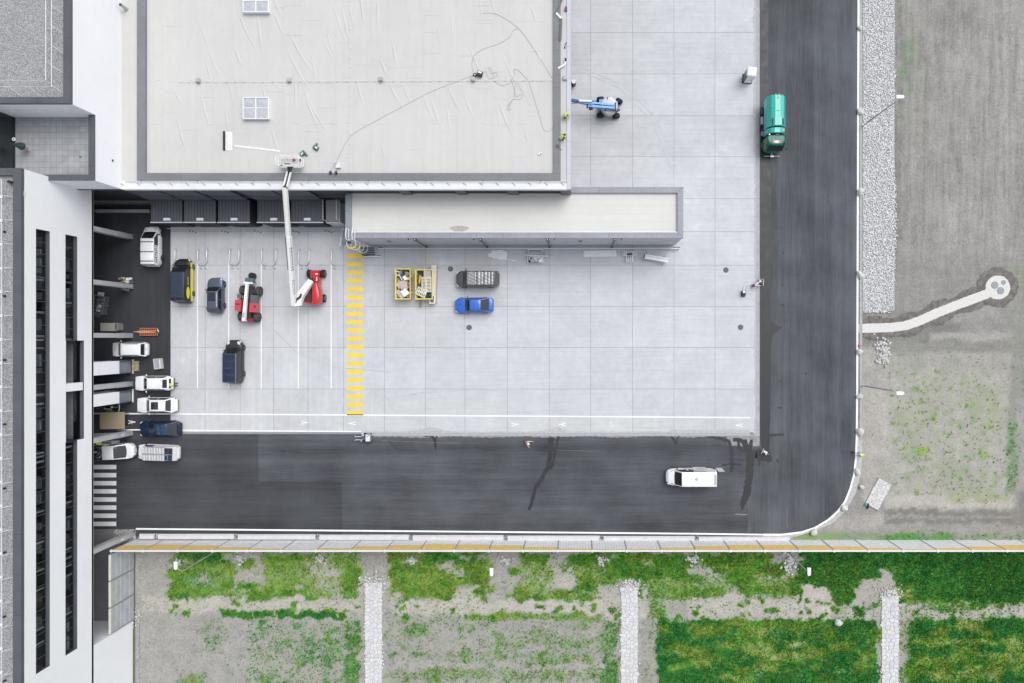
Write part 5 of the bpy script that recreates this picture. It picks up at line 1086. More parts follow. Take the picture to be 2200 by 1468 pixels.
for y in (-.62, .62):
    m2 = MB(); m2.ball((2.18, y, 1.0), (.28, .16, .06), 0, 10, 6, -.5 * np.sign(y)); m2.build('pale_bonnet_oval', M_lamp, t, True)  # pale lens-coloured oval on each side of the bonnet
# white van with slatted roof load
t, sf, d_ = car('panel_van', 'white van carrying white tubes and blue crates on its roof, below the navy car', at(344, 971, .5), WEST - .035, 4.90, 1.86, 1.86, W_white, zb=1.06, nose=.84, hood=.16, ws=.15, rr=.05, rb=.012, van=True, roofw=.83, cat='van', front_win_only=True)
rs = random.Random(12)
for k in range(14):
    x = -1.35 + k * .185
    for y0_, y1_ in ((-.76, -.06), (.14, .78)):
        m2 = MB(); m2.tube([(x + rs.uniform(-.01, .01), y0_, 1.99), (x, y1_, 1.99)], .058, 8); m2.build('roof_tube', M_lead if k % 3 else M_wmet, t)
m2 = MB(); m2.bx(-1.45, 1.2, -.79, .80, 1.885, 1.90); m2.build('tube_gap_shade', M_cladL, t)  # dark sheet added below the tubes to paint shade into their gaps
m2 = MB(); m2.bx(-2.3, 1.2, -.06, .14, 1.92, 1.96); m2.build('roof_board', M_steel, t)
for (x, y, c_, n) in [(-1.65, -.38, (.10, .035, .06), 'maroon'), (-2.10, -.38, (.05, .06, .10), 'navy'), (-1.65, .40, (.10, .24, .48), 'blue'), (-2.10, .40, (.03, .09, .11), 'teal')]:
    m2 = MB(); m2.bx(x - .22, x + .2, y - .36, y + .34, 1.92, 2.08); m2.bx(x - .15, x + .13, y - .28, y + .26, 2.081, 2.086, 1); m2.build('roof_crate', [paint('crate_' + n, c_, .5, var=.3, scale=5), M_blk], t)
m2 = MB(); bars(m2, -1.6, -.925, 1.25, 5, .3, .25, .05, random.Random(2), 'XZ'); m2.v = [(x, -y, z) for x, y, z in m2.v]; m2.build('side_stripe', paint('maroon_stripe', (.16, .03, .05), .5), t)
# white pickup
t, sf, d_ = car('pickup_truck', 'white pickup with its loaded bed under the office overhang', at(240, 971, .9), EAST + .05, 5.3, 1.92, 1.86, W_white, zb=1.05, nose=.98, hood=.13, ws=.22, rr=.40, rb=.375, van=True, roofw=.84, cat='truck', front_win_only=True)
m2 = MB(); m2.bx(-2.55, -.75, -.86, .86, 1.03, 1.10, 0)
for a in ((-2.6, -2.5, -.9, .9), (-.80, -.72, -.9, .9), (-2.5, -.8, -.92, -.84), (-2.5, -.8, .84, .92)): m2.bx(a[0], a[1], a[2], a[3], 1.0, 1.42, 1)
m2.build('cargo_bed', [M_blk, M_cladL], t)
for k in range(12):
    m2 = MB(); m2.box((-2.3 + random.random() * 1.3, random.uniform(-.6, .6), 1.2), (random.uniform(.2, .6), random.uniform(.1, .3), .15), random.uniform(0, 3)); m2.build('load', [M_steel, M_conP, M_cladL][k % 3], t)
m2 = MB(); m2.add([(2.12, v, 1.045 - .02 * abs(v)) for v in (-.45, .45)] + [(2.30, v, 1.01) for v in (-.42, .42)], [(0, 2, 3, 1)]); m2.build('bonnet_banner', paint('green_banner', (.12, .36, .25), .5), t)
# long white van with open doors
t, sf, d_ = car('panel_van', 'long white van with side and rear door open on the asphalt', at(1486, 1026, 1.2), WEST, 5.95, 2.02, 2.5, W_white, zb=1.22, nose=.98, hood=.145, ws=.13, rr=.04, rb=.012, van=True, roofw=.83, cat='van', front_win_only=True, wheelbase=3.66)
m2 = MB(); m2.add([(-.05, -1.0, .45), (.95, -1.0, .45), (.93, -.90, 2.32), (-.05, -.90, 2.32)], [(0, 1, 2, 3)]); m2.v = [(x + .0, y - .012, z) for x, y, z in m2.v]; m2.build('side_opening', M_blk, t); rs = random.Random(6)
for k in range(26):
    m2 = MB(); m2.box((rs.uniform(0, .9), -1.0 + rs.uniform(-.03, .02), rs.uniform(.7, 2.2)), (rs.uniform(.08, .25), .05, rs.uniform(.06, .18)), 0); m2.build('tool_shelf_item', [M_steel, M_conP, M_cladL, M_desk][k % 4], t)
m2 = MB(); m2.add([(-1.75, -1.10, .5), (-.12, -1.10, .5), (-.12, -1.0, 2.25), (-1.75, -1.0, 2.25)], [(0, 1, 2, 3)]); m2.add([(x, y + .05, z) for x, y, z in m2.v[:4]], [(3, 2, 1, 0)]); sd = m2.build('sliding_door', W_white, t)
m2 = MB(); bars(m2, -1.45, -1.068, 1.55, 7, .11, .16, .05, random.Random(7), 'XZ'); bars(m2, -1.5, -1.085, 1.2, 14, .05, .05, .025, random.Random(8), 'XZ'); m2.build('door_lettering', M_mark, sd)
m2 = MB(); m2.add([(-2.98, -1.0, .5), (-3.72, -1.02, .5), (-3.70, -.93, 2.28), (-2.98, -.90, 2.28)], [(0, 1, 2, 3)]); m2.add([(x, y + .04, z) for x, y, z in m2.v[:4]], [(3, 2, 1, 0)]); m2.build('rear_door', W_white, t)
for (x, y) in ((-.35, -.05), ): m2 = MB(); m2.cyl((x, y, 2.53), .17, .07, 14); m2.build('roof_vent', M_conP, t)
m2 = MB(); m2.cyl((.78, .35, 2.52), .06, .05, 10); m2.build('roof_cap', M_wmet, t)
m2 = MB(); m2.box((-2.55, .0, 2.49), (.26, 1.25, .02)); m2.build('rear_roof_panel', M_conP, t)
m2 = MB(); m2.cyl((2.45, -.45, 1.165), .15, .012, 16); m2.build('bonnet_emblem', M_steel, t)
m2 = MB(); bars(m2, -.3, 0, 0, 9, .05, .07, .03, random.Random(15)); m2.v = [(2.42 + v[1], v[0] + .25, 1.168) for v in m2.v]; m2.build('bonnet_lettering', M_conP, t)
for y in (-.78, .78): m2 = MB(); m2.box((2.28, y, 1.20), (.4, .07, .02), -.35 * np.sign(y)); m2.build('hood_vent', M_blk, t)

# ---------------------------------------------------------------- green sweeper truck
c = P(1655, 277); t = thing('sweeper_truck', 'turquoise green street sweeper truck driving down the dark asphalt road', 'truck', (c[0], c[1], .004), SOUTH)
Gn = carpaint('turquoise', (.010, .40, .335)); Gd = carpaint('deep_green', (.004, .14, .09)); M_ch = paint('chassis', (.03, .032, .034), .6)
m2 = MB(); m2.bx(-3.0, 2.9, -.45, .45, .55, .85); m2.bx(-.1, 1.2, -1.05, 1.05, .5, .9); m2.build('chassis', M_ch, t)
prof_ = [(1.10, 1.15), (1.10, 2.35), (.72, 3.0), (.30, 3.12), (-.30, 3.12), (-.72, 3.0), (-1.10, 2.35), (-1.10, 1.15)]
m2 = MB(); m2.rings([[(x, y * s, 1.15 + (z - 1.15) * s2) for y, z in prof_] for x, s, s2 in ((-3.05, .94, .96), (-2.95, 1, 1), (.55, 1, 1), (.58, .97, .98))]); hb = m2.build('hopper', Gn, t)
m2 = MB(); m2.bx(-.45, .52, -.38, .42, 3.10, 3.20); m2.build('hopper_hatch', Gn, t)
for y in (-.60, .62): m2 = MB(); m2.box((.1, y, 3.055), (.78, .14, .05), 0, 0, Matrix.Rotation(R(-18 if y > 0 else 18), 3, 'X')); m2.build('side_vent', M_ch, t)
m2 = MB(); m2.box((-2.65, .0, 3.125), (.28, .08, .03)); m2.build('handle_slot', M_blk, t)
rs = random.Random(3); m2 = MB()
for y in (-.05, .14): m2.tube([(-1.95 + .14 * math.cos(a), y - .05 + .10 * math.sin(a), 3.13) for a in np.linspace(.5, 2.4, 6)], .018, 5); m2.tube([(-1.95 - .14 * math.cos(a), y - .05 + .10 * math.sin(a), 3.13) for a in np.linspace(.5, 2.4, 6)], .018, 5)
for x in (-1.2, -.75): bars(m2, 0, 0, 0, 6, .05, .05, .02, rs); 
m2.v = [v if v[2] > 3 else (-1.15 + v[1], v[0] - .2, 3.13) for v in m2.v]; m2.build('white_emblem', M_wmet, t)
m2 = MB(); m2.rings([[(x, y * .98, 1.0 + (z - 1.15) * .95) for y, z in prof_] for x in (.70, 1.28)]); m2.build('fan_housing', Gn, t)
m2 = MB(); m2.box((1.0, .75, 2.93), (.3, .06, .05)); m2.box((1.1, .68, 2.9), (.06, .2, .05)); m2.build('housing_bracket', M_wmet, t)
m2 = MB(); m2.bx(1.3, 1.5, -.9, .9, .9, 2.2); m2.box((1.42, -.15, 2.3), (.16, .55, .2)); m2.tube([(1.38, .4, 2.3), (1.42, -.1, 2.5)], .05, 6, 1); m2.tube([(1.42, -.8, 2.2), (1.42, -.8, 2.55)], .09, 8, 1); m2.build('engine_pack', [M_ch, M_steel], t)
m2 = MB(); rg = []
for z, x0_, x1_, w_ in ((.55, 1.5, 3.12, 1.10), (1.35, 1.5, 3.14, 1.14), (1.6, 1.5, 3.08, 1.12), (2.42, 1.5, 2.62, .99), (2.52, 1.56, 2.50, .93)):
    r0 = .16; rg.append([(x0_ + r0, -w_, z), (x1_ - .4, -w_, z), (x1_ - .1, -w_ + .25, z), (x1_, -w_ * .5, z), (x1_ + .03, 0, z), (x1_, w_ * .5, z), (x1_ - .1, w_ - .25, z), (x1_ - .4, w_, z), (x0_ + r0, w_, z), (x0_, w_ - r0, z), (x0_, -w_ + r0, z)])
m2.rings(rg); m2.build('cab', Gd, t, True, ang=30)
m2 = MB(); m2.add([(3.10, -.98, 1.62), (3.11, 0, 1.62), (3.10, .98, 1.62), (2.70, -.86, 2.38), (2.72, 0, 2.38), (2.70, .86, 2.38)], [(0, 1, 4, 3), (1, 2, 5, 4)]); m2.v = [(x + .035, y, z + .02) for x, y, z in m2.v]; m2.build('windshield', M_cglass, t)
for sy in (1, -1):
    m2 = MB(); m2.add([(1.75, sy * 1.135, 1.62), (2.75, sy * 1.125, 1.62), (2.42, sy * 1.02, 2.36), (1.78, sy * 1.02, 2.36)], [(0, 1, 2, 3) if sy < 0 else (3, 2, 1, 0)]); m2.build('side_window', M_cglass, t)
    m2 = MB(); m2.tube([(2.85, sy * 1.0, 1.9), (3.0, sy * 1.35, 2.0)], .025, 6); m2.ball((3.0, sy * 1.36, 1.9), (.07, .12, .2), 0, 8, 6); m2.build('wing_mirror', M_ch, t, True)
m2 = MB(); m2.box((2.30, .0, 2.56), (.26, .50, .08), 0, 0)
for y in (-.36, .36): m2.cyl((2.30, y, 2.57), .13, .10, 14, 1)
m2.build('light_bar', [M_wmet, paint('orange_beacon', (.62, .15, .06), .35)], t)
m2 = MB(); m2.tube([(3.42, -.9, .42), (3.42, 1.0, .42)], .05, 8); m2.box((3.45, .06, .45), (.2, .42, .2)); m2.tube([(3.0, 0, .6), (3.45, 0, .5)], .06, 6); m2.build('spray_bar', M_steel, t)
for y in (1.12, -1.12):
    m2 = MB(); m2.cyl((.2, y * 1.0, .32), .26, .2, 16); m2.tube([(.2, y, .5), (.5, y * .85, .9)], .09, 8); m2.build('side_brush', M_steel if y > 0 else M_ch, t)
    m2 = MB(); m2.tube([(-1.2, y * 1.02, .62), (-.3, y * 1.02, .62)], .2, 12); m2.box((.75, y * 1.0, .5), (.5, .2, .4)); m2.build('side_tank', M_steel, t, True)
    for x in (-1.9, 2.15): wheel(t, x, y * .90, .48, .34, 1 if y > 0 else -1, M_steel)
for k in range(9):
    m2 = MB(); m2.box((-3.08, -.85 + k * .21, 2.55 + (.4 if 1 < k < 7 else 0)), (.12, .08, .12)); m2.build('rear_fitting', M_wmet if k % 2 else M_ch, t)
m2 = MB(); m2.box((-2.75, 1.22, 1.35), (.14, .35, .1)); m2.box((-2.95, 1.15, 1.3), (.08, .2, .08)); m2.build('rear_marker', M_wmet, t)

# ---------------------------------------------------------------- boom lifts and telehandler
Rd = carpaint('red', (.48, .018, .022)); M_boom = paint('white_boom', (.80, .80, .79), .35, var=.05, scale=2)
def wheelset(t, ws, r, wd, rim=M_rim):
    for x, y, turn in ws: wheel(t, x, y, r, wd, 1 if y > 0 else -1, rim, turn)
# red lift with raised white boom (local axes = world axes, origin under the turret)
c0 = P(684, 615); t = thing('boom_lift', 'red boom lift with long white boom raised over the hall roof edge', 'boom lift', (c0[0], c0[1], Z_SLAB))
def q(px, py, h): a = P(px, py, h); return Vector((a[0] - c0[0], a[1] - c0[1], h))
hub = [q(665, 588, .5), q(695, 588, .5), q(662, 641, .5), q(695, 641, .5)]
m2 = MB(); cx_ = (hub[0].x + hub[1].x) / 2; m2.bx(cx_ - .55, cx_ + .55, hub[2].y - .5, hub[0].y + .35, .45, 1.0, 0); m2.bx(hub[0].x + .25, hub[1].x - .25, hub[0].y - .12, hub[0].y + .12, .4, .65, 1); m2.bx(hub[2].x + .25, hub[3].x - .25, hub[2].y - .12, hub[2].y + .12, .4, .65, 1)
ch_ = m2.build('chassis', [Rd, M_ch], t); m2 = MB(); m2.box((cx_ + .2, hub[0].y - .1, 1.01), (.28, .16, .02)); m2.box((cx_ + .22, hub[0].y - .62, 1.01), (.12, .3, .02)); m2.add([(cx_ + .08, hub[0].y - .78, 1.012), (cx_ + .36, hub[0].y - .78, 1.012), (cx_ + .22, hub[0].y - .98, 1.012)], [(2, 1, 0)]); m2.build('white_arrow', M_wmet, ch_)
for k, h_ in enumerate(hub):
    o = wheel(t, h_.x, h_.y, .47, .42, 1 if k % 2 == 0 else -1, M_steel); o.rotation_euler.z = R(90); o.location = (h_.x, h_.y, .47)
# counterweight / engine cowl: teardrop, and dark bay
m2 = MB(); o_ = [(669, 612), (680, 603), (686, 612), (690, 626), (691, 640), (689, 650), (680, 655), (668, 656)]
rg = []
for h_, s in ((1.0, .94), (1.15, 1.0), (1.75, 1.0), (1.98, .92), (2.06, .74)):
    pts = [q(a, b, 1.6) for a, b in [(672, 618), (676, 608), (681, 605), (685, 611), (689, 624), (690.5, 640), (689, 650), (681, 655), (671, 656), (672, 640)]]; cx2 = sum(p.x for p in pts) / len(pts); cy2 = sum(p.y for p in pts) / len(pts)
    rg.append([(cx2 + (p.x - cx2) * s, cy2 + (p.y - cy2) * s, h_) for p in pts])
m2.rings(rg); m2.build('engine_cowl', Rd, t, True, ang=45)
m2 = MB(); rg = []
for h_, s in ((1.0, .96), (1.5, 1.0), (1.62, .94)):
    pts = [q(a, b, 1.4) for a, b in [(653, 637), (660, 634), (664, 640), (671, 632), (671, 655), (660, 652), (651, 649)]]; cx2 = sum(p.x for p in pts) / 7; cy2 = sum(p.y for p in pts) / 7; rg.append([(cx2 + (p.x - cx2) * s, cy2 + (p.y - cy2) * s, h_) for p in pts])
m2.rings(rg); m2.build('tank_cowl', Rd, t, True, ang=45)
m2 = MB(); a_ = q(666, 628, 1.5); m2.box((a_.x, a_.y - .35, 1.55), (.35, 1.7, .3), 0, 0); b_ = q(658, 643, 1.7); m2.box((b_.x, b_.y, 1.66), (.22, .55, .12), 0, 0); m2.cyl((cx_ , (hub[0].y + hub[2].y) / 2 - .1, 1.0), .6, .2, 20, 0); m2.build('turret', M_ch, t)
def beam(a, b, w0, h0, w1=None, h1=None, mi=0, mb=None):
    mb = mb or MB(); a, b = Vector(a), Vector(b); d3 = (b - a).normalized(); s_ = d3.cross(Vector((0, 0, 1))).normalized(); u = s_.cross(d3)
    w1 = w1 or w0; h1 = h1 or h0
    mb.rings([[p + s_ * (sx * ww / 2) + u * (sz * hh / 2) for sx, sz in ((-1, -1), (1, -1), (1, 1), (-1, 1))] for p, ww, hh in ((a, w0, h0), (b, w1, h1))], mi); return mb
m2 = beam(q(669, 604, 1.9), q(645, 637, 2.6), .62, .6, .75, .75); m2.build('lower_boom', M_boom, t)
m2 = MB(); a_ = q(668, 602, 1.9); m2.cyl((a_.x, a_.y + .05, 1.9), .3, .5, 14, 0, 'Y'); m2.build('pivot', M_ch, t)
m2 = beam(q(646, 634, 2.5), q(639, 653, 3.0), .8, .7, .85, .5); beam(q(648, 652, 3.0), q(630, 655, 3.2), .45, .45, None, None, 0, m2); m2.build('knuckle', M_boom, t)
m2 = MB(); a_ = q(645, 640, 2.9); m2.tube([q(647, 632, 3.0), q(645, 638, 3.15), q(639, 643, 3.2)], .12, 8); m2.tube([q(637, 640, 3.2), q(636, 652, 3.3)], .09, 8); m2.build('boom_hose', M_blk, t)
KB, KM, KT = q(632, 655, 3.2), q(621, 508, 6.9), q(613.5, 402, 9.7)
m2 = beam(KB, KM, .42, .62, .40, .58); mb_ = m2.build('main_boom', M_boom, t)
m2 = beam(KM, KT, .30, .44); m2.build('boom_section', M_boom, t)
m2 = beam(KM + Vector((-.29, .0, -.05)), KT + Vector((-.29, 0, -.05)), .12, .16); m2.build('cable_track', M_boom, t)
d3 = (KM - KB).normalized(); L_ = (KM - KB).length; rs = random.Random(4)
sd_ = d3.cross(Vector((0, 0, 1))).normalized(); up_ = sd_.cross(d3); m2 = MB(); Mx = Matrix((sd_, d3, up_)).transposed()
for seg0, seg1 in ((.18, .40), (.53, .87)):
    s_ = seg0
    while s_ < seg1:
        k = rs.uniform(.1, .2); m2.box(KB + d3 * (s_ * L_) + sd_ * .212 + up_ * .05, (.012, k, .22), 0, 0, Mx); m2.box(KB + d3 * (s_ * L_) + sd_ * .15 + up_ * .316, (.07, k * .7, .01), 0, 0, Mx); s_ += (k + .14) / L_
m2.build('boom_lettering', M_mark, mb_)
m2 = MB()
for k in range(22): m2.box(KB + d3 * ((.52 + k * .0215) * L_) - sd_ * .36, (.2, .09, .08), 0, 0, Mx)
m2.build('hose_chain', M_ch, t)
JT = q(622, 369, 9.9); m2 = MB(); s2 = (JT - KT).cross(Vector((0, 0, 1))).normalized()
beam(KT + s2 * .16, JT + s2 * .16, .12, .25, None, None, 0, m2); beam(KT - s2 * .18, JT - s2 * .18, .16, .25, None, None, 0, m2); beam(KT - s2 * .02, JT - s2 * .02, .10, .12, None, None, 1, m2); m2.ball(KT, (.25, .25, .2), 1, 10, 6); m2.ball(JT, (.22, .22, .2), 1, 10, 6); m2.build('jib', [M_boom, M_ch], t)
bc = q(622, 348, 10.4); m2 = MB(); 
def loop(x0_, x1_, y0_, y1_, z, r, rc=.22):
    pts = []
    for cx2, cy2, a0 in ((x1_ - rc, y1_ - rc, 0), (x0_ + rc, y1_ - rc, 90), (x0_ + rc, y0_ + rc, 180), (x1_ - rc, y0_ + rc, 270)):
        for k in range(5): a = R(a0 + k * 22.5); pts.append((cx2 + rc * math.cos(a), cy2 + rc * math.sin(a), z))
    return pts + [pts[0]]
for z, k in ((9.85, .0), (10.35, 0), (10.95, 0)): m2.tube(loop(bc.x - 1.22, bc.x + 1.22, bc.y - .45, bc.y + .52, z, .03), .032, 6)
for x in (-1.2, -.4, .4, 1.2):
    for y in (-.45, .52): m2.tube([(bc.x + x * .98, bc.y + y * .98, 9.85), (bc.x + x * .98, bc.y + y * .98, 10.95)], .025, 6)
m2.tube(loop(bc.x - .42, bc.x + .42, bc.y - .52, bc.y - .28, 11.0, .03, .1), .03, 6); m2.build('basket_rail', M_boom, t, True)
m2 = MB(); m2.bx(bc.x - 1.18, bc.x + 1.18, bc.y - .42, bc.y + .48, 9.82, 9.86); m2.build('basket_floor', paint('mesh_floor', (.50, .505, .50), .7, var=.2, scale=8), t)
m2 = MB(); m2.bx(bc.x - .36, bc.x + .36, bc.y - .46, bc.y - .30, 10.75, 10.97); m2.build('control_box', M_blk, t)
m2 = MB(); m2.add([(bc.x - .35, bc.y - .46, 10.2), (bc.x + .35, bc.y - .46, 10.2), (JT.x + .15, JT.y, 9.9), (JT.x - .15, JT.y, 9.9)], [(0, 1, 2, 3), (3, 2, 1, 0)]); m2.v = [(x, y, z) for x, y, z in m2.v]; m2.build('basket_bracket', M_cladL, t)
for x, c_ in ((-1.05, M_blk), (.28, Rd), (.95, M_blk)): m2 = MB(); m2.box((bc.x + x, bc.y + (.3 if x > 0 else -.25), 9.95), (.22, .2, .2), .4); m2.build('basket_tool', c_, t)

# telehandler facing north
c1 = P(543, 650); t = thing('telehandler', 'red telehandler with slim white boom and muddy tyres, facing the dock', 'telehandler', (c1[0], c1[1], Z_SLAB), NORTH - .06)
Rf = carpaint('faded_red', (.50, .055, .075)); M_mud = paint('muddy_tyre', (.065, .062, .056), .95, var=.4, scale=6); M_rr = paint('red_rim', (.34, .09, .09), .6)
M_tyre_, M_tyre = M_tyre, M_mud
wheelset(t, [(1.35, .95, 0), (1.35, -1.0, 0), (-1.75, .95, .0), (-1.75, -1.0, 0)], .60, .42, M_rr)
M_tyre = M_tyre_
m2 = MB(); m2.bx(-2.3, 1.9, -.42, .42, .5, 1.05); m2.bx(1.25, 1.45, -.8, .8, .5, .75); m2.bx(-1.85, -1.65, -.8, .8, .5, .75); m2.build('chassis', M_ch, t)
m2 = MB(); rg = [[(x, y, z) for x, y in ((-1.25, .38), (-1.2, 1.18), (.25, 1.18), (.42, .80), (.42, .38))] for z in (.7, 1.0)]; rg += [[(x, y, z) for x, y in ((-1.2, .40), (-1.1, 1.10), (.1, 1.12), (.22, .72), (.22, .40))] for z in (1.95, 2.05)]; m2.rings(rg); m2.build('cab', Rf, t, True, ang=30)
m2 = MB(); m2.add([(-1.15, 1.17, 1.15), (.15, 1.17, 1.15), (.05, 1.14, 1.85), (-1.1, 1.14, 1.85)], [(0, 1, 2, 3)]); m2.add([(.44, .42, 1.1), (.44, .8, 1.1), (.26, .72, 1.85), (.26, .42, 1.85)], [(0, 1, 2, 3)]); m2.build('cab_window', M_cglass, t)
m2 = MB(); bars(m2, 0, 0, 0, 5, .07, .14, .03, random.Random(11)); m2.v = [(-.35 + v[1], .55 + v[0], 2.058) for v in m2.v]; m2.build('cab_lettering', M_mark, t)
m2 = MB(); m2.bx(-1.2, -.1, -1.18, -.32, .75, 1.42); m2.build('engine_hood', Rf, t); m2 = MB(); m2.bx(-.1, .85, -1.1, -.32, .7, 1.3); m2.build('engine_cover', M_cladL, t)
m2 = MB(); m2.box((-.5, -.95, 1.43), (.25, .2, .02)); m2.build('exhaust_plate', M_blk, t)
m2 = beam((-2.3, -.04, 1.95), (2.2, .05, 1.5), .36, .40, .28, .34); m2.add([(-2.35, -.30, 1.6), (-2.35, .32, 1.6), (-1.8, .2, 2.12), (-1.8, -.2, 2.12)], [(0, 1, 2, 3), (3, 2, 1, 0)]); bm_ = m2.build('boom', M_boom, t)
m2 = MB(); m2.tube([(-1.9, -.08, 2.13), (-1.3, -.08, 2.09), (-1.3, .0, 2.08), (-1.85, .05, 2.13)], .02, 5); m2.build('boom_step', M_blk, bm_)
m2 = MB(); m2.bx(2.15, 2.35, -.55, .55, .9, 1.5); m2.tube([(2.3, -.85, 1.3), (2.3, .7, 1.3)], .05, 6, 1); m2.build('carriage', [M_boom, M_ch], t)
m2 = MB(); m2.bx(2.4, 2.85, -.45, .45, .6, 1.3); m2.build('attachment_box', paint('teal_metal', (.07, .15, .19), .5, var=.4, scale=5), t)
m2 = MB(); m2.tube([(3.15, .05, .12), (3.15, .05, .6)], .40, 18); m2.tube([(3.1, .0, .6), (3.1, 0, .75)], .16, 10); m2.build('drum_head', M_blk, t, True)
m2 = MB(); m2.bx(-2.35, -1.95, -.7, .45, .5, 1.1); m2.build('counterweight', paint('dark_red_cast', (.28, .012, .05), .5), t)
for y in (.75, -.72):
    m2 = MB(); m2.box((-2.1, y, .85), (.45, .3, .4)); m2.build('rear_step', M_ch, t)
for y in (.6, -.62): m2 = MB(); m2.box((1.35, y, 1.12), (.5, .25, .1)); m2.box((1.1, y, 1.0), (.15, .3, .2)); m2.build('mudguard', M_ch, t)
m2 = MB(); m2.box((.6, .95, 1.35), (.55, .5, .12)); m2.build('front_deck', paint('grey_green_metal', (.12, .125, .115), .6, var=.4, scale=5), t)

# blue boom lift working at the roof edge
c2 = P(1305, 231); t = thing('boom_lift', 'blue boom lift with grey round turret, its boom reaching under the roof edge', 'boom lift', (c2[0], c2[1], Z_SLAB))
Bl = carpaint('lift_blue', (.015, .22, .58)); M_tur = paint('grey_cowl', (.55, .56, .58), .4, var=.08, scale=2)
def q(px, py, h): a = P(px, py, h); return Vector((a[0] - c2[0], a[1] - c2[1], h))
for (px, py, tr) in ((1290, 214, R(5)), (1290, 248, 0), (1330, 218, R(-30)), (1324, 250, R(14))): a_ = q(px, py, .45); o = wheel(t, a_.x, a_.y, .45, .42, 1 if py < 230 else -1, M_ch, tr)
m2 = MB(); m2.bx(-1.02, -.62, -.68, .66, .35, .95); m2.bx(-.7, 1.2, -.45, .45, .4, .9); m2.bx(.85, 1.1, -.6, .55, .35, .7); m2.build('chassis', Bl, t)
tc = q(1308, 229, 1.4); m2 = MB(); rg = []
for z, r_ in ((.95, .94), (1.05, 1.0), (1.62, 1.0), (1.78, .93), (1.82, .78)): rg.append([(tc.x + r_ * math.cos(a) * 1.02, tc.y + r_ * math.sin(a) * 1.06, z) for a in np.linspace(0, 6.283, 33)[:-1]])
m2.rings(rg); m2.build('turret', M_tur, t, True, ang=40)
for px, py in ((1305, 211), (1301, 237)): a_ = q(px, py, 1.85); m2 = MB(); m2.box((a_.x, a_.y, 1.85), (.10, .2, .06)); m2.build('cowl_latch', M_blk, t)
m2 = MB(); a_ = q(1326, 240, 1.2); m2.box((a_.x, a_.y, 1.2), (.15, .7, .3), -.7); m2.box((a_.x + .2, a_.y + .15, 1.3), (.2, .15, .2)); m2.build('control_panel', M_ch, t)
A1, A0 = q(1320, 229.5, 2.3), q(1263, 225, 2.5)
m2 = MB(); beam(A1 + Vector((0, .16, 0)), A0 + Vector((0, .18, .1)), .22, .35, None, None, 0, m2); beam(A1 + Vector((0, -.16, 0)), A0 + Vector((0, -.18, 0)), .26, .35, None, None, 0, m2); m2.bx(A1.x - .1, A1.x + .05, A1.y - .35, A1.y + .35, 1.9, 2.5, 0); m2.build('main_boom', Bl, t)
m2 = MB(); m2.bx(A1.x + .06, A1.x + .2, A1.y - .45, A1.y + .45, 1.85, 2.5); m2.build('boom_cap', M_ch, t); m2 = MB(); m2.bx(A0.x - .15, A0.x, A0.y - .35, A0.y + .25, 2.2, 2.6); m2.build('boom_collar', M_ch, t)
m2 = MB(); m2.box((A0.x + .35, A0.y - .42, 2.3), (.5, .25, .3)); m2.build('hydraulic_block', M_ch, t); m2 = MB(); m2.box((A0.x + .6, A0.y + .35, 2.4), (.25, .2, .2)); m2.build('hydraulic_block', M_ch, t)
m2 = beam(q(1272, 224, 2.6), q(1244, 219, 2.6), .34, .4); m2.build('fly_boom', Bl, t)
m2 = beam(q(1271, 217.5, 2.9), q(1244, 216.5, 2.9), .22, .1); m2.build('hose_tray', M_wmet, t)
m2 = MB(); beam(q(1245, 219, 2.6), q(1228, 216, 2.5), .30, .34, None, None, 0, m2); beam(q(1228, 216, 2.5), q(1205, 217, 2.4), .25, .3, None, None, 0, m2); m2.tube([q(1240, 222, 2.7), q(1232, 222.5, 2.7), q(1226, 223.5, 2.6)], .04, 6, 1); m2.build('jib', [paint('dark_lift_blue', (.012, .13, .32), .4, var=.25, scale=5), M_ch], t)
a_ = q(1196, 217, 2.3); m2 = MB()
for z in (1.6, 2.1, 2.7): m2.tube(loop(a_.x - .45, a_.x + .45, a_.y - .9, a_.y + .9, z, .03, .12), .03, 6)
for sx in (-.44, .44):
    for sy in (-.88, 0, .88): m2.tube([(a_.x + sx, a_.y + sy, 1.6), (a_.x + sx, a_.y + sy, 2.7)], .025, 6)
m2.bx(a_.x - .44, a_.x + .44, a_.y - .88, a_.y + .88, 1.55, 1.6); m2.build('basket', M_ch, t)
# ================================================================ STREET LAMPS, BOULDERS, MANHOLES
M_pole = paint('lamp_pole', (.40, .42, .44), .45, .4, var=.08)
def street_lamp(bx_, by_, hx, hy, ang, label):
    b = P(bx_, by_); hd = P(hx, hy, 8.0); t = thing('street_lamp', label, 'street lamp', (b[0], b[1], 0), 0, 'street lamps'); v = Vector((hd[0] - b[0], hd[1] - b[1], 8.0))
    mb = MB(); mb.tube([(0, 0, -.2), (0, 0, 7.6), (v.x * .25, v.y * .25, 7.9), (v.x * .85, v.y * .85, 8.0)], [.09, .065, .05, .045], 10); mb.build('pole', M_pole, t, True)
    mb = MB(); mb.cyl((0, 0, .06), .2, .12, 14); mb.build('base_plate', M_pole, t)
    mb = MB(); o_ = [(-.42, .20), (-.42, -.20), (.30, -.19), (.45, -.10), (.48, 0), (.45, .10), (.30, .19)]; M_ = Matrix.Rotation(ang, 2)
    pts = [M_ @ Vector(p) for p in o_]; mb.rings([[(v.x + p.x * s, v.y + p.y * s, z) for p in pts] for z, s in ((7.95, .92), (8.0, 1), (8.08, 1), (8.12, .9))]); hd_ = mb.build('lamp_head', M_wmet, t)
    mb = MB(); p = M_ @ Vector((-.05, 0)); mb.box((v.x + p.x, v.y + p.y, 7.94), (.5, .26, .02), ang); mb.build('lens', M_lamp, hd_)
street_lamp(1855, 270, 1933, 208.5, 0, 'street lamp on the white gravel bed, leaning over the plain field')
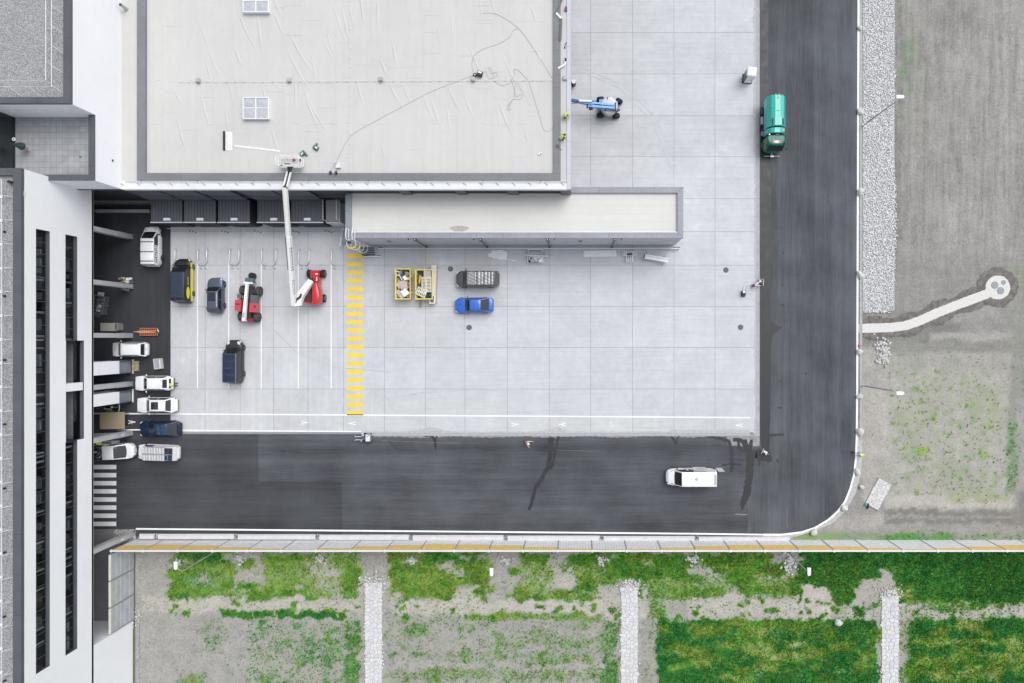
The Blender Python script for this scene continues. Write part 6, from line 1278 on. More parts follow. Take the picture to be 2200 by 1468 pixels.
street_lamp(1853, 829, 1933, 845, 0, 'street lamp at the road edge over the weedy field')
street_lamp(1688, 1181, 1738, 1228, -R(90), 'street lamp behind the barrier, over the dense green grass')
street_lamp(1073, 1181, 1056, 1229, -R(90), 'street lamp behind the barrier, over the middle verge')
street_lamp(470, 1181, 378, 1215, -R(90), 'street lamp behind the barrier near the return fence')

M_bould = paint('boulder', (.56, .56, .545), .95, var=.25, scale=3)
def boulder(px, py, rx, ry, label, rot=0):
    rx *= 1.35; ry *= 1.3
    c = P(px, py, .2); rs = random.Random(int(px * 7 + py)); bm = bmesh.new(); bmesh.ops.create_icosphere(bm, subdivisions=2, radius=1)
    ax = [Vector((rs.gauss(0, 1), rs.gauss(0, 1), rs.gauss(0, .7))).normalized() for _ in range(7)]
    for vtx in bm.verts:
        n = vtx.co.normalized(); cut = min(1.0, min((.72 + .15 * rs.random() * 0) / max(n.dot(a), .01) if n.dot(a) > .72 else 1.0 for a in ax)); p = n * cut * rs.uniform(.96, 1.04); vtx.co = Vector((p.x * rx, p.y * ry, p.z * min(rx, ry) * .8))
    me = bpy.data.meshes.new('boulder'); bm.to_mesh(me); bm.free(); me.materials.append(M_bould); o = bpy.data.objects.new('boulder', me); C.objects.link(o)
    o.location = (c[0], c[1], min(rx, ry) * .45); o.rotation_euler.z = rot; tag(o, label, 'boulder', 'boulders along the road edge')
for a in [(1848, 60, .24, .30, 'small pale boulder at the road edge beside the upper gravel bed'), (1848, 239, .30, .42, 'upright pale boulder on the kerb near the lamp on the gravel bed'), (1848.5, 412, .36, .40, 'rounded pale boulder on the kerb halfway along the gravel bed'),
          (1848.5, 591, .30, .48, 'oval pale boulder on the kerb near the end of the gravel bed'), (1847.5, 756, .30, .34, 'pale boulder on the kerb just below the red cone'), (1847, 852, .34, .28, 'pale boulder on the kerb just below a street lamp'),
          (1847, 927, .38, .40, 'round boulder on the kerb above the bending worker'), (1843, 1014, .26, .42, 'elongated boulder on the kerb below the bending worker'), (1852, 1047, .30, .22, 'small flat boulder on bare soil beside the stone chute'),
          (1814, 1092, .32, .38, 'pale boulder on the outside of the road bend'), (1749, 1144, .40, .34, 'boulder at the foot of the bend near the barrier'), (1801, 1447 - 110, .42, .36, 'single boulder on the bare patch in the grass plots')]: boulder(*a[:4], a[4], random.uniform(-.4, .4))
M_iron = paint('cast_iron', (.085, .09, .095), .7, .3, var=.3, scale=8); M_cover = paint('concrete_cover', (.27, .28, .30), .85, var=.2, scale=5)
def manhole(px, py, r, label, m=M_iron, group='manhole covers in the yard', z=Z_SLAB):
    c = P(px, py); t = thing('manhole_cover', label, 'manhole', (c[0], c[1], z), 0, group); mb = MB(); mb.cyl((0, 0, .004), r, .014, 28); mb.build('frame', M_joint if m is M_iron else M_cover, t)
    mb = MB(); mb.cyl((0, 0, .012), r * .88, .014, 28, 0)
    for k in range(-3, 4):
        ln = math.sqrt(max(.01, (r * .8) ** 2 - (k * r * .23) ** 2)) * 1.9; mb.box((0, k * r * .23, .021), (ln, r * .06, .006), 0, 1)
    mb.build('lid', [m, M_joint if m is M_iron else M_conP], t)
for a in [(968, 578, .34, 'dark round manhole cover left of the grey van'), (1008, 704, .34, 'dark round manhole cover below the blue car'), (1559.5, 580.5, .34, 'dark round manhole cover near the small machine, upper one'), (1591, 703.5, .34, 'dark round manhole cover near the yard edge, lower one')]: manhole(*a)
for a in [(2137, 613, .44, 'large grey shaft cover at the left of the pale path head'), (2156, 607, .29, 'small grey shaft cover at the pale path head'), (2149.5, 625, .44, 'large grey shaft cover at the lower side of the pale path head')]: manhole(*a, M_cover, 'shaft covers in the pale path head', .01)

# ================================================================ YARD EQUIPMENT
gd = None
for px, side, lab in [(376, -1, 'beside the yellow and black van'), (425, 1, 'at the first white bay line, bent right'), (444, -1, 'left of the second bay, bent left'), (493, 1, 'at the second white bay line'), (513.5, -1, 'left of the telehandler bay'),
                      (562, 1, 'at the third white bay line'), (593, -1, 'just left of the crane boom'), (642, 1, 'at the fourth white bay line'), (664, -1, 'above the red boom lift wheel'), (712, 1, 'at the last white bay line')]:
    c = P(px, 552, .25); t = thing('wheel_guide', 'white steel truck wheel guide ' + lab, 'wheel guide', (c[0], c[1], Z_SLAB), 0, 'wheel guides in front of the docks'); s = side
    mb = MB(); mb.tube([(0, .88, .0), (0, .86, .22), (0, .75, .27), (0, -.50, .27), (s * .07, -.62, .27), (s * .36, -.98, .26), (s * .40, -1.02, .0)], .085, 10); mb.build('guide_tube', M_steel if False else paint('zinc_tube', (.62, .64, .66), .35, .35, var=.1), t, True)
    for x, y in ((0, .88), (s * .40, -1.02)): mb = MB(); mb.box((x, y, .01), (.24, .24, .02)); mb.build('foot_plate', M_steel, t)
    mb = MB(); mb.box((s * .25, -1.42, .012), (.3, .06, .024), -.2); mb.build('floor_marker', M_dark, t)

# steel staircase from the dock level
X0, X1 = PX(714, 1.2), PX(742, 1.2); yt, yb_s = YE - .5, PY(487, .4)
t = thing('staircase', 'galvanised open grating staircase between the last dock house and annex', 'stairs', ((X0 + X1) / 2, (yt + yb_s) / 2, Z_SLAB)); oS = Vector(t.location); n = 11; zs0 = 3.2
for k in range(n):
    y = yt - 2.0 + (yb_s - yt + 2.2) * k / (n - 1) * 1.0; z = zs0 - (zs0 - .2) * k / (n - 1); mb = MB(); w_ = X1 - X0
    mb.bx(X0, X1, y - .10, y + .06, z - .03, z, 0); mb.bx(X0, X1, y - .15, y - .10, z - .05, z + .01, 1)
    bp('tread', mb, [paint('grating', (.22, .23, .245), .5, .3, var=.2, scale=12), M_wmet], t, oS)
mb = MB(); mb.bx(X0, X1, yt - 1.9, yt + .5, zs0 - .04, zs0); bp('landing', mb, paint('grating', (.33, .345, .36), .5), t, oS)
for x in (X0, X1 - .02):
    mb = MB(); mb.tube([(x, yt + .4, zs0 - .1), (x, yt - 2.0, zs0 - .1), (x, yb_s, .1)], .05, 6); mb.tube([(x, yt + .4, zs0 + 1), (x, yt - 1.9, zs0 + 1), (x, yb_s, 1.25), (x, yb_s - .1, .1)], .025, 6)
    for k in range(5): u = k / 4; mb.tube([(x, lerp(yt - 1.9, yb_s, u), lerp(zs0, .2, u)), (x, lerp(yt - 1.9, yb_s, u), lerp(zs0, .2, u) + 1.02)], .02, 5)
    bp('handrail', mb, M_wmet, t, oS)
for x in (PX(724, 1.2), PX(735, 1.2)): mb = MB(); mb.tube([(x, yt - 1.9, zs0 + .03), (x, yb_s, .28)], .02, 5); bp('stringer', mb, M_wmet, t, oS)
# lower stair rails and side steps next to it
c = P(735, 508); t = thing('handrail', 'white tubular handrails standing at the annex corner', 'handrail', (c[0], c[1], Z_SLAB)); oH = Vector(t.location)
mb = MB(); a = P(731, 488, 2.0); b = P(731, 529, .9); mb.tube([(a[0], a[1], 1.1), (b[0], b[1], 1.05), (b[0], b[1] - .02, 0)], .07, 8); mb.tube([(a[0], a[1], 1.1), (a[0], a[1], 0)], .05, 8); bp('rail', mb, M_wmet, t, oH)
for k, (xa, xb) in enumerate(((732, 741), (735, 744), (738, 748))):
    a = P(xa, 489, 2.2); b = P(xb - 5, 524, .5); mb = MB(); mb.tube([a, b, (b[0], b[1], 0)], .035, 6); bp('rail', mb, M_steel, t, oH)
for k in range(5): y = PY(492 + k * 7, .5); mb = MB(); mb.bx(PX(742, .8), PX(752, .8), y - .14, y + .14, .9 - k * .18, .93 - k * .18); bp('step', mb, M_cladL, t, oH)
# caged ladder on the annex wall
c = P(757, 515, HA); t = thing('caged_ladder', 'white caged ladder with hoops at the annex roof corner', 'ladder', (c[0], ay0, 0)); oL = Vector(t.location)
for x in (-.36, .33):
    mb = MB(); mb.tube([(c[0] + x, ay0 - .25, .3), (c[0] + x, ay0 - .25, HA + 1.0), (c[0] + x, ay0 + .2, HA + 1.15), (c[0] + x, ay0 + .95, HA + 1.0), (c[0] + x, ay0 + .95, HA - .2)], .045, 8); mb.tube([(c[0] + x + .13, ay0 - .25, HA + .6), (c[0] + x + .13, ay0 + .9, HA + .6)], .03, 6); bp('stile', mb, M_wmet, t, oL)
for k in range(20): z = .4 + k * .3; mb = MB(); mb.tube([(c[0] - .36, ay0 - .25, z), (c[0] + .33, ay0 - .25, z)], .018, 6); bp('rung', mb, M_steel, t, oL)
for z in (2.4, 3.8, 5.2, 6.6): mb = MB(); mb.tube([(c[0] - .02 + .52 * math.cos(a), ay0 - .65 + .52 * math.sin(a), z) for a in np.linspace(.9, 2 * math.pi + 2.24 - .0, 22)], .03, 6); bp('hoop', mb, M_wmet, t, oL)
for a in (-2.4, -1.57, -.74): mb = MB(); mb.tube([(c[0] - .02 + .52 * math.cos(a), ay0 - .65 + .52 * math.sin(a), z) for z in (2.4, 6.6)], .014, 5); bp('cage_bar', mb, M_steel, t, oL)
for k in range(4): mb = MB(); y = ay0 - .35 - k * .25; mb.bx(c[0] - .85, c[0] + .75, y - .10, y + .08, .75 - k * .18, .78 - k * .18); bp('step', mb, M_cladL, t, oL)
# guard rail along the annex
X0, X1, yg = PX(812, .6), PX(1460, .6), PY(534, .6); t = thing('guard_rail', 'long white tubular guard rail along the foot of the annex', 'guard rail', (X0, yg, Z_SLAB)); oG = Vector(t.location)
mb = MB(); mb.tube([(X0, yg, .0), (X0 + .05, yg, .55), (X0 + .25, yg, .6), (X1 - .25, yg, .6), (X1 - .05, yg, .55), (X1, yg, 0)], .065, 8); bp('rail', mb, M_lead, t, oG, True)
for k in range(20): x = lerp(X0 + 1, X1 - 1, k / 19); mb = MB(); mb.tube([(x, yg + .05, 0), (x, yg + .05, .58)], .03, 6); bp('post', mb, M_cladL, t, oG)
mb = MB(); mb.box((X1 - .35, yg + .12, .55), (.8, .12, .16)); mb.box((X0 + .3, yg + .12, .5), (.5, .1, .14), 0); bp('rail_bracket', mb, M_cladL, t, oG)
c = P(800, 551.5, .5); t = thing('barrier_tube', 'short white barrier tube with black ends right of the yellow stripes', 'barrier', (c[0], c[1], Z_SLAB)); mb = MB(); mb.tube([(-.98, 0, 0), (-.96, 0, .45), (-.85, 0, .5), (.85, 0, .5), (.96, 0, .45), (.98, 0, 0)], .055, 8); mb.build('rail', M_wmet, t, True)
for x, l_ in ((-.7, .55), (.75, .35)): mb = MB(); mb.box((x, .10, .5), (l_, .07, .08)); mb.build('black_sleeve', M_blk, t)

# materials laid out by the annex
def stack_boards(name, label, px, py, rot, layers, mat, cat):
    c = P(px, py); t = thing(name, label, cat, (c[0], c[1], Z_SLAB), rot)
    for k, (x, y, sx, sy, z) in enumerate(layers): mb = MB(); mb.box((x, y, z + .03), (sx, sy, .05)); mb.build('board', mat, t)
M_pan = paint('white_panel_strip', (.78, .79, .80), .5, var=.08, scale=3)
stack_boards('panel_stack', 'fanned stack of white wall panels lying below the annex', 1072, 548, .03, [(0, .30, 2.0, .20, 0), (-.15, .09, 2.3, .20, .02), (-.1, -.12, 2.25, .20, .01), (.1, -.33, 1.7, .20, 0), (.4, -.50, 1.0, .16, 0), (-.2, .48, 1.2, .15, 0), (.15, .52, .9, .14, .03)], M_pan, 'panels')
stack_boards('panel_stack', 'flat stack of long grey planks lying below the annex', 1289, 545, .02, [(0, -.3 + k * .15, 4.0 - .03 * k, .14, .02 * (k % 2)) for k in range(5)], M_pan, 'planks')
c = P(1098, 559); mb = MB(); mb.box((0, 0, .03), (1.1, .08, .05)); tag(mb.build('plank', M_pan, None, loc=(c[0], c[1], Z_SLAB), rz=-.22), 'single narrow batten beside the fanned panel stack', 'plank')
c = P(1151, 551); t = thing('trolley', 'grey flat trolley with handle carrying tools and white scraps', 'trolley', (c[0], c[1], Z_SLAB)); mb = MB(); mb.bx(-1.03, 1.03, -.88, .55, .22, .30, 0); mb.bx(-1.03, 1.03, .0, .55, .301, .34, 1); mb.build('platform', [M_steel, M_conP], t)
mb = MB(); mb.tube([(-.85, .55, .3), (-.85, .72, .95), (.85, .72, .95), (.85, .55, .3)], .04, 6); mb.build('handle', M_wmet, t)
for x in (-.85, .85):
    for y in (-.7, .4): mb = MB(); mb.cyl((x, y, .1), .1, .06, 12, 0, 'Y'); mb.build('wheel', M_tyre, t)
rs = random.Random(21)
for k in range(16): mb = MB(); mb.box((rs.uniform(-.75, .75), rs.uniform(-.7, -.1), .36), (rs.uniform(.08, .4), rs.uniform(.05, .2), .08), rs.uniform(0, 3)); mb.build('tool', [M_blk, M_wmet, M_steel, M_conP][k % 4], t)
mb = MB(); mb.bx(-.85, .6, -.78, -.72, .3, .4); mb.bx(-.85, -.8, -.75, -.05, .3, .4); mb.build('tray_edge', M_blk, t)
mb = MB(); mb.box((.6, -.55, .42), (.5, .35, .03), .5); mb.build('white_sheet', M_wmet, t)
mb = MB(); mb.box((0, 0, .0), (2.9, .09, .06)); tag(mb.build('batten', M_wmet, None, loc=(c[0] + .08, c[1] + .03, .45), rz=-.06), 'white batten lying across the grey flat trolley', 'batten')
c = P(1352, 551); t = thing('machine_trestle', 'T shaped white steel frame standing below the annex', 'machine frame', (c[0], c[1], Z_SLAB)); mb = MB()
for x in (-.38, .38): mb.bx(x - .05, x + .05, -.75, .55, .25, .33)
for y in np.linspace(-.72, .5, 6): mb.bx(-.33, .33, y - .04, y + .04, .25, .32)
for x in (-.1, .12): mb.bx(x - .03, x + .03, -.7, .0, .3, .36)
mb.build('bed', M_wmet, t)
for sx in (-1, 1):
    mb = MB(); mb.bx(sx * .45, sx * .85, .05, .62, .3, .4, 0); mb.bx(sx * .52, sx * .56, .1, .58, .4, .46, 1); mb.bx(sx * .72, sx * .76, .1, .58, .4, .46, 1); mb.build('side_tray', [M_wmet, M_cladL], t)
mb = MB(); mb.bx(-.32, .32, .1, .28, .34, .42); mb.bx(-.3, .3, -.2, -.05, .2, .3); mb.build('gearbox', M_blk, t)
for x in (-.38, .38):
    for y in (-.7, .5): mb = MB(); mb.bx(x - .04, x + .04, y - .04, y + .04, 0, .25); mb.build('leg', M_steel, t)
c = P(1408, 557); t = thing('roller_conveyor', 'slim galvanised conveyor on two trestles, slanting below the annex', 'conveyor', (c[0], c[1], Z_SLAB), -.17); mb = MB(); mb.bx(-1.5, 1.5, .14, .26, .8, .95); mb.bx(-1.5, 1.5, -.26, -.14, .8, .95); mb.build('side_beam', M_wmet, t)
mb = MB(); mb.bx(-1.45, 1.45, -.14, .14, .82, .86); mb.build('bed', M_steel, t)
for x in (-1.15, 1.0):
    mb = MB(); mb.tube([(x, -.6, 0), (x, -.2, .8), (x, .2, .8), (x, .6, 0)], .035, 6); mb.build('trestle', M_steel, t)
mb = MB(); mb.box((-1.45, 0, .95), (.15, .5, .2)); mb.build('end_stop', M_cladL, t)

# ================================================================ SKIPS AND WASTE
M_skip = paint('skip_yellow', (.72, .60, .06), .5, var=.15, scale=3)
def skip(px, py, wx, wy, label):
    c = P(px, py, 1.0); t = thing('skip', label, 'skip', (c[0], c[1], Z_SLAB)); H_ = 1.5; mb = MB(); a, b = wx / 2, wy / 2; th = .07
    for s in (-1, 1):
        mb.rings([[(s * a, -b, H_), (s * a, b, H_), (s * (a - th), b, H_), (s * (a - th), -b, H_)][::s], [(s * a * .88, -b * .92, .12), (s * a * .88, b * .92, .12), (s * (a * .88 - th), b * .92, .12), (s * (a * .88 - th), -b * .92, .12)][::s]])
        mb.rings([[(-a, s * b, H_), (a, s * b, H_), (a, s * (b - th), H_), (-a, s * (b - th), H_)][::-s], [(-a * .88, s * b * .92, .12), (a * .88, s * b * .92, .12), (a * .88, s * (b * .92 - th), .12), (-a * .88, s * (b * .92 - th), .12)][::-s]])
    mb.bx(-a * .88, a * .88, -b * .92, b * .92, .1, .16); mb.build('tub', M_skip, t)
    mb = MB(); e = .06
    mb.bx(-a - e, a + e, b - .04, b + e, H_ - .03, H_ + .06); mb.bx(-a - e, a + e, -b - e, -b + .04, H_ - .03, H_ + .06); mb.bx(-a - e, -a + .04, -b + .041, b - .041, H_ - .03, H_ + .06); mb.bx(a - .04, a + e, -b + .041, b - .041, H_ - .03, H_ + .06); mb.build('rim', paint('skip_rim', (.70, .60, .18), .5, var=.15), t)
    for s in (-1, 1):
        for y in (-.8, .8): mb = MB(); mb.cyl((s * (a + .03), y * b * .7, .9), .07, .2, 10, 0, 'X'); mb.build('lifting_pin', M_skip, t)
    return t, c
t, c = skip(868, 611, 1.72, 3.55, 'yellow skip filled with pink boards and bagged rubbish')
rs = random.Random(30); pal = [paint('waste_%s' % n, cc, .85, var=.4, scale=6) for n, cc in (('dark', (.04, .05, .06)), ('brown', (.20, .14, .09)), ('grey', (.25, .24, .24)), ('violet', (.30, .28, .33)), ('teal', (.05, .09, .11)), ('tan', (.36, .28, .20)))]
def waste(c, wx, wy, z, n, sd):
    rs = random.Random(sd); mb = MB(); mb.bx(-wx / 2, wx / 2, -wy / 2, wy / 2, z - .9, z - .15, 0)
    for k in range(n):
        M_ = Matrix.Rotation(rs.uniform(0, 3), 3, 'Z') @ Matrix.Rotation(rs.uniform(-.4, .4), 3, 'X'); mb.box((rs.uniform(-wx / 2 + .15, wx / 2 - .15), rs.uniform(-wy / 2 + .15, wy / 2 - .15), z - rs.uniform(.0, .2)), (rs.uniform(.1, .55), rs.uniform(.08, .35), rs.uniform(.04, .2)), 0, rs.randrange(6), M_)
    o = mb.build('waste', pal, None, loc=(c[0], c[1], Z_SLAB)); return o
tag(waste(c, 1.5, 3.3, 1.35, 90, 1), 'mixed building rubbish heaped in the left skip', 'rubbish', kind='stuff')
M_pink = paint('pink_board', (.50, .415, .40), .8, var=.08, scale=3)
for x, y, sx, sy, rz, lab, m, z in [(-.30, -.20, .75, 1.0, .55, 'large dusty pink board on the heap, beneath the fanned ones', M_pink, 1.42), (-.02, -.1, .7, .9, .35, 'dusty pink board, middle of the fan in the left skip', M_pink, 1.47), (.2, -.18, .6, .85, .15, 'dusty pink board at the right of the fan in the left skip', M_pink, 1.44), (-.30, -1.15, .65, 1.1, .6, 'dusty pink board at the lower end of the left skip', M_pink, 1.42), (.25, -1.02, .78, .78, .65, 'bright white square board lying on pink boards', M_wmet, 1.56), (.22, .72, .42, .5, .6, 'small white paper sheet in the left skip', M_wmet, 1.45), (.45, .62, .6, .3, .2, 'yellow cardboard scrap at the skip edge', paint('yellow_card', (.60, .50, .10), .7), 1.44), (-.1, .28, 1.2, .3, -.15, 'brown wooden board across the left skip', pal[5], 1.38)]:
    mb = MB(); mb.box((0, 0, 0), (sx, sy, .035)); tag(mb.build('board', m, None, loc=(c[0] + x, c[1] + y, z), rz=rz), lab, 'board')
mb = MB(); mb.tube([(-.65 + .25 * math.cos(a), 1.25 + .25 * math.sin(a), 1.46) for a in np.linspace(.5, 5.5, 14)] + [(-.3, .8, 1.48), (-.1, .45, 1.45)], .06, 8); o = mb.build('hose', M_wmet, None, True, (c[0], c[1], 0)); tag(o, 'looped white hose at the top of the left skip', 'hose')
t, c = skip(913, 612, 1.95, 3.45, 'yellow skip holding pale pallets and timber')
tag(waste(c, 1.75, 3.2, 1.25, 70, 2), 'dark timber and rubbish in the right skip', 'rubbish', kind='stuff')
M_pal = paint('pale_wood', (.62, .54, .42), .85, var=.12, scale=4); M_pal2 = paint('cream_wood', (.68, .64, .54), .85, var=.1, scale=4)
def pallet(loc, rz, w_, l_, ns, m, label, tilt=0):
    t = thing('pallet', label, 'pallet', loc, rz); t.rotation_euler.x = tilt
    for k in range(ns): mb = MB(); y = -l_ / 2 + l_ * (k + .5) / ns; mb.box((0, y, .12), (w_, l_ / ns * .55, .025)); mb.build('slat', m, t)
    for x in (-w_ / 2 + .05, 0, w_ / 2 - .05): mb = MB(); mb.box((x, 0, .06), (.1, l_, .09)); mb.build('runner', m, t)
pallet((c[0] + .28, c[1] - .02, 1.40), 0, 1.15, 1.85, 11, M_pal2, 'long pale slatted pallet lying upright in the right skip')
pallet((c[0] - .28, c[1] - .95, 1.58), R(65), .95, 1.25, 6, M_pal2, 'tilted pallet lying on top across the right skip', R(8))
mb = MB(); mb.box((0, 0, 0), (.85, .95, .04)); tag(mb.build('board', paint('beige_board', (.42, .40, .36), .8, var=.1), None, loc=(c[0] + .38, c[1] + 1.15, 1.5)), 'beige sheet leaning at the head of the right skip', 'board')
mb = MB(); mb.box((0, 0, 0), (.22, .95, .04)); tag(mb.build('plank', paint('orange_wood', (.62, .34, .03), .7), None, loc=(c[0] - .5, c[1] + .6, 1.5), rz=-.15), 'orange plank at the left inside of the right skip', 'plank')
mb = MB(); mb.box((0, 0, 0), (.07, 3.2, .06)); tag(mb.build('plank', M_pal2, None, loc=(c[0] + .15, c[1] + .3, 1.62), rz=.02), 'thin pale lath running along the right skip', 'plank')
c = P(934, 612); t = thing('timber_stack', 'long pale crate of boards standing against the right skip', 'timber', (c[0], c[1], Z_SLAB), -.035)
mb = MB(); mb.bx(-.35, .35, -2.2, 2.3, 0, .9); mb.build('board_pack', paint('grey_cream_board', (.50, .485, .45), .85, var=.1, scale=2), t); mb = MB(); mb.bx(-.38, .33, -2.35, -1.25, .9, .95, 0); mb.bx(-.20, .15, -2.2, -1.4, .951, .96, 1); mb.build('top_frame', [M_pal2, M_cladL], t)
mb = MB(); mb.bx(-.3, .3, -1.2, 2.25, .905, .95); mb.build('top_board', paint('cream_board', (.60, .585, .55), .85, var=.08, scale=2), t)
c = P(904, 653); mb = MB(); mb.bx(-.15, .12, -.45, .4, .0, .12); tag(mb.build('timber_block', pal[5], None, loc=(c[0], c[1], Z_SLAB)), 'brown squared timber sticking out below the right skip', 'timber')

# ================================================================ PASSAGE SIDE: trolleys, pallets, bins
c = P(233, 703, 1.2); t = thing('storage_box', 'beige grey storage box standing on the dark asphalt by a pier', 'box', (c[0], c[1], 0)); mb = MB(); rg = [[(x * s, y * s, z) for x, y in ((-1.0, -.5), (.85, -.5), (1.02, -.35), (1.02, .40), (.88, .5), (-1.0, .5))] for z, s in ((0, .96), (1.1, 1), (1.15, .97))]; mb.rings(rg); mb.build('body', paint('beige_grey', (.235, .23, .215), .7, var=.1), t); mb = MB(); mb.bx(-.98, .72, -.47, .47, 1.151, 1.19); mb.build('lid', paint('beige_lid', (.33, .325, .30), .7, var=.1), t); mb = MB(); mb.bx(.74, .96, -.3, .35, 1.151, 1.17); mb.build('end_panel', M_cladL, t)
c = P(318, 713, .3); t = thing('drawbar_trailer', 'orange steel frame trailer with a pointed drawbar on dark asphalt', 'trailer', (c[0], c[1], 0)); M_or = paint('rusty_orange', (.50, .17, .075), .7, var=.3, scale=5)
mb = MB()
for y in (-.42, -.14, .14, .42): mb.bx(-.98, 1.2, y - .04, y + .04, .25, .35)
for x in np.linspace(-.95, 1.15, 9): mb.bx(x - .035, x + .035, -.38, -.18, .26, .34); mb.bx(x - .035, x + .035, .18, .38, .26, .34)
mb.build('frame', M_or, t); mb = MB(); mb.add([(-1.75, -.02, .3), (-.9, -.13, .33), (1.0, -.1, .34), (1.0, .1, .34), (-.9, .13, .33), (-1.75, .02, .3)], [(0, 1, 2, 3, 4, 5), (5, 4, 3, 2, 1, 0)]); mb.v = [(x, y, z + .04) for x, y, z in mb.v]; mb.build('drawbar', paint('light_orange', (.55, .27, .16), .7, var=.3, scale=5), t)
for y in (-.28, .28): mb = MB(); mb.bx(-.9, 1.1, y - .1, y + .1, .05, .24); mb.build('roller_set', M_blk, t)
mb = MB(); mb.box((1.28, .12, .4), (.08, .35, .05), .4); mb.build('handle', M_wmet, t)
c = P(338, 782, .5); t = thing('tote_box', 'white tote box with lilac grey sheets inside, on the asphalt', 'box', (c[0], c[1], 0), .1); mb = MB(); a, b = .42, .62
for q_ in ((-a, -a + .07, -b, b), (a - .07, a, -b, b), (-a + .071, a - .071, -b, -b + .07), (-a + .071, a - .071, b - .07, b)): mb.bx(*q_, 0, .55)
mb.bx(-a + .07, a - .07, -b + .07, b - .07, .0, .3); mb.build('tub', paint('cream_plastic', (.62, .61, .56), .5, var=.1), t); mb = MB(); mb.bx(-.3, .12, -.5, .48, .31, .46); mb.build('sheet_pile', paint('lilac_sheet', (.34, .34, .42), .7), t); mb = MB(); mb.bx(.15, .33, -.5, .5, .31, .4); mb.build('paper_roll', M_wmet, t)
c = P(291, 787, .2); pallet((c[0], c[1], .14), R(90), 1.15, .85, 5, paint('old_wood', (.38, .33, .22), .9, var=.3, scale=5), 'old wooden pallet in front of the upper stair core')
c2_ = pallet((c[0] - .02, c[1] + .02, 0.0), R(90), 1.15, .85, 5, paint('old_wood', (.38, .33, .22), .9), 'old wooden pallet underneath, at the bottom of the pair')
c = P(211, 655, .8); t = thing('cage_trolley', 'steel wire cage trolley standing tilted under the office edge', 'trolley', (c[0], c[1], 0), -.16); mb = MB()
for x in (-.55, .0, .5, .72): mb.tube([(x, -1.05, .9), (x, 1.05, .9)], .022, 5)
for y in np.linspace(-1.05, 1.05, 6): mb.tube([(-.55, y, .9), (.72, y, .9)], .022, 5)
for x in (-.55, .72):
    for y in (-1.05, 0, 1.05): mb.tube([(x, y, .1), (x, y, .9)], .022, 5)
mb.build('wire_cage', M_steel, t); mb = MB(); mb.bx(-.55, .72, -1.05, 1.05, .1, .15); mb.build('base', M_cladL, t)
for y in (1.3, -1.3): mb = MB(); mb.bx(-.55, .15, y - .22, y + .22, .3, .4); mb.build('end_board', M_conP if y > 0 else M_cladL, t)
rs = random.Random(17)
for k in range(6): mb = MB(); mb.box((rs.uniform(-.45, -.05), rs.uniform(-.9, .9), .4), (.3, .25, .3), rs.uniform(0, 1)); mb.build('packed_item', [M_cladL, M_conP, M_wmet][k % 3], t)
c = P(267, 602, .6); t = thing('material_cart', 'small cart piled with tan and white packages beside a pier', 'cart', (c[0], c[1], 0)); mb = MB(); mb.bx(-.75, .85, -.32, .3, .2, .28); mb.build('deck', M_cladL, t)
for k in range(13): mb = MB(); mb.box((rs.uniform(-.7, .35), rs.uniform(-.28, .28), .4 + rs.uniform(0, .15)), (rs.uniform(.12, .4), rs.uniform(.08, .22), .15), rs.uniform(-.3, .3)); mb.build('package', [pal[5], M_pal2, pal[1], M_conP][k % 4], t)
for x, y, s in ((.45, .12, .38), (.72, .18, .28), (.35, -.22, .25)): mb = MB(); mb.box((x, y, .55), (s, s * .8, .25), .1); mb.build('white_box', M_wmet, t)
c = P(264.5, 621, .8); mb = MB(); mb.box((0, 0, .4), (.75, .28, .5), -.35); mb.box((-.1, .02, .72), (.4, .2, .12), -.35); tag(mb.build('parcel', M_steel, None, loc=(c[0], c[1], 0)), 'pale parcel leaning at the foot of the second pier', 'parcel')
c = P(241, 904, 1.1); t = thing('table', 'wide chipboard topped table standing on the footway line', 'table', (c[0], c[1], 0), .015); mb = MB(); mb.bx(-1.48, 1.48, -1.0, 1.0, 1.05, 1.11); mb.build('tabletop', paint('chipboard', (.30, .25, .165), .85, var=.1, scale=9), t)
for x in (-1.35, 1.35):
    for y in (-.85, .85): mb = MB(); mb.bx(x - .05, x + .05, y - .05, y + .05, 0, 1.05); mb.build('leg', pal[1], t)
mb = MB(); mb.bx(-1.35, .6, -1.15, -1.02, .2, .7)
for k in range(7): mb.box((-.9 + k * .3, -1.17, .5), (.1, .03, .08), 0, 1)
mb.build('tool_rail', [pal[4], M_steel], t)
c = P(230, 877, 1.0); t = thing('bicycle_rack', 'clutter of dark steel tubes with a bright arched hoop below the stair core', 'rack', (c[0], c[1], 0)); rs = random.Random(44)
mb = MB(); mb.tube([(1.2 + .28 * math.cos(a), .1 + .62 * math.sin(a), 1.0) for a in np.linspace(-1.7, 1.7, 12)], .06, 8); mb.build('hoop', M_steel, t, True)
for k in range(18): y0_ = rs.uniform(-.55, .55); mb = MB(); x0_ = rs.uniform(-1.6, .4); mb.tube([(x0_, y0_, rs.uniform(.3, .9)), (x0_ + rs.uniform(.5, 1.1), y0_ + rs.uniform(-.2, .25), rs.uniform(.3, .9))], .035, 6); mb.build('tube', M_cladL if k % 3 else M_steel, t)
mb = MB(); mb.bx(-1.6, .9, -.6, .6, .0, .15); mb.build('base', M_dark, t); mb = MB(); mb.box((.42, .08, .75), (.12, .22, .15)); mb.build('white_clip', M_wmet, t)
c = P(234, 952, .3); mb = MB(); mb.bx(-1.0, 1.1, -.2, .22, 0, .3, 0); mb.bx(-.9, .3, -.15, .15, .3, .36, 1); tag(mb.build('concrete_kerb', [M_conP, M_cladL], None, loc=(c[0], c[1], 0), rz=.08), 'concrete kerb piece between the pier and the white pickup', 'kerb piece')
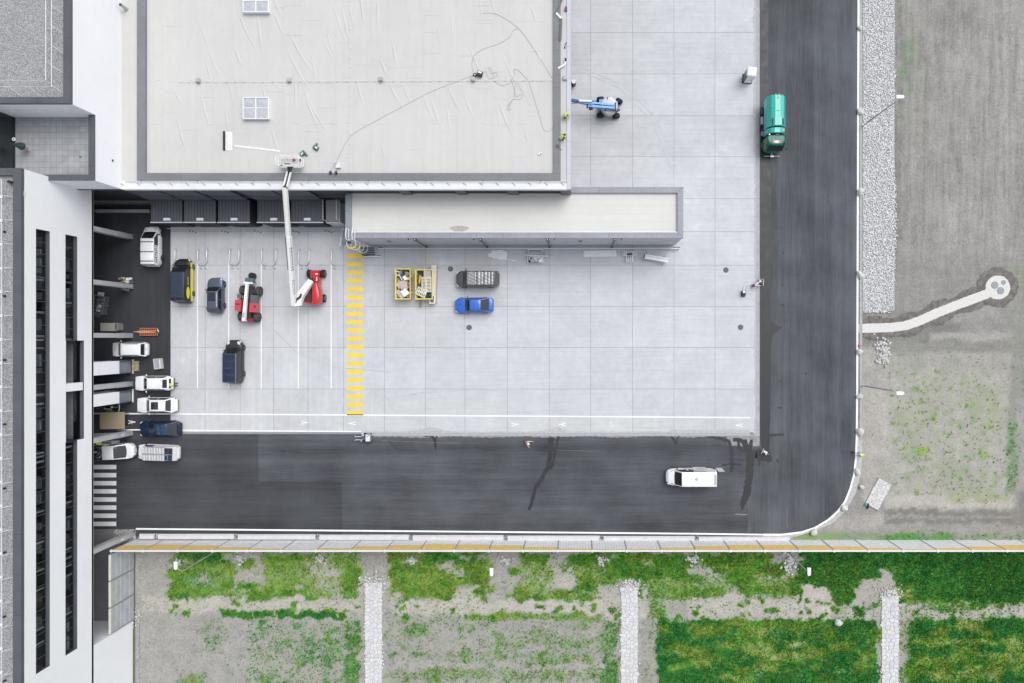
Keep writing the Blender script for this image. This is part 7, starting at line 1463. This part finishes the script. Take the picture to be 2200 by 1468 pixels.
c = P(228, 1001 - 65, .0); mb = MB(); mb.bx(-2.4, 1.6, -.22, .22, 0, .22); tag(mb.build('kerb_block', M_conP, None, loc=(c[0], c[1] + .1, 0), rz=.03), 'pale kerb block lying under the pier beside the chipboard table', 'concrete block')

# ================================================================ PORTABLE TOILET, BARREL, MACHINES
c = P(1605, 170); t = thing('portable_toilet', 'portable toilet with white roof and slate blue side at the yard edge', 'portable toilet', (c[0], c[1], Z_SLAB), -.08); Mbl = paint('slate_plastic', (.075, .115, .15), .5, var=.1)
mb = MB(); mb.rings([[(x * s, y * s, z) for x, y in ((-.52, -.42), (-.42, -.52), (.42, -.52), (.52, -.42), (.52, .42), (.42, .52), (-.42, .52), (-.52, .42))] for z, s in ((.08, 1), (2.1, 1))]); mb.build('cabin', Mbl, t)
mb = MB(); mb.rings([[(x * s, y * s, z) for x, y in ((-.54, -.48), (-.48, -.54), (.48, -.54), (.54, -.48), (.54, .48), (.48, .54), (-.48, .54), (-.54, .48))] for z, s in ((2.1, 1.03), (2.2, 1.05), (2.32, .95), (2.38, .75))]); mb.build('roof', M_wmet, t, True, ang=50)
mb = MB(); mb.bx(-.40, .40, -.545, -.521, .15, 2.05, 0); d_ = mb.build('door', M_wmet, t); mb = MB(); mb.bx(.22, .36, -.57, -.546, 1.0, 1.1); mb.build('handle', M_blk, d_)
mb = MB(); mb.bx(-.58, .58, -.58, .58, 0, .08); mb.build('base', M_blk, t); mb = MB()
for k in range(4): mb.bx(-.545, -.521, -.26 + k * .14, -.17 + k * .14, 1.72, 1.86)
mb.build('vent_slot', M_wmet, t)
c = P(1232, 182, .0); t = thing('barrel', 'olive green barrel with a pale lid close to the hall wall', 'barrel', (PX(1233, .5) - .02, c[1], Z_SLAB)); mb = MB(); mb.tube([(0, 0, z) for z in (0, .05, .35, .42, .7, .77, 1.0)], [.27, .29, .29, .305, .305, .29, .28], 18); mb.build('drum', paint('olive_drum', (.16, .17, .045), .5, var=.2), t, True); mb = MB(); mb.cyl((0, 0, 1.01), .26, .04, 18); mb.build('lid', M_lead, t)
def machine(name, label, px, py, rz, cat, s=1.0, dark=M_cladL):
    c = P(px, py, .3); t = thing(name, label, cat, (c[0], c[1], Z_SLAB), rz); return t
t = machine('floor_saw', 'grey floor saw with side handles at the edge of concrete and asphalt', 790, 940, 0, 'floor saw'); mb = MB(); mb.bx(-.1, .48, -.42, .42, .35, .85, 0); mb.bx(-.05, .42, -.38, .38, .85, .9, 1); mb.build('engine_housing', [M_steel, M_lead], t)
mb = MB(); mb.bx(-.65, .1, -.3, .3, .2, .55); mb.build('motor', M_cladL, t); rs = random.Random(2)
for k in range(10): mb = MB(); mb.box((rs.uniform(-.6, .35), rs.uniform(-.35, .35), .75 if k % 2 else .92), (rs.uniform(.06, .2), rs.uniform(.05, .14), .1), rs.uniform(0, 2)); mb.build('fitting', [M_blk, M_wmet, M_steel][k % 3], t)
mb = MB(); mb.tube([(-.5, .15, .5), (-1.3, .15, .9), (-1.35, .35, .92)], .03, 6); mb.tube([(-.5, -.25, .5), (-1.3, -.2, .9), (-1.3, -.35, .92)], .03, 6); mb.build('handlebar', M_lead, t)
for x in (-.35, .3):
    for y in (-.45, .45): mb = MB(); mb.cyl((x, y, .14), .14, .1, 14, 0, 'Y'); mb.build('wheel', M_tyre, t)
mb = MB(); mb.cyl((.1, .5, .25), .25, .03, 20, 0, 'Y'); mb.build('saw_blade', M_steel, t)
mb = MB(); a = P(772, 931); 
t = machine('plate_compactor', 'small dark plate compactor with long handles on the concrete yard', 1597.5, 630, 0, 'compactor'); mb = MB(); mb.bx(-.24, .24, -.45, .25, .05, .12); mb.build('plate', M_cladL, t); mb = MB(); mb.bx(-.2, .2, -.3, .2, .15, .5); mb.build('engine', M_blk, t); mb = MB(); mb.bx(-.13, .12, .0, .22, .51, .6); mb.build('fuel_tank', M_wmet, t)
mb = MB()
for x in (-.2, .2): mb.tube([(x, .2, .3), (x, .7, .85), (x * 1.1, .8, .9)], .022, 6)
mb.build('handlebar', M_cladL, t); mb = MB(); mb.tube([(.2, -.3, .3), (.35, -.2, .3)], .05, 8); mb.build('exhaust', M_steel, t)
t = machine('cart', 'small white framed cart with buckets, beside the worker at the yard edge', 1634, 607, -.05, 'cart'); mb = MB(); mb.tube([(-.24, -.4, .7), (-.24, .35, .7), (.24, .35, .7), (.24, -.4, .7)], .03, 6); mb.tube([(-.24, -.4, .7), (-.24, -.4, .2)], .03, 6); mb.tube([(.24, -.4, .7), (.24, -.4, .2)], .03, 6); mb.build('frame', M_wmet, t); mb = MB(); mb.bx(-.22, .22, -.4, .33, .15, .2); mb.build('deck', M_blk, t)
for x, y in ((-.08, .12), (.1, -.02)): mb = MB(); mb.tube([(x, y, .2), (x, y, .5)], [.11, .13], 14); mb.build('bucket', M_wmet if y > 0 else Mbl, t)
for x in (-.22, .22): mb = MB(); mb.cyl((x, -.2, .12), .12, .06, 14, 0, 'X'); mb.build('wheel', M_tyre, t)
t = machine('grinder_machine', 'white wheeled grinding machine in the damp slurry at the yard corner', 1643.5, 971, -.45, 'grinding machine'); mb = MB(); mb.bx(-.2, .25, -.12, .12, .25, .5); mb.build('body', M_lead, t); mb = MB(); mb.tube([(-.2, .0, .4), (-.42, -.05, .7)], .03, 6); mb.tube([(-.42, -.35, .7), (-.42, .32, .7)], .025, 6); mb.build('handle', M_wmet, t); mb = MB(); mb.cyl((.25, -.18, .2), .12, .06, 14); mb.build('disc', M_steel, t); mb = MB(); mb.tube([(.25, .0, .4), (.45, -.12, .3), (.6, .0, .2)], .03, 6); mb.build('hose', M_steel, t)
c = P(1846, 743); t = thing('traffic_cone', 'small red and white cone on the kerb beside the pale path', 'cone', (c[0], c[1], .02)); mb = MB(); mb.tube([(0, 0, .03), (0, 0, .45)], [.13, .03], 14, 0); mb.tube([(0, 0, .2), (0, 0, .3)], [.098, .075], 14, 1); mb.build('cone_body', [paint('cone_red', (.55, .04, .03), .5), M_wmet], t); mb = MB(); mb.box((0, 0, .015), (.34, .34, .03)); mb.build('base', paint('cone_red', (.55, .04, .03)), t)
c = P(1864, 1087); mb = MB(); mb.ball((0, 0, .12), (.14, .38, .13), 0, 10, 6, -.15); tag(mb.build('duffel_bag', paint('dark_purple_cloth', (.04, .025, .06), .9, var=.3), None, True, (c[0], c[1], 0)), 'dark purple bag leaning at the lower end of the stone chute', 'bag')
c = P(1859.5, 1084); mb = MB(); mb.ball((0, 0, .1), (.17, .2, .1), 0, 10, 6); mb.ball((.1, .12, .16), (.1, .12, .08), 0, 8, 5); tag(mb.build('jacket', paint('mint_cloth', (.12, .34, .26), .9, var=.3), None, True, (c[0], c[1], 0)), 'crumpled mint green jacket beside the dark purple bag', 'jacket')

# ================================================================ ON THE HALL ROOF
c = P(482, 303, HH); mb = MB(); mb.tube([(0, -1.0, .11), (0, 1.0, .11)], .11, 12); tag(mb.build('membrane_roll', M_blk, None, True, (c[0], c[1], HH - .04)), 'black roll of roofing lying beside a pale sheet', 'roofing roll')
c = P(491.5, 303, HH); mb = MB(); mb.bx(-.36, .36, -1.0, 1.0, 0, .02); tag(mb.build('membrane_sheet', paint('fresh_membrane', (.72, .725, .73), .7), None, loc=(c[0], c[1], HH - .045)), 'pale flat sheet of new membrane beside the black roll', 'sheet')
c = P(552, 319, HH); mb = MB(); mb.bx(-2.45, 2.45, -.10, .10, 0, .02); tag(mb.build('membrane_strip', paint('fresh_membrane', (.72, .725, .73)), None, loc=(c[0], c[1], HH - .04), rz=-.115), 'long narrow white membrane strip slanting across the roof', 'strip')
def toolcase(px, py, rz, label, tool):
    c = P(px, py, HH); t = thing('tool_case', label, 'tool case', (c[0], c[1], HH - .04), rz); mb = MB(); mb.bx(-.28, .28, -.14, .2, 0, .3); mb.build('case', paint('green_case', (.05, .21, .14), .45, var=.2), t); mb = MB(); mb.bx(-.28, .28, .2, .26, 0, .22); mb.build('lid', M_blk, t); mb = MB(); mb.box((-.08, .02, .305), (.26, .14, .01)); mb.build('sticker', M_wmet, t)
    mb = MB(); mb.box((.14, -.28, .08), (.16, .3, .16), .3); mb.build('hand_tool', tool, t)
toolcase(652, 331, R(42), 'green tool case with a dark red tool beside it, near the lift basket', paint('maroon_tool', (.16, .05, .06), .5)); toolcase(680, 317.5, R(150), 'green tool case lying alone on the membrane, farther from the basket', M_cladL)
c = P(1031.5, 160.5, HH); t = thing('machine_box', 'black equipment box with white top standing on the roof', 'equipment box', (c[0], c[1], HH - .04), -.28); mb = MB(); mb.bx(-.27, .27, -.25, .22, 0, .45); mb.build('case', M_blk, t); mb = MB(); mb.bx(-.2, .2, .0, .17, .451, .47); mb.build('top_panel', M_wmet, t)
c = P(1020.5, 162, HH); t = thing('cable_reel', 'black cable reel beside the black equipment box', 'cable reel', (c[0], c[1], HH - .04)); mb = MB(); mb.cyl((0, 0, .1), .20, .2, 18); mb.build('drum', M_blk, t); mb = MB(); mb.cyl((0, 0, .21), .09, .03, 12); mb.build('hub', M_steel, t)
c = P(1160, 331, HH); t = thing('rag', 'small white crumpled packaging on the roof corner', 'packaging', (c[0], c[1], HH - .04)); mb = MB(); mb.ball((0, 0, .08), (.22, .13, .08), 0, 8, 5, .6); mb.build('wrap', M_wmet, t); mb = MB(); mb.box((.08, -.02, .16), (.12, .08, .04)); mb.build('core', M_blk, t)
M_cab = paint('grey_cable', (.30, .305, .31), .7)
def cable(pts, label, r=.013, z=HH - .02):
    q_ = [Vector(P(x, y, HH)) for x, y in pts]; out = []
    for i in range(len(q_) - 1):
        p0, p1, p2, p3 = q_[max(i - 1, 0)], q_[i], q_[i + 1], q_[min(i + 2, len(q_) - 1)]
        for t_ in np.linspace(0, 1, 7)[:-1]: out.append(.5 * ((2 * p1) + (p2 - p0) * t_ + (2 * p0 - 5 * p1 + 4 * p2 - p3) * t_ ** 2 + (3 * p1 - p0 - 3 * p2 + p3) * t_ ** 3))
    out.append(q_[-1]); 
    for v_ in out: v_.z = z
    mb = MB(); mb.tube(out, r, 6); tag(mb.build('cable', M_cab, None, True), label, 'cable')
cable([(700, 385), (726, 340), (752, 294), (800, 264), (860, 232), (920, 200), (980, 176), (1016, 162)], 'long thin cable crossing the roof from the south edge to the reel', .013)
cable([(1016, 155), (1014, 135), (1020, 118), (1040, 105), (1070, 95), (1095, 80), (1102, 66), (1112, 62)], 'curved cable rising from the reel towards the upper right')
cable([(1034, 30), (1050, 28), (1070, 32), (1100, 50), (1120, 68), (1150, 110), (1186, 168), (1189, 175)], 'cable running diagonally from the roof top towards the east band')
cable([(1038, 156), (1044, 154), (1047, 162), (1052, 170), (1060, 162), (1054, 148), (1050, 146), (1054, 158), (1066, 156), (1068, 163), (1058, 171), (1070, 180), (1080, 184), (1096, 178), (1100, 170), (1106, 160), (1104, 150), (1112, 150), (1126, 164), (1134, 172)], 'tangled looping cable right of the equipment box')
cable([(1098, 170), (1104, 190), (1104, 210), (1092, 226), (1090, 236), (1096, 235), (1094, 228), (1103, 214), (1116, 214), (1124, 206), (1118, 203), (1110, 208), (1106, 196), (1110, 176), (1118, 190), (1124, 200)], 'tangled cable hanging down in loops below the other tangle')
cable([(1136, 174), (1150, 220), (1160, 252), (1168, 278), (1178, 282), (1189, 274)], 'cable sagging towards the workers at the east band')
z_ = HH + .14
def bent(pts, label, wd, mats, z=HH + .24):
    t = thing('flashing_strip', label, 'flashing', P(*pts[0], z), 0, 'loose flashing strips on the roof edge'); o_ = Vector(t.location)
    for k in range(len(pts) - 1):
        a, b = Vector(P(*pts[k], z + .06 * k)), Vector(P(*pts[k + 1], z + .06 * (k + 1))); mb = beam(a, b, wd, .05); mb.v = [(x - o_.x, y - o_.y, zz - o_.z) for x, y, zz in mb.v]; mb.build('strip', mats[k], t)
bent([(1208, -4), (1195, 28), (1206, 40), (1204, 86)], 'long bent dark and white metal flashing at the top of the hall edge', .22, [M_cladL, M_wmet, M_cladL]); bent([(1199, 147), (1213, 139), (1216, 132), (1214, 125)], 'short bent white and black flashing piece at the hall edge', .18, [M_wmet, M_wmet, M_blk])
c = P(1216, 22, HH); t = thing('power_tool', 'dark red power tool lying on the hall edge strip', 'tool', (c[0], c[1], HH + .03)); mb = MB(); mb.box((0, 0, .12), (.26, .36, .22)); mb.build('body', paint('maroon_tool', (.16, .05, .06)), t); mb = MB(); mb.tube([(0, .1, .2), (.0, .32, .25)], .05, 8); mb.build('grip', M_blk, t)
c = P(1215, 98, HH); t = thing('clamp', 'small black clamp tool on the hall edge strip', 'tool', (c[0], c[1], HH + .03)); mb = MB(); mb.tube([(.12, .3, .05), (0, .15, .05), (-.08, -.25, .05)], .035, 6); mb.build('arm', M_blk, t); mb = MB(); mb.ball((-.08, -.28, .06), .08, 0, 8, 5); mb.build('knob', M_blk, t)
c = P(1198, 316, HH); mb = MB(); mb.tube([(.15 * math.cos(a), .15 * math.sin(a), .25) for a in np.linspace(0, 6.2, 14)], .05, 6); mb.tube([(.12, -.1, .25), (.3, -.28, .22), (.45, -.4, .22)], .03, 6); tag(mb.build('strap_coil', paint('dark_strap', (.10, .10, .06), .8), None, True, (c[0], c[1], HH)), 'coiled dark strap on the grey band below the workers', 'strap')
# terrace: bundled parasol
c = P(37, 303, 13.0); t = thing('parasol', 'closed dark green parasol with a pale ring beside the terrace glazing', 'parasol', (-56.2, 19.35, 12.3)); mb = MB(); mb.tube([(0, 0, .9), (0, -.05, 1.5), (0, -.1, 2.0)], [.40, .24, .06], 7); mb.build('canopy', paint('dark_green_cloth', (.03, .06, .06), .9, var=.4, scale=4), t, True); mb = MB(); mb.cyl((0, 0, .5), .03, 1.0, 8); mb.build('pole', M_cladL, t); mb = MB(); mb.cyl((0, 0, .05), .3, .1, 16); mb.build('base', M_conP, t); mb = MB(); mb.tube([(.13 * math.cos(a), .42 + .13 * math.sin(a), 1.9) for a in np.linspace(0, 6.283, 16)], .045, 6); mb.build('ring', M_wmet, t)

# ================================================================ PEOPLE
SKIN = paint('skin', (.42, .26, .19), .6); HV = paint('hi_vis_yellow', (.50, .78, .06), .7, var=.1, scale=6); TR = paint('dark_trousers', (.022, .024, .032), .9); BT = paint('black_boots', (.012, .012, .012), .7); OR_ = paint('pale_orange_wear', (.78, .46, .33), .8, var=.12, scale=5); WH = paint('white_wear', (.74, .74, .76), .8)
RST = paint('reflective_tape', (.66, .68, .70), .4); HAIR = paint('dark_hair', (.02, .016, .012), .7)
def person(label, loc, rz, pose, top, legs, arms, helmet=None, vest=None):
    """skin-modifier body from a posed joint skeleton, faces coloured by the nearest bone"""
    hipz, lean, crouch, arml, armr = pose['hip'], pose.get('lean', 0), pose.get('knee', 0), pose['al'], pose['ar']
    sl, cl_ = math.sin(lean), math.cos(lean); hx = pose.get('hx', 0)
    up = lambda d_, s_=0: Vector((hx + sl * d_, s_, hipz + cl_ * d_))
    V, E, RR, K = [], [], [], []
    def av(p, r, kind, par=None):
        V.append(Vector(p)); RR.append(r); K.append(kind)
        if par is not None: E.append((par, len(V) - 1))
        return len(V) - 1
    pel = av(up(0), .145, 'legs'); wa = av(up(.20), .13, 'top', pel); chv = av(up(.40), .155, 'top', wa); ns = av(up(.53), .075, 'top', chv)
    hl = lean * pose.get('headk', .7); hd = lambda d_, f=0: up(.53) + Vector((math.sin(hl) * d_ + math.cos(hl) * f, 0, math.cos(hl) * d_ - math.sin(hl) * f))
    nk = av(hd(.07), .055, 'skin', ns); jw = av(hd(.14, .02), .075, 'skin', nk); sk_ = av(hd(.23, .0), .098, 'head', jw); cr = av(hd(.30, -.01), .07, 'head', sk_); no_ = av(hd(.17, .115), .014, 'skin', jw)
    for sy in (1, -1): av(hd(.19, -.01) + Vector((0, sy * .105, 0)), .018, 'skin', sk_)
    for sy, ft in ((1, pose['fl']), (-1, pose['fr'])):
        h0 = av(up(-.03, sy * .10), .092, 'legs', pel); foot = Vector((ft[0], ft[1], .09)); hp_ = V[h0]; mid = (hp_ + foot) / 2; ln = (hp_ - foot).length; bd = math.sqrt(max(.0, .43 ** 2 - (ln / 2) ** 2)) if ln < .86 else .02
        fw = Vector((1, 0, 0)); ax = (foot - hp_).normalized(); fw = (fw - ax * fw.dot(ax)).normalized(); kn = av(mid + fw * bd, .068, 'legs', h0); an = av(foot, .048, 'boots', kn); av(foot + Vector((.16, 0, -.045)), .042, 'boots', an); av(foot + Vector((-.05, 0, -.04)), .04, 'boots', an)
    for sy, tgt in ((1, arml), (-1, armr)):
        sh = av(up(.46, sy * .19), .062, 'arms', chv); S0 = V[sh]; hnd = Vector(tgt); dvec = hnd - S0; ln = min(dvec.length, .56); hnd = S0 + dvec.normalized() * ln; bd = math.sqrt(max(0, .29 ** 2 - (ln / 2) ** 2)); ax = dvec.normalized(); dn = Vector((-.4, sy * .5, -.6)); dn = (dn - ax * dn.dot(ax)).normalized()
        el = av((S0 + hnd) / 2 + dn * bd, .047, 'arms', sh); wr_ = av(hnd, .031, 'skin', el); pm = av(hnd + ax * .06, .036, 'skin', wr_); sd2 = ax.cross(Vector((0, 0, 1))); sd2 = sd2.normalized() if sd2.length > .1 else Vector((0, 1, 0))
        for k, (o_, l_) in enumerate(((-.036, .062), (-.012, .075), (.012, .080), (.034, .070))): f1 = av(V[pm] + sd2 * o_ + ax * .045, .011, 'skin', pm); av(V[f1] + ax * l_ * .6 + Vector((0, 0, -.03)), .008, 'skin', f1)
        av(V[wr_] + sd2 * .05 + ax * .055, .011, 'skin', wr_)
    me = bpy.data.meshes.new('sk'); me.from_pydata([v_[:] for v_ in V], E, []); ob = bpy.data.objects.new('sk', me); C.objects.link(ob); md = ob.modifiers.new('s', 'SKIN'); md.use_smooth_shade = True
    for i, sv in enumerate(me.skin_vertices[0].data): sv.radius = (RR[i], RR[i]); sv.use_root = (i == 0)
    ss = ob.modifiers.new('u', 'SUBSURF'); ss.levels = 1; ss.render_levels = 1
    dg = bpy.context.evaluated_depsgraph_get(); m2 = bpy.data.meshes.new_from_object(ob.evaluated_get(dg)); bpy.data.objects.remove(ob); bpy.data.meshes.remove(me)
    t = thing('person', label, 'person', loc, rz); m2.name = 'body'; ms = {'skin': SKIN, 'head': HAIR, 'top': top, 'legs': legs, 'arms': arms, 'boots': BT}; ks = list(ms); m2.materials.clear()
    for k in ks: m2.materials.append(ms[k])
    Va = np.array([v_[:] for v_ in V]); idx = []
    for p in m2.polygons: d_ = ((Va - np.array(p.center[:])) ** 2).sum(1) - np.array(RR) ** 2; idx.append(ks.index(K[int(d_.argmin())]))
    m2.polygons.foreach_set('material_index', idx); o = bpy.data.objects.new('body', m2); C.objects.link(o); o.parent = t
    if helmet:
        mb = MB(); c_ = hd(.26); mb.ball(c_, (.135, .125, .10), 0, 14, 8); b_ = hd(.23, .06); mb.cyl((b_.x, b_.y, b_.z), .135, .02, 14); mb.build('helmet', helmet, t, True)
    else:
        mb = MB(); c_ = hd(.25, -.015); mb.ball(c_, (.112, .105, .10), 0, 12, 7); mb.build('hair', HAIR, t, True)
    if vest:
        mb = MB(); rg = []
        for d_, a, b in ((-.02, .17, .20), (.18, .165, .19), (.38, .175, .215), (.50, .12, .16)):
            c_ = up(d_); rg.append([c_ + Vector((cl_ * a * math.cos(q_), b * math.sin(q_), -sl * a * math.cos(q_))) for q_ in np.linspace(0, 2 * math.pi, 17)[:-1]])
        mb.rings(rg, 0, True); mb.build('vest', vest, t, True)
        mb = MB(); rg = []
        for d_ in (.10, .15): c_ = up(d_); rg.append([c_ + Vector((cl_ * .178 * math.cos(q_), .203 * math.sin(q_), -sl * .178 * math.cos(q_))) for q_ in np.linspace(0, 2 * math.pi, 17)[:-1]])
        mb.rings(rg, 0, False); mb.build('reflective_band', RST, t, True)
    return t
STAND = dict(hip=.92, lean=.1, fl=(.05, .12), fr=(-.05, -.12), al=(.2, .3, .85), ar=(.2, -.3, .85))
WALK = dict(hip=.90, lean=.18, fl=(.28, .10), fr=(-.30, -.10), al=(.35, .28, 1.0), ar=(.45, -.12, 1.0))
BEND = dict(hip=.88, lean=1.25, hx=-.1, headk=.9, fl=(-.1, .16), fr=(-.15, -.16), al=(.62, .25, .45), ar=(.66, -.2, .45))
CROUCH = dict(hip=.42, lean=.62, hx=-.12, fl=(.18, .16), fr=(-.02, -.18), al=(.50, .16, .25), ar=(.50, -.14, .25), headk=1.2)
def pl(px, py, h, z): a = P(px, py, h); return (a[0], a[1], z)
person('worker in yellow vest and tan cap crouching at the hall roof edge', pl(1213.5, 246, HH + .8, HH + .03), R(-15), CROUCH, HV, TR, HV, paint('tan_cap', (.60, .40, .16), .6), HV)
person('worker in a yellow vest with dark hair crouching at the roof edge, lower one', pl(1207, 293.5, HH + .8, HH + .03), R(20), CROUCH, HV, TR, TR, None, HV)
person('worker in white clothes with a red cap leaning over the small cart', pl(1624.5, 612, .9, Z_SLAB), R(12), dict(hip=.86, lean=.95, hx=-.2, headk=.3, fl=(-.15, .14), fr=(-.3, -.14), al=(.62, .2, .75), ar=(.62, -.2, .7)), WH, TR, WH, None)
mb = MB(); c = P(1619, 613, .4); mb.tube([(0, 0, 0), (0, 0, .35)], [.15, .18], 16); tag(mb.build('bucket', paint('pink_bucket', (.50, .16, .18), .5), None, True, (c[0], c[1], Z_SLAB)), 'pink bucket behind the worker in white', 'bucket')
person('worker in pale orange clothes walking over the asphalt with arms spread', pl(1132, 951, 1.1, .004), R(-25), dict(hip=.90, lean=.3, fl=(.30, .12), fr=(-.34, -.12), al=(.62, .38, 1.05), ar=(.55, -.42, 1.0)), OR_, OR_, OR_, WH)
person('worker in a yellow jacket and white helmet bending beside the kerb', pl(1855, 979, 1.0, .0), R(160), dict(hip=.86, lean=.8, fl=(-.05, .16), fr=(-.3, -.14), al=(.62, .30, .55), ar=(.66, -.1, .5)), HV, TR, HV, WH, HV)
c = P(1831.5, 972); t = thing('hand_tool', 'black hand machine lying on the asphalt in front of the bending worker', 'tool', (c[0], c[1], .004)); mb = MB(); mb.box((0, 0, .1), (.24, .26, .2)); mb.build('body', M_blk, t); mb = MB(); mb.tube([(.1, 0, .2), (.45, -.08, .45), (.8, .05, .5)], .03, 6); mb.build('handle', M_blk, t)
person('worker in a yellow vest bending into the boot of the white estate', pl(371, 827, .9, Z_SLAB), R(180), BEND, HV, TR, TR, None, HV)
person('worker in a yellow vest under the office edge beside the white pickup', pl(212, 953, 1.2, .0), R(20), WALK, HV, TR, HV, HV, HV)
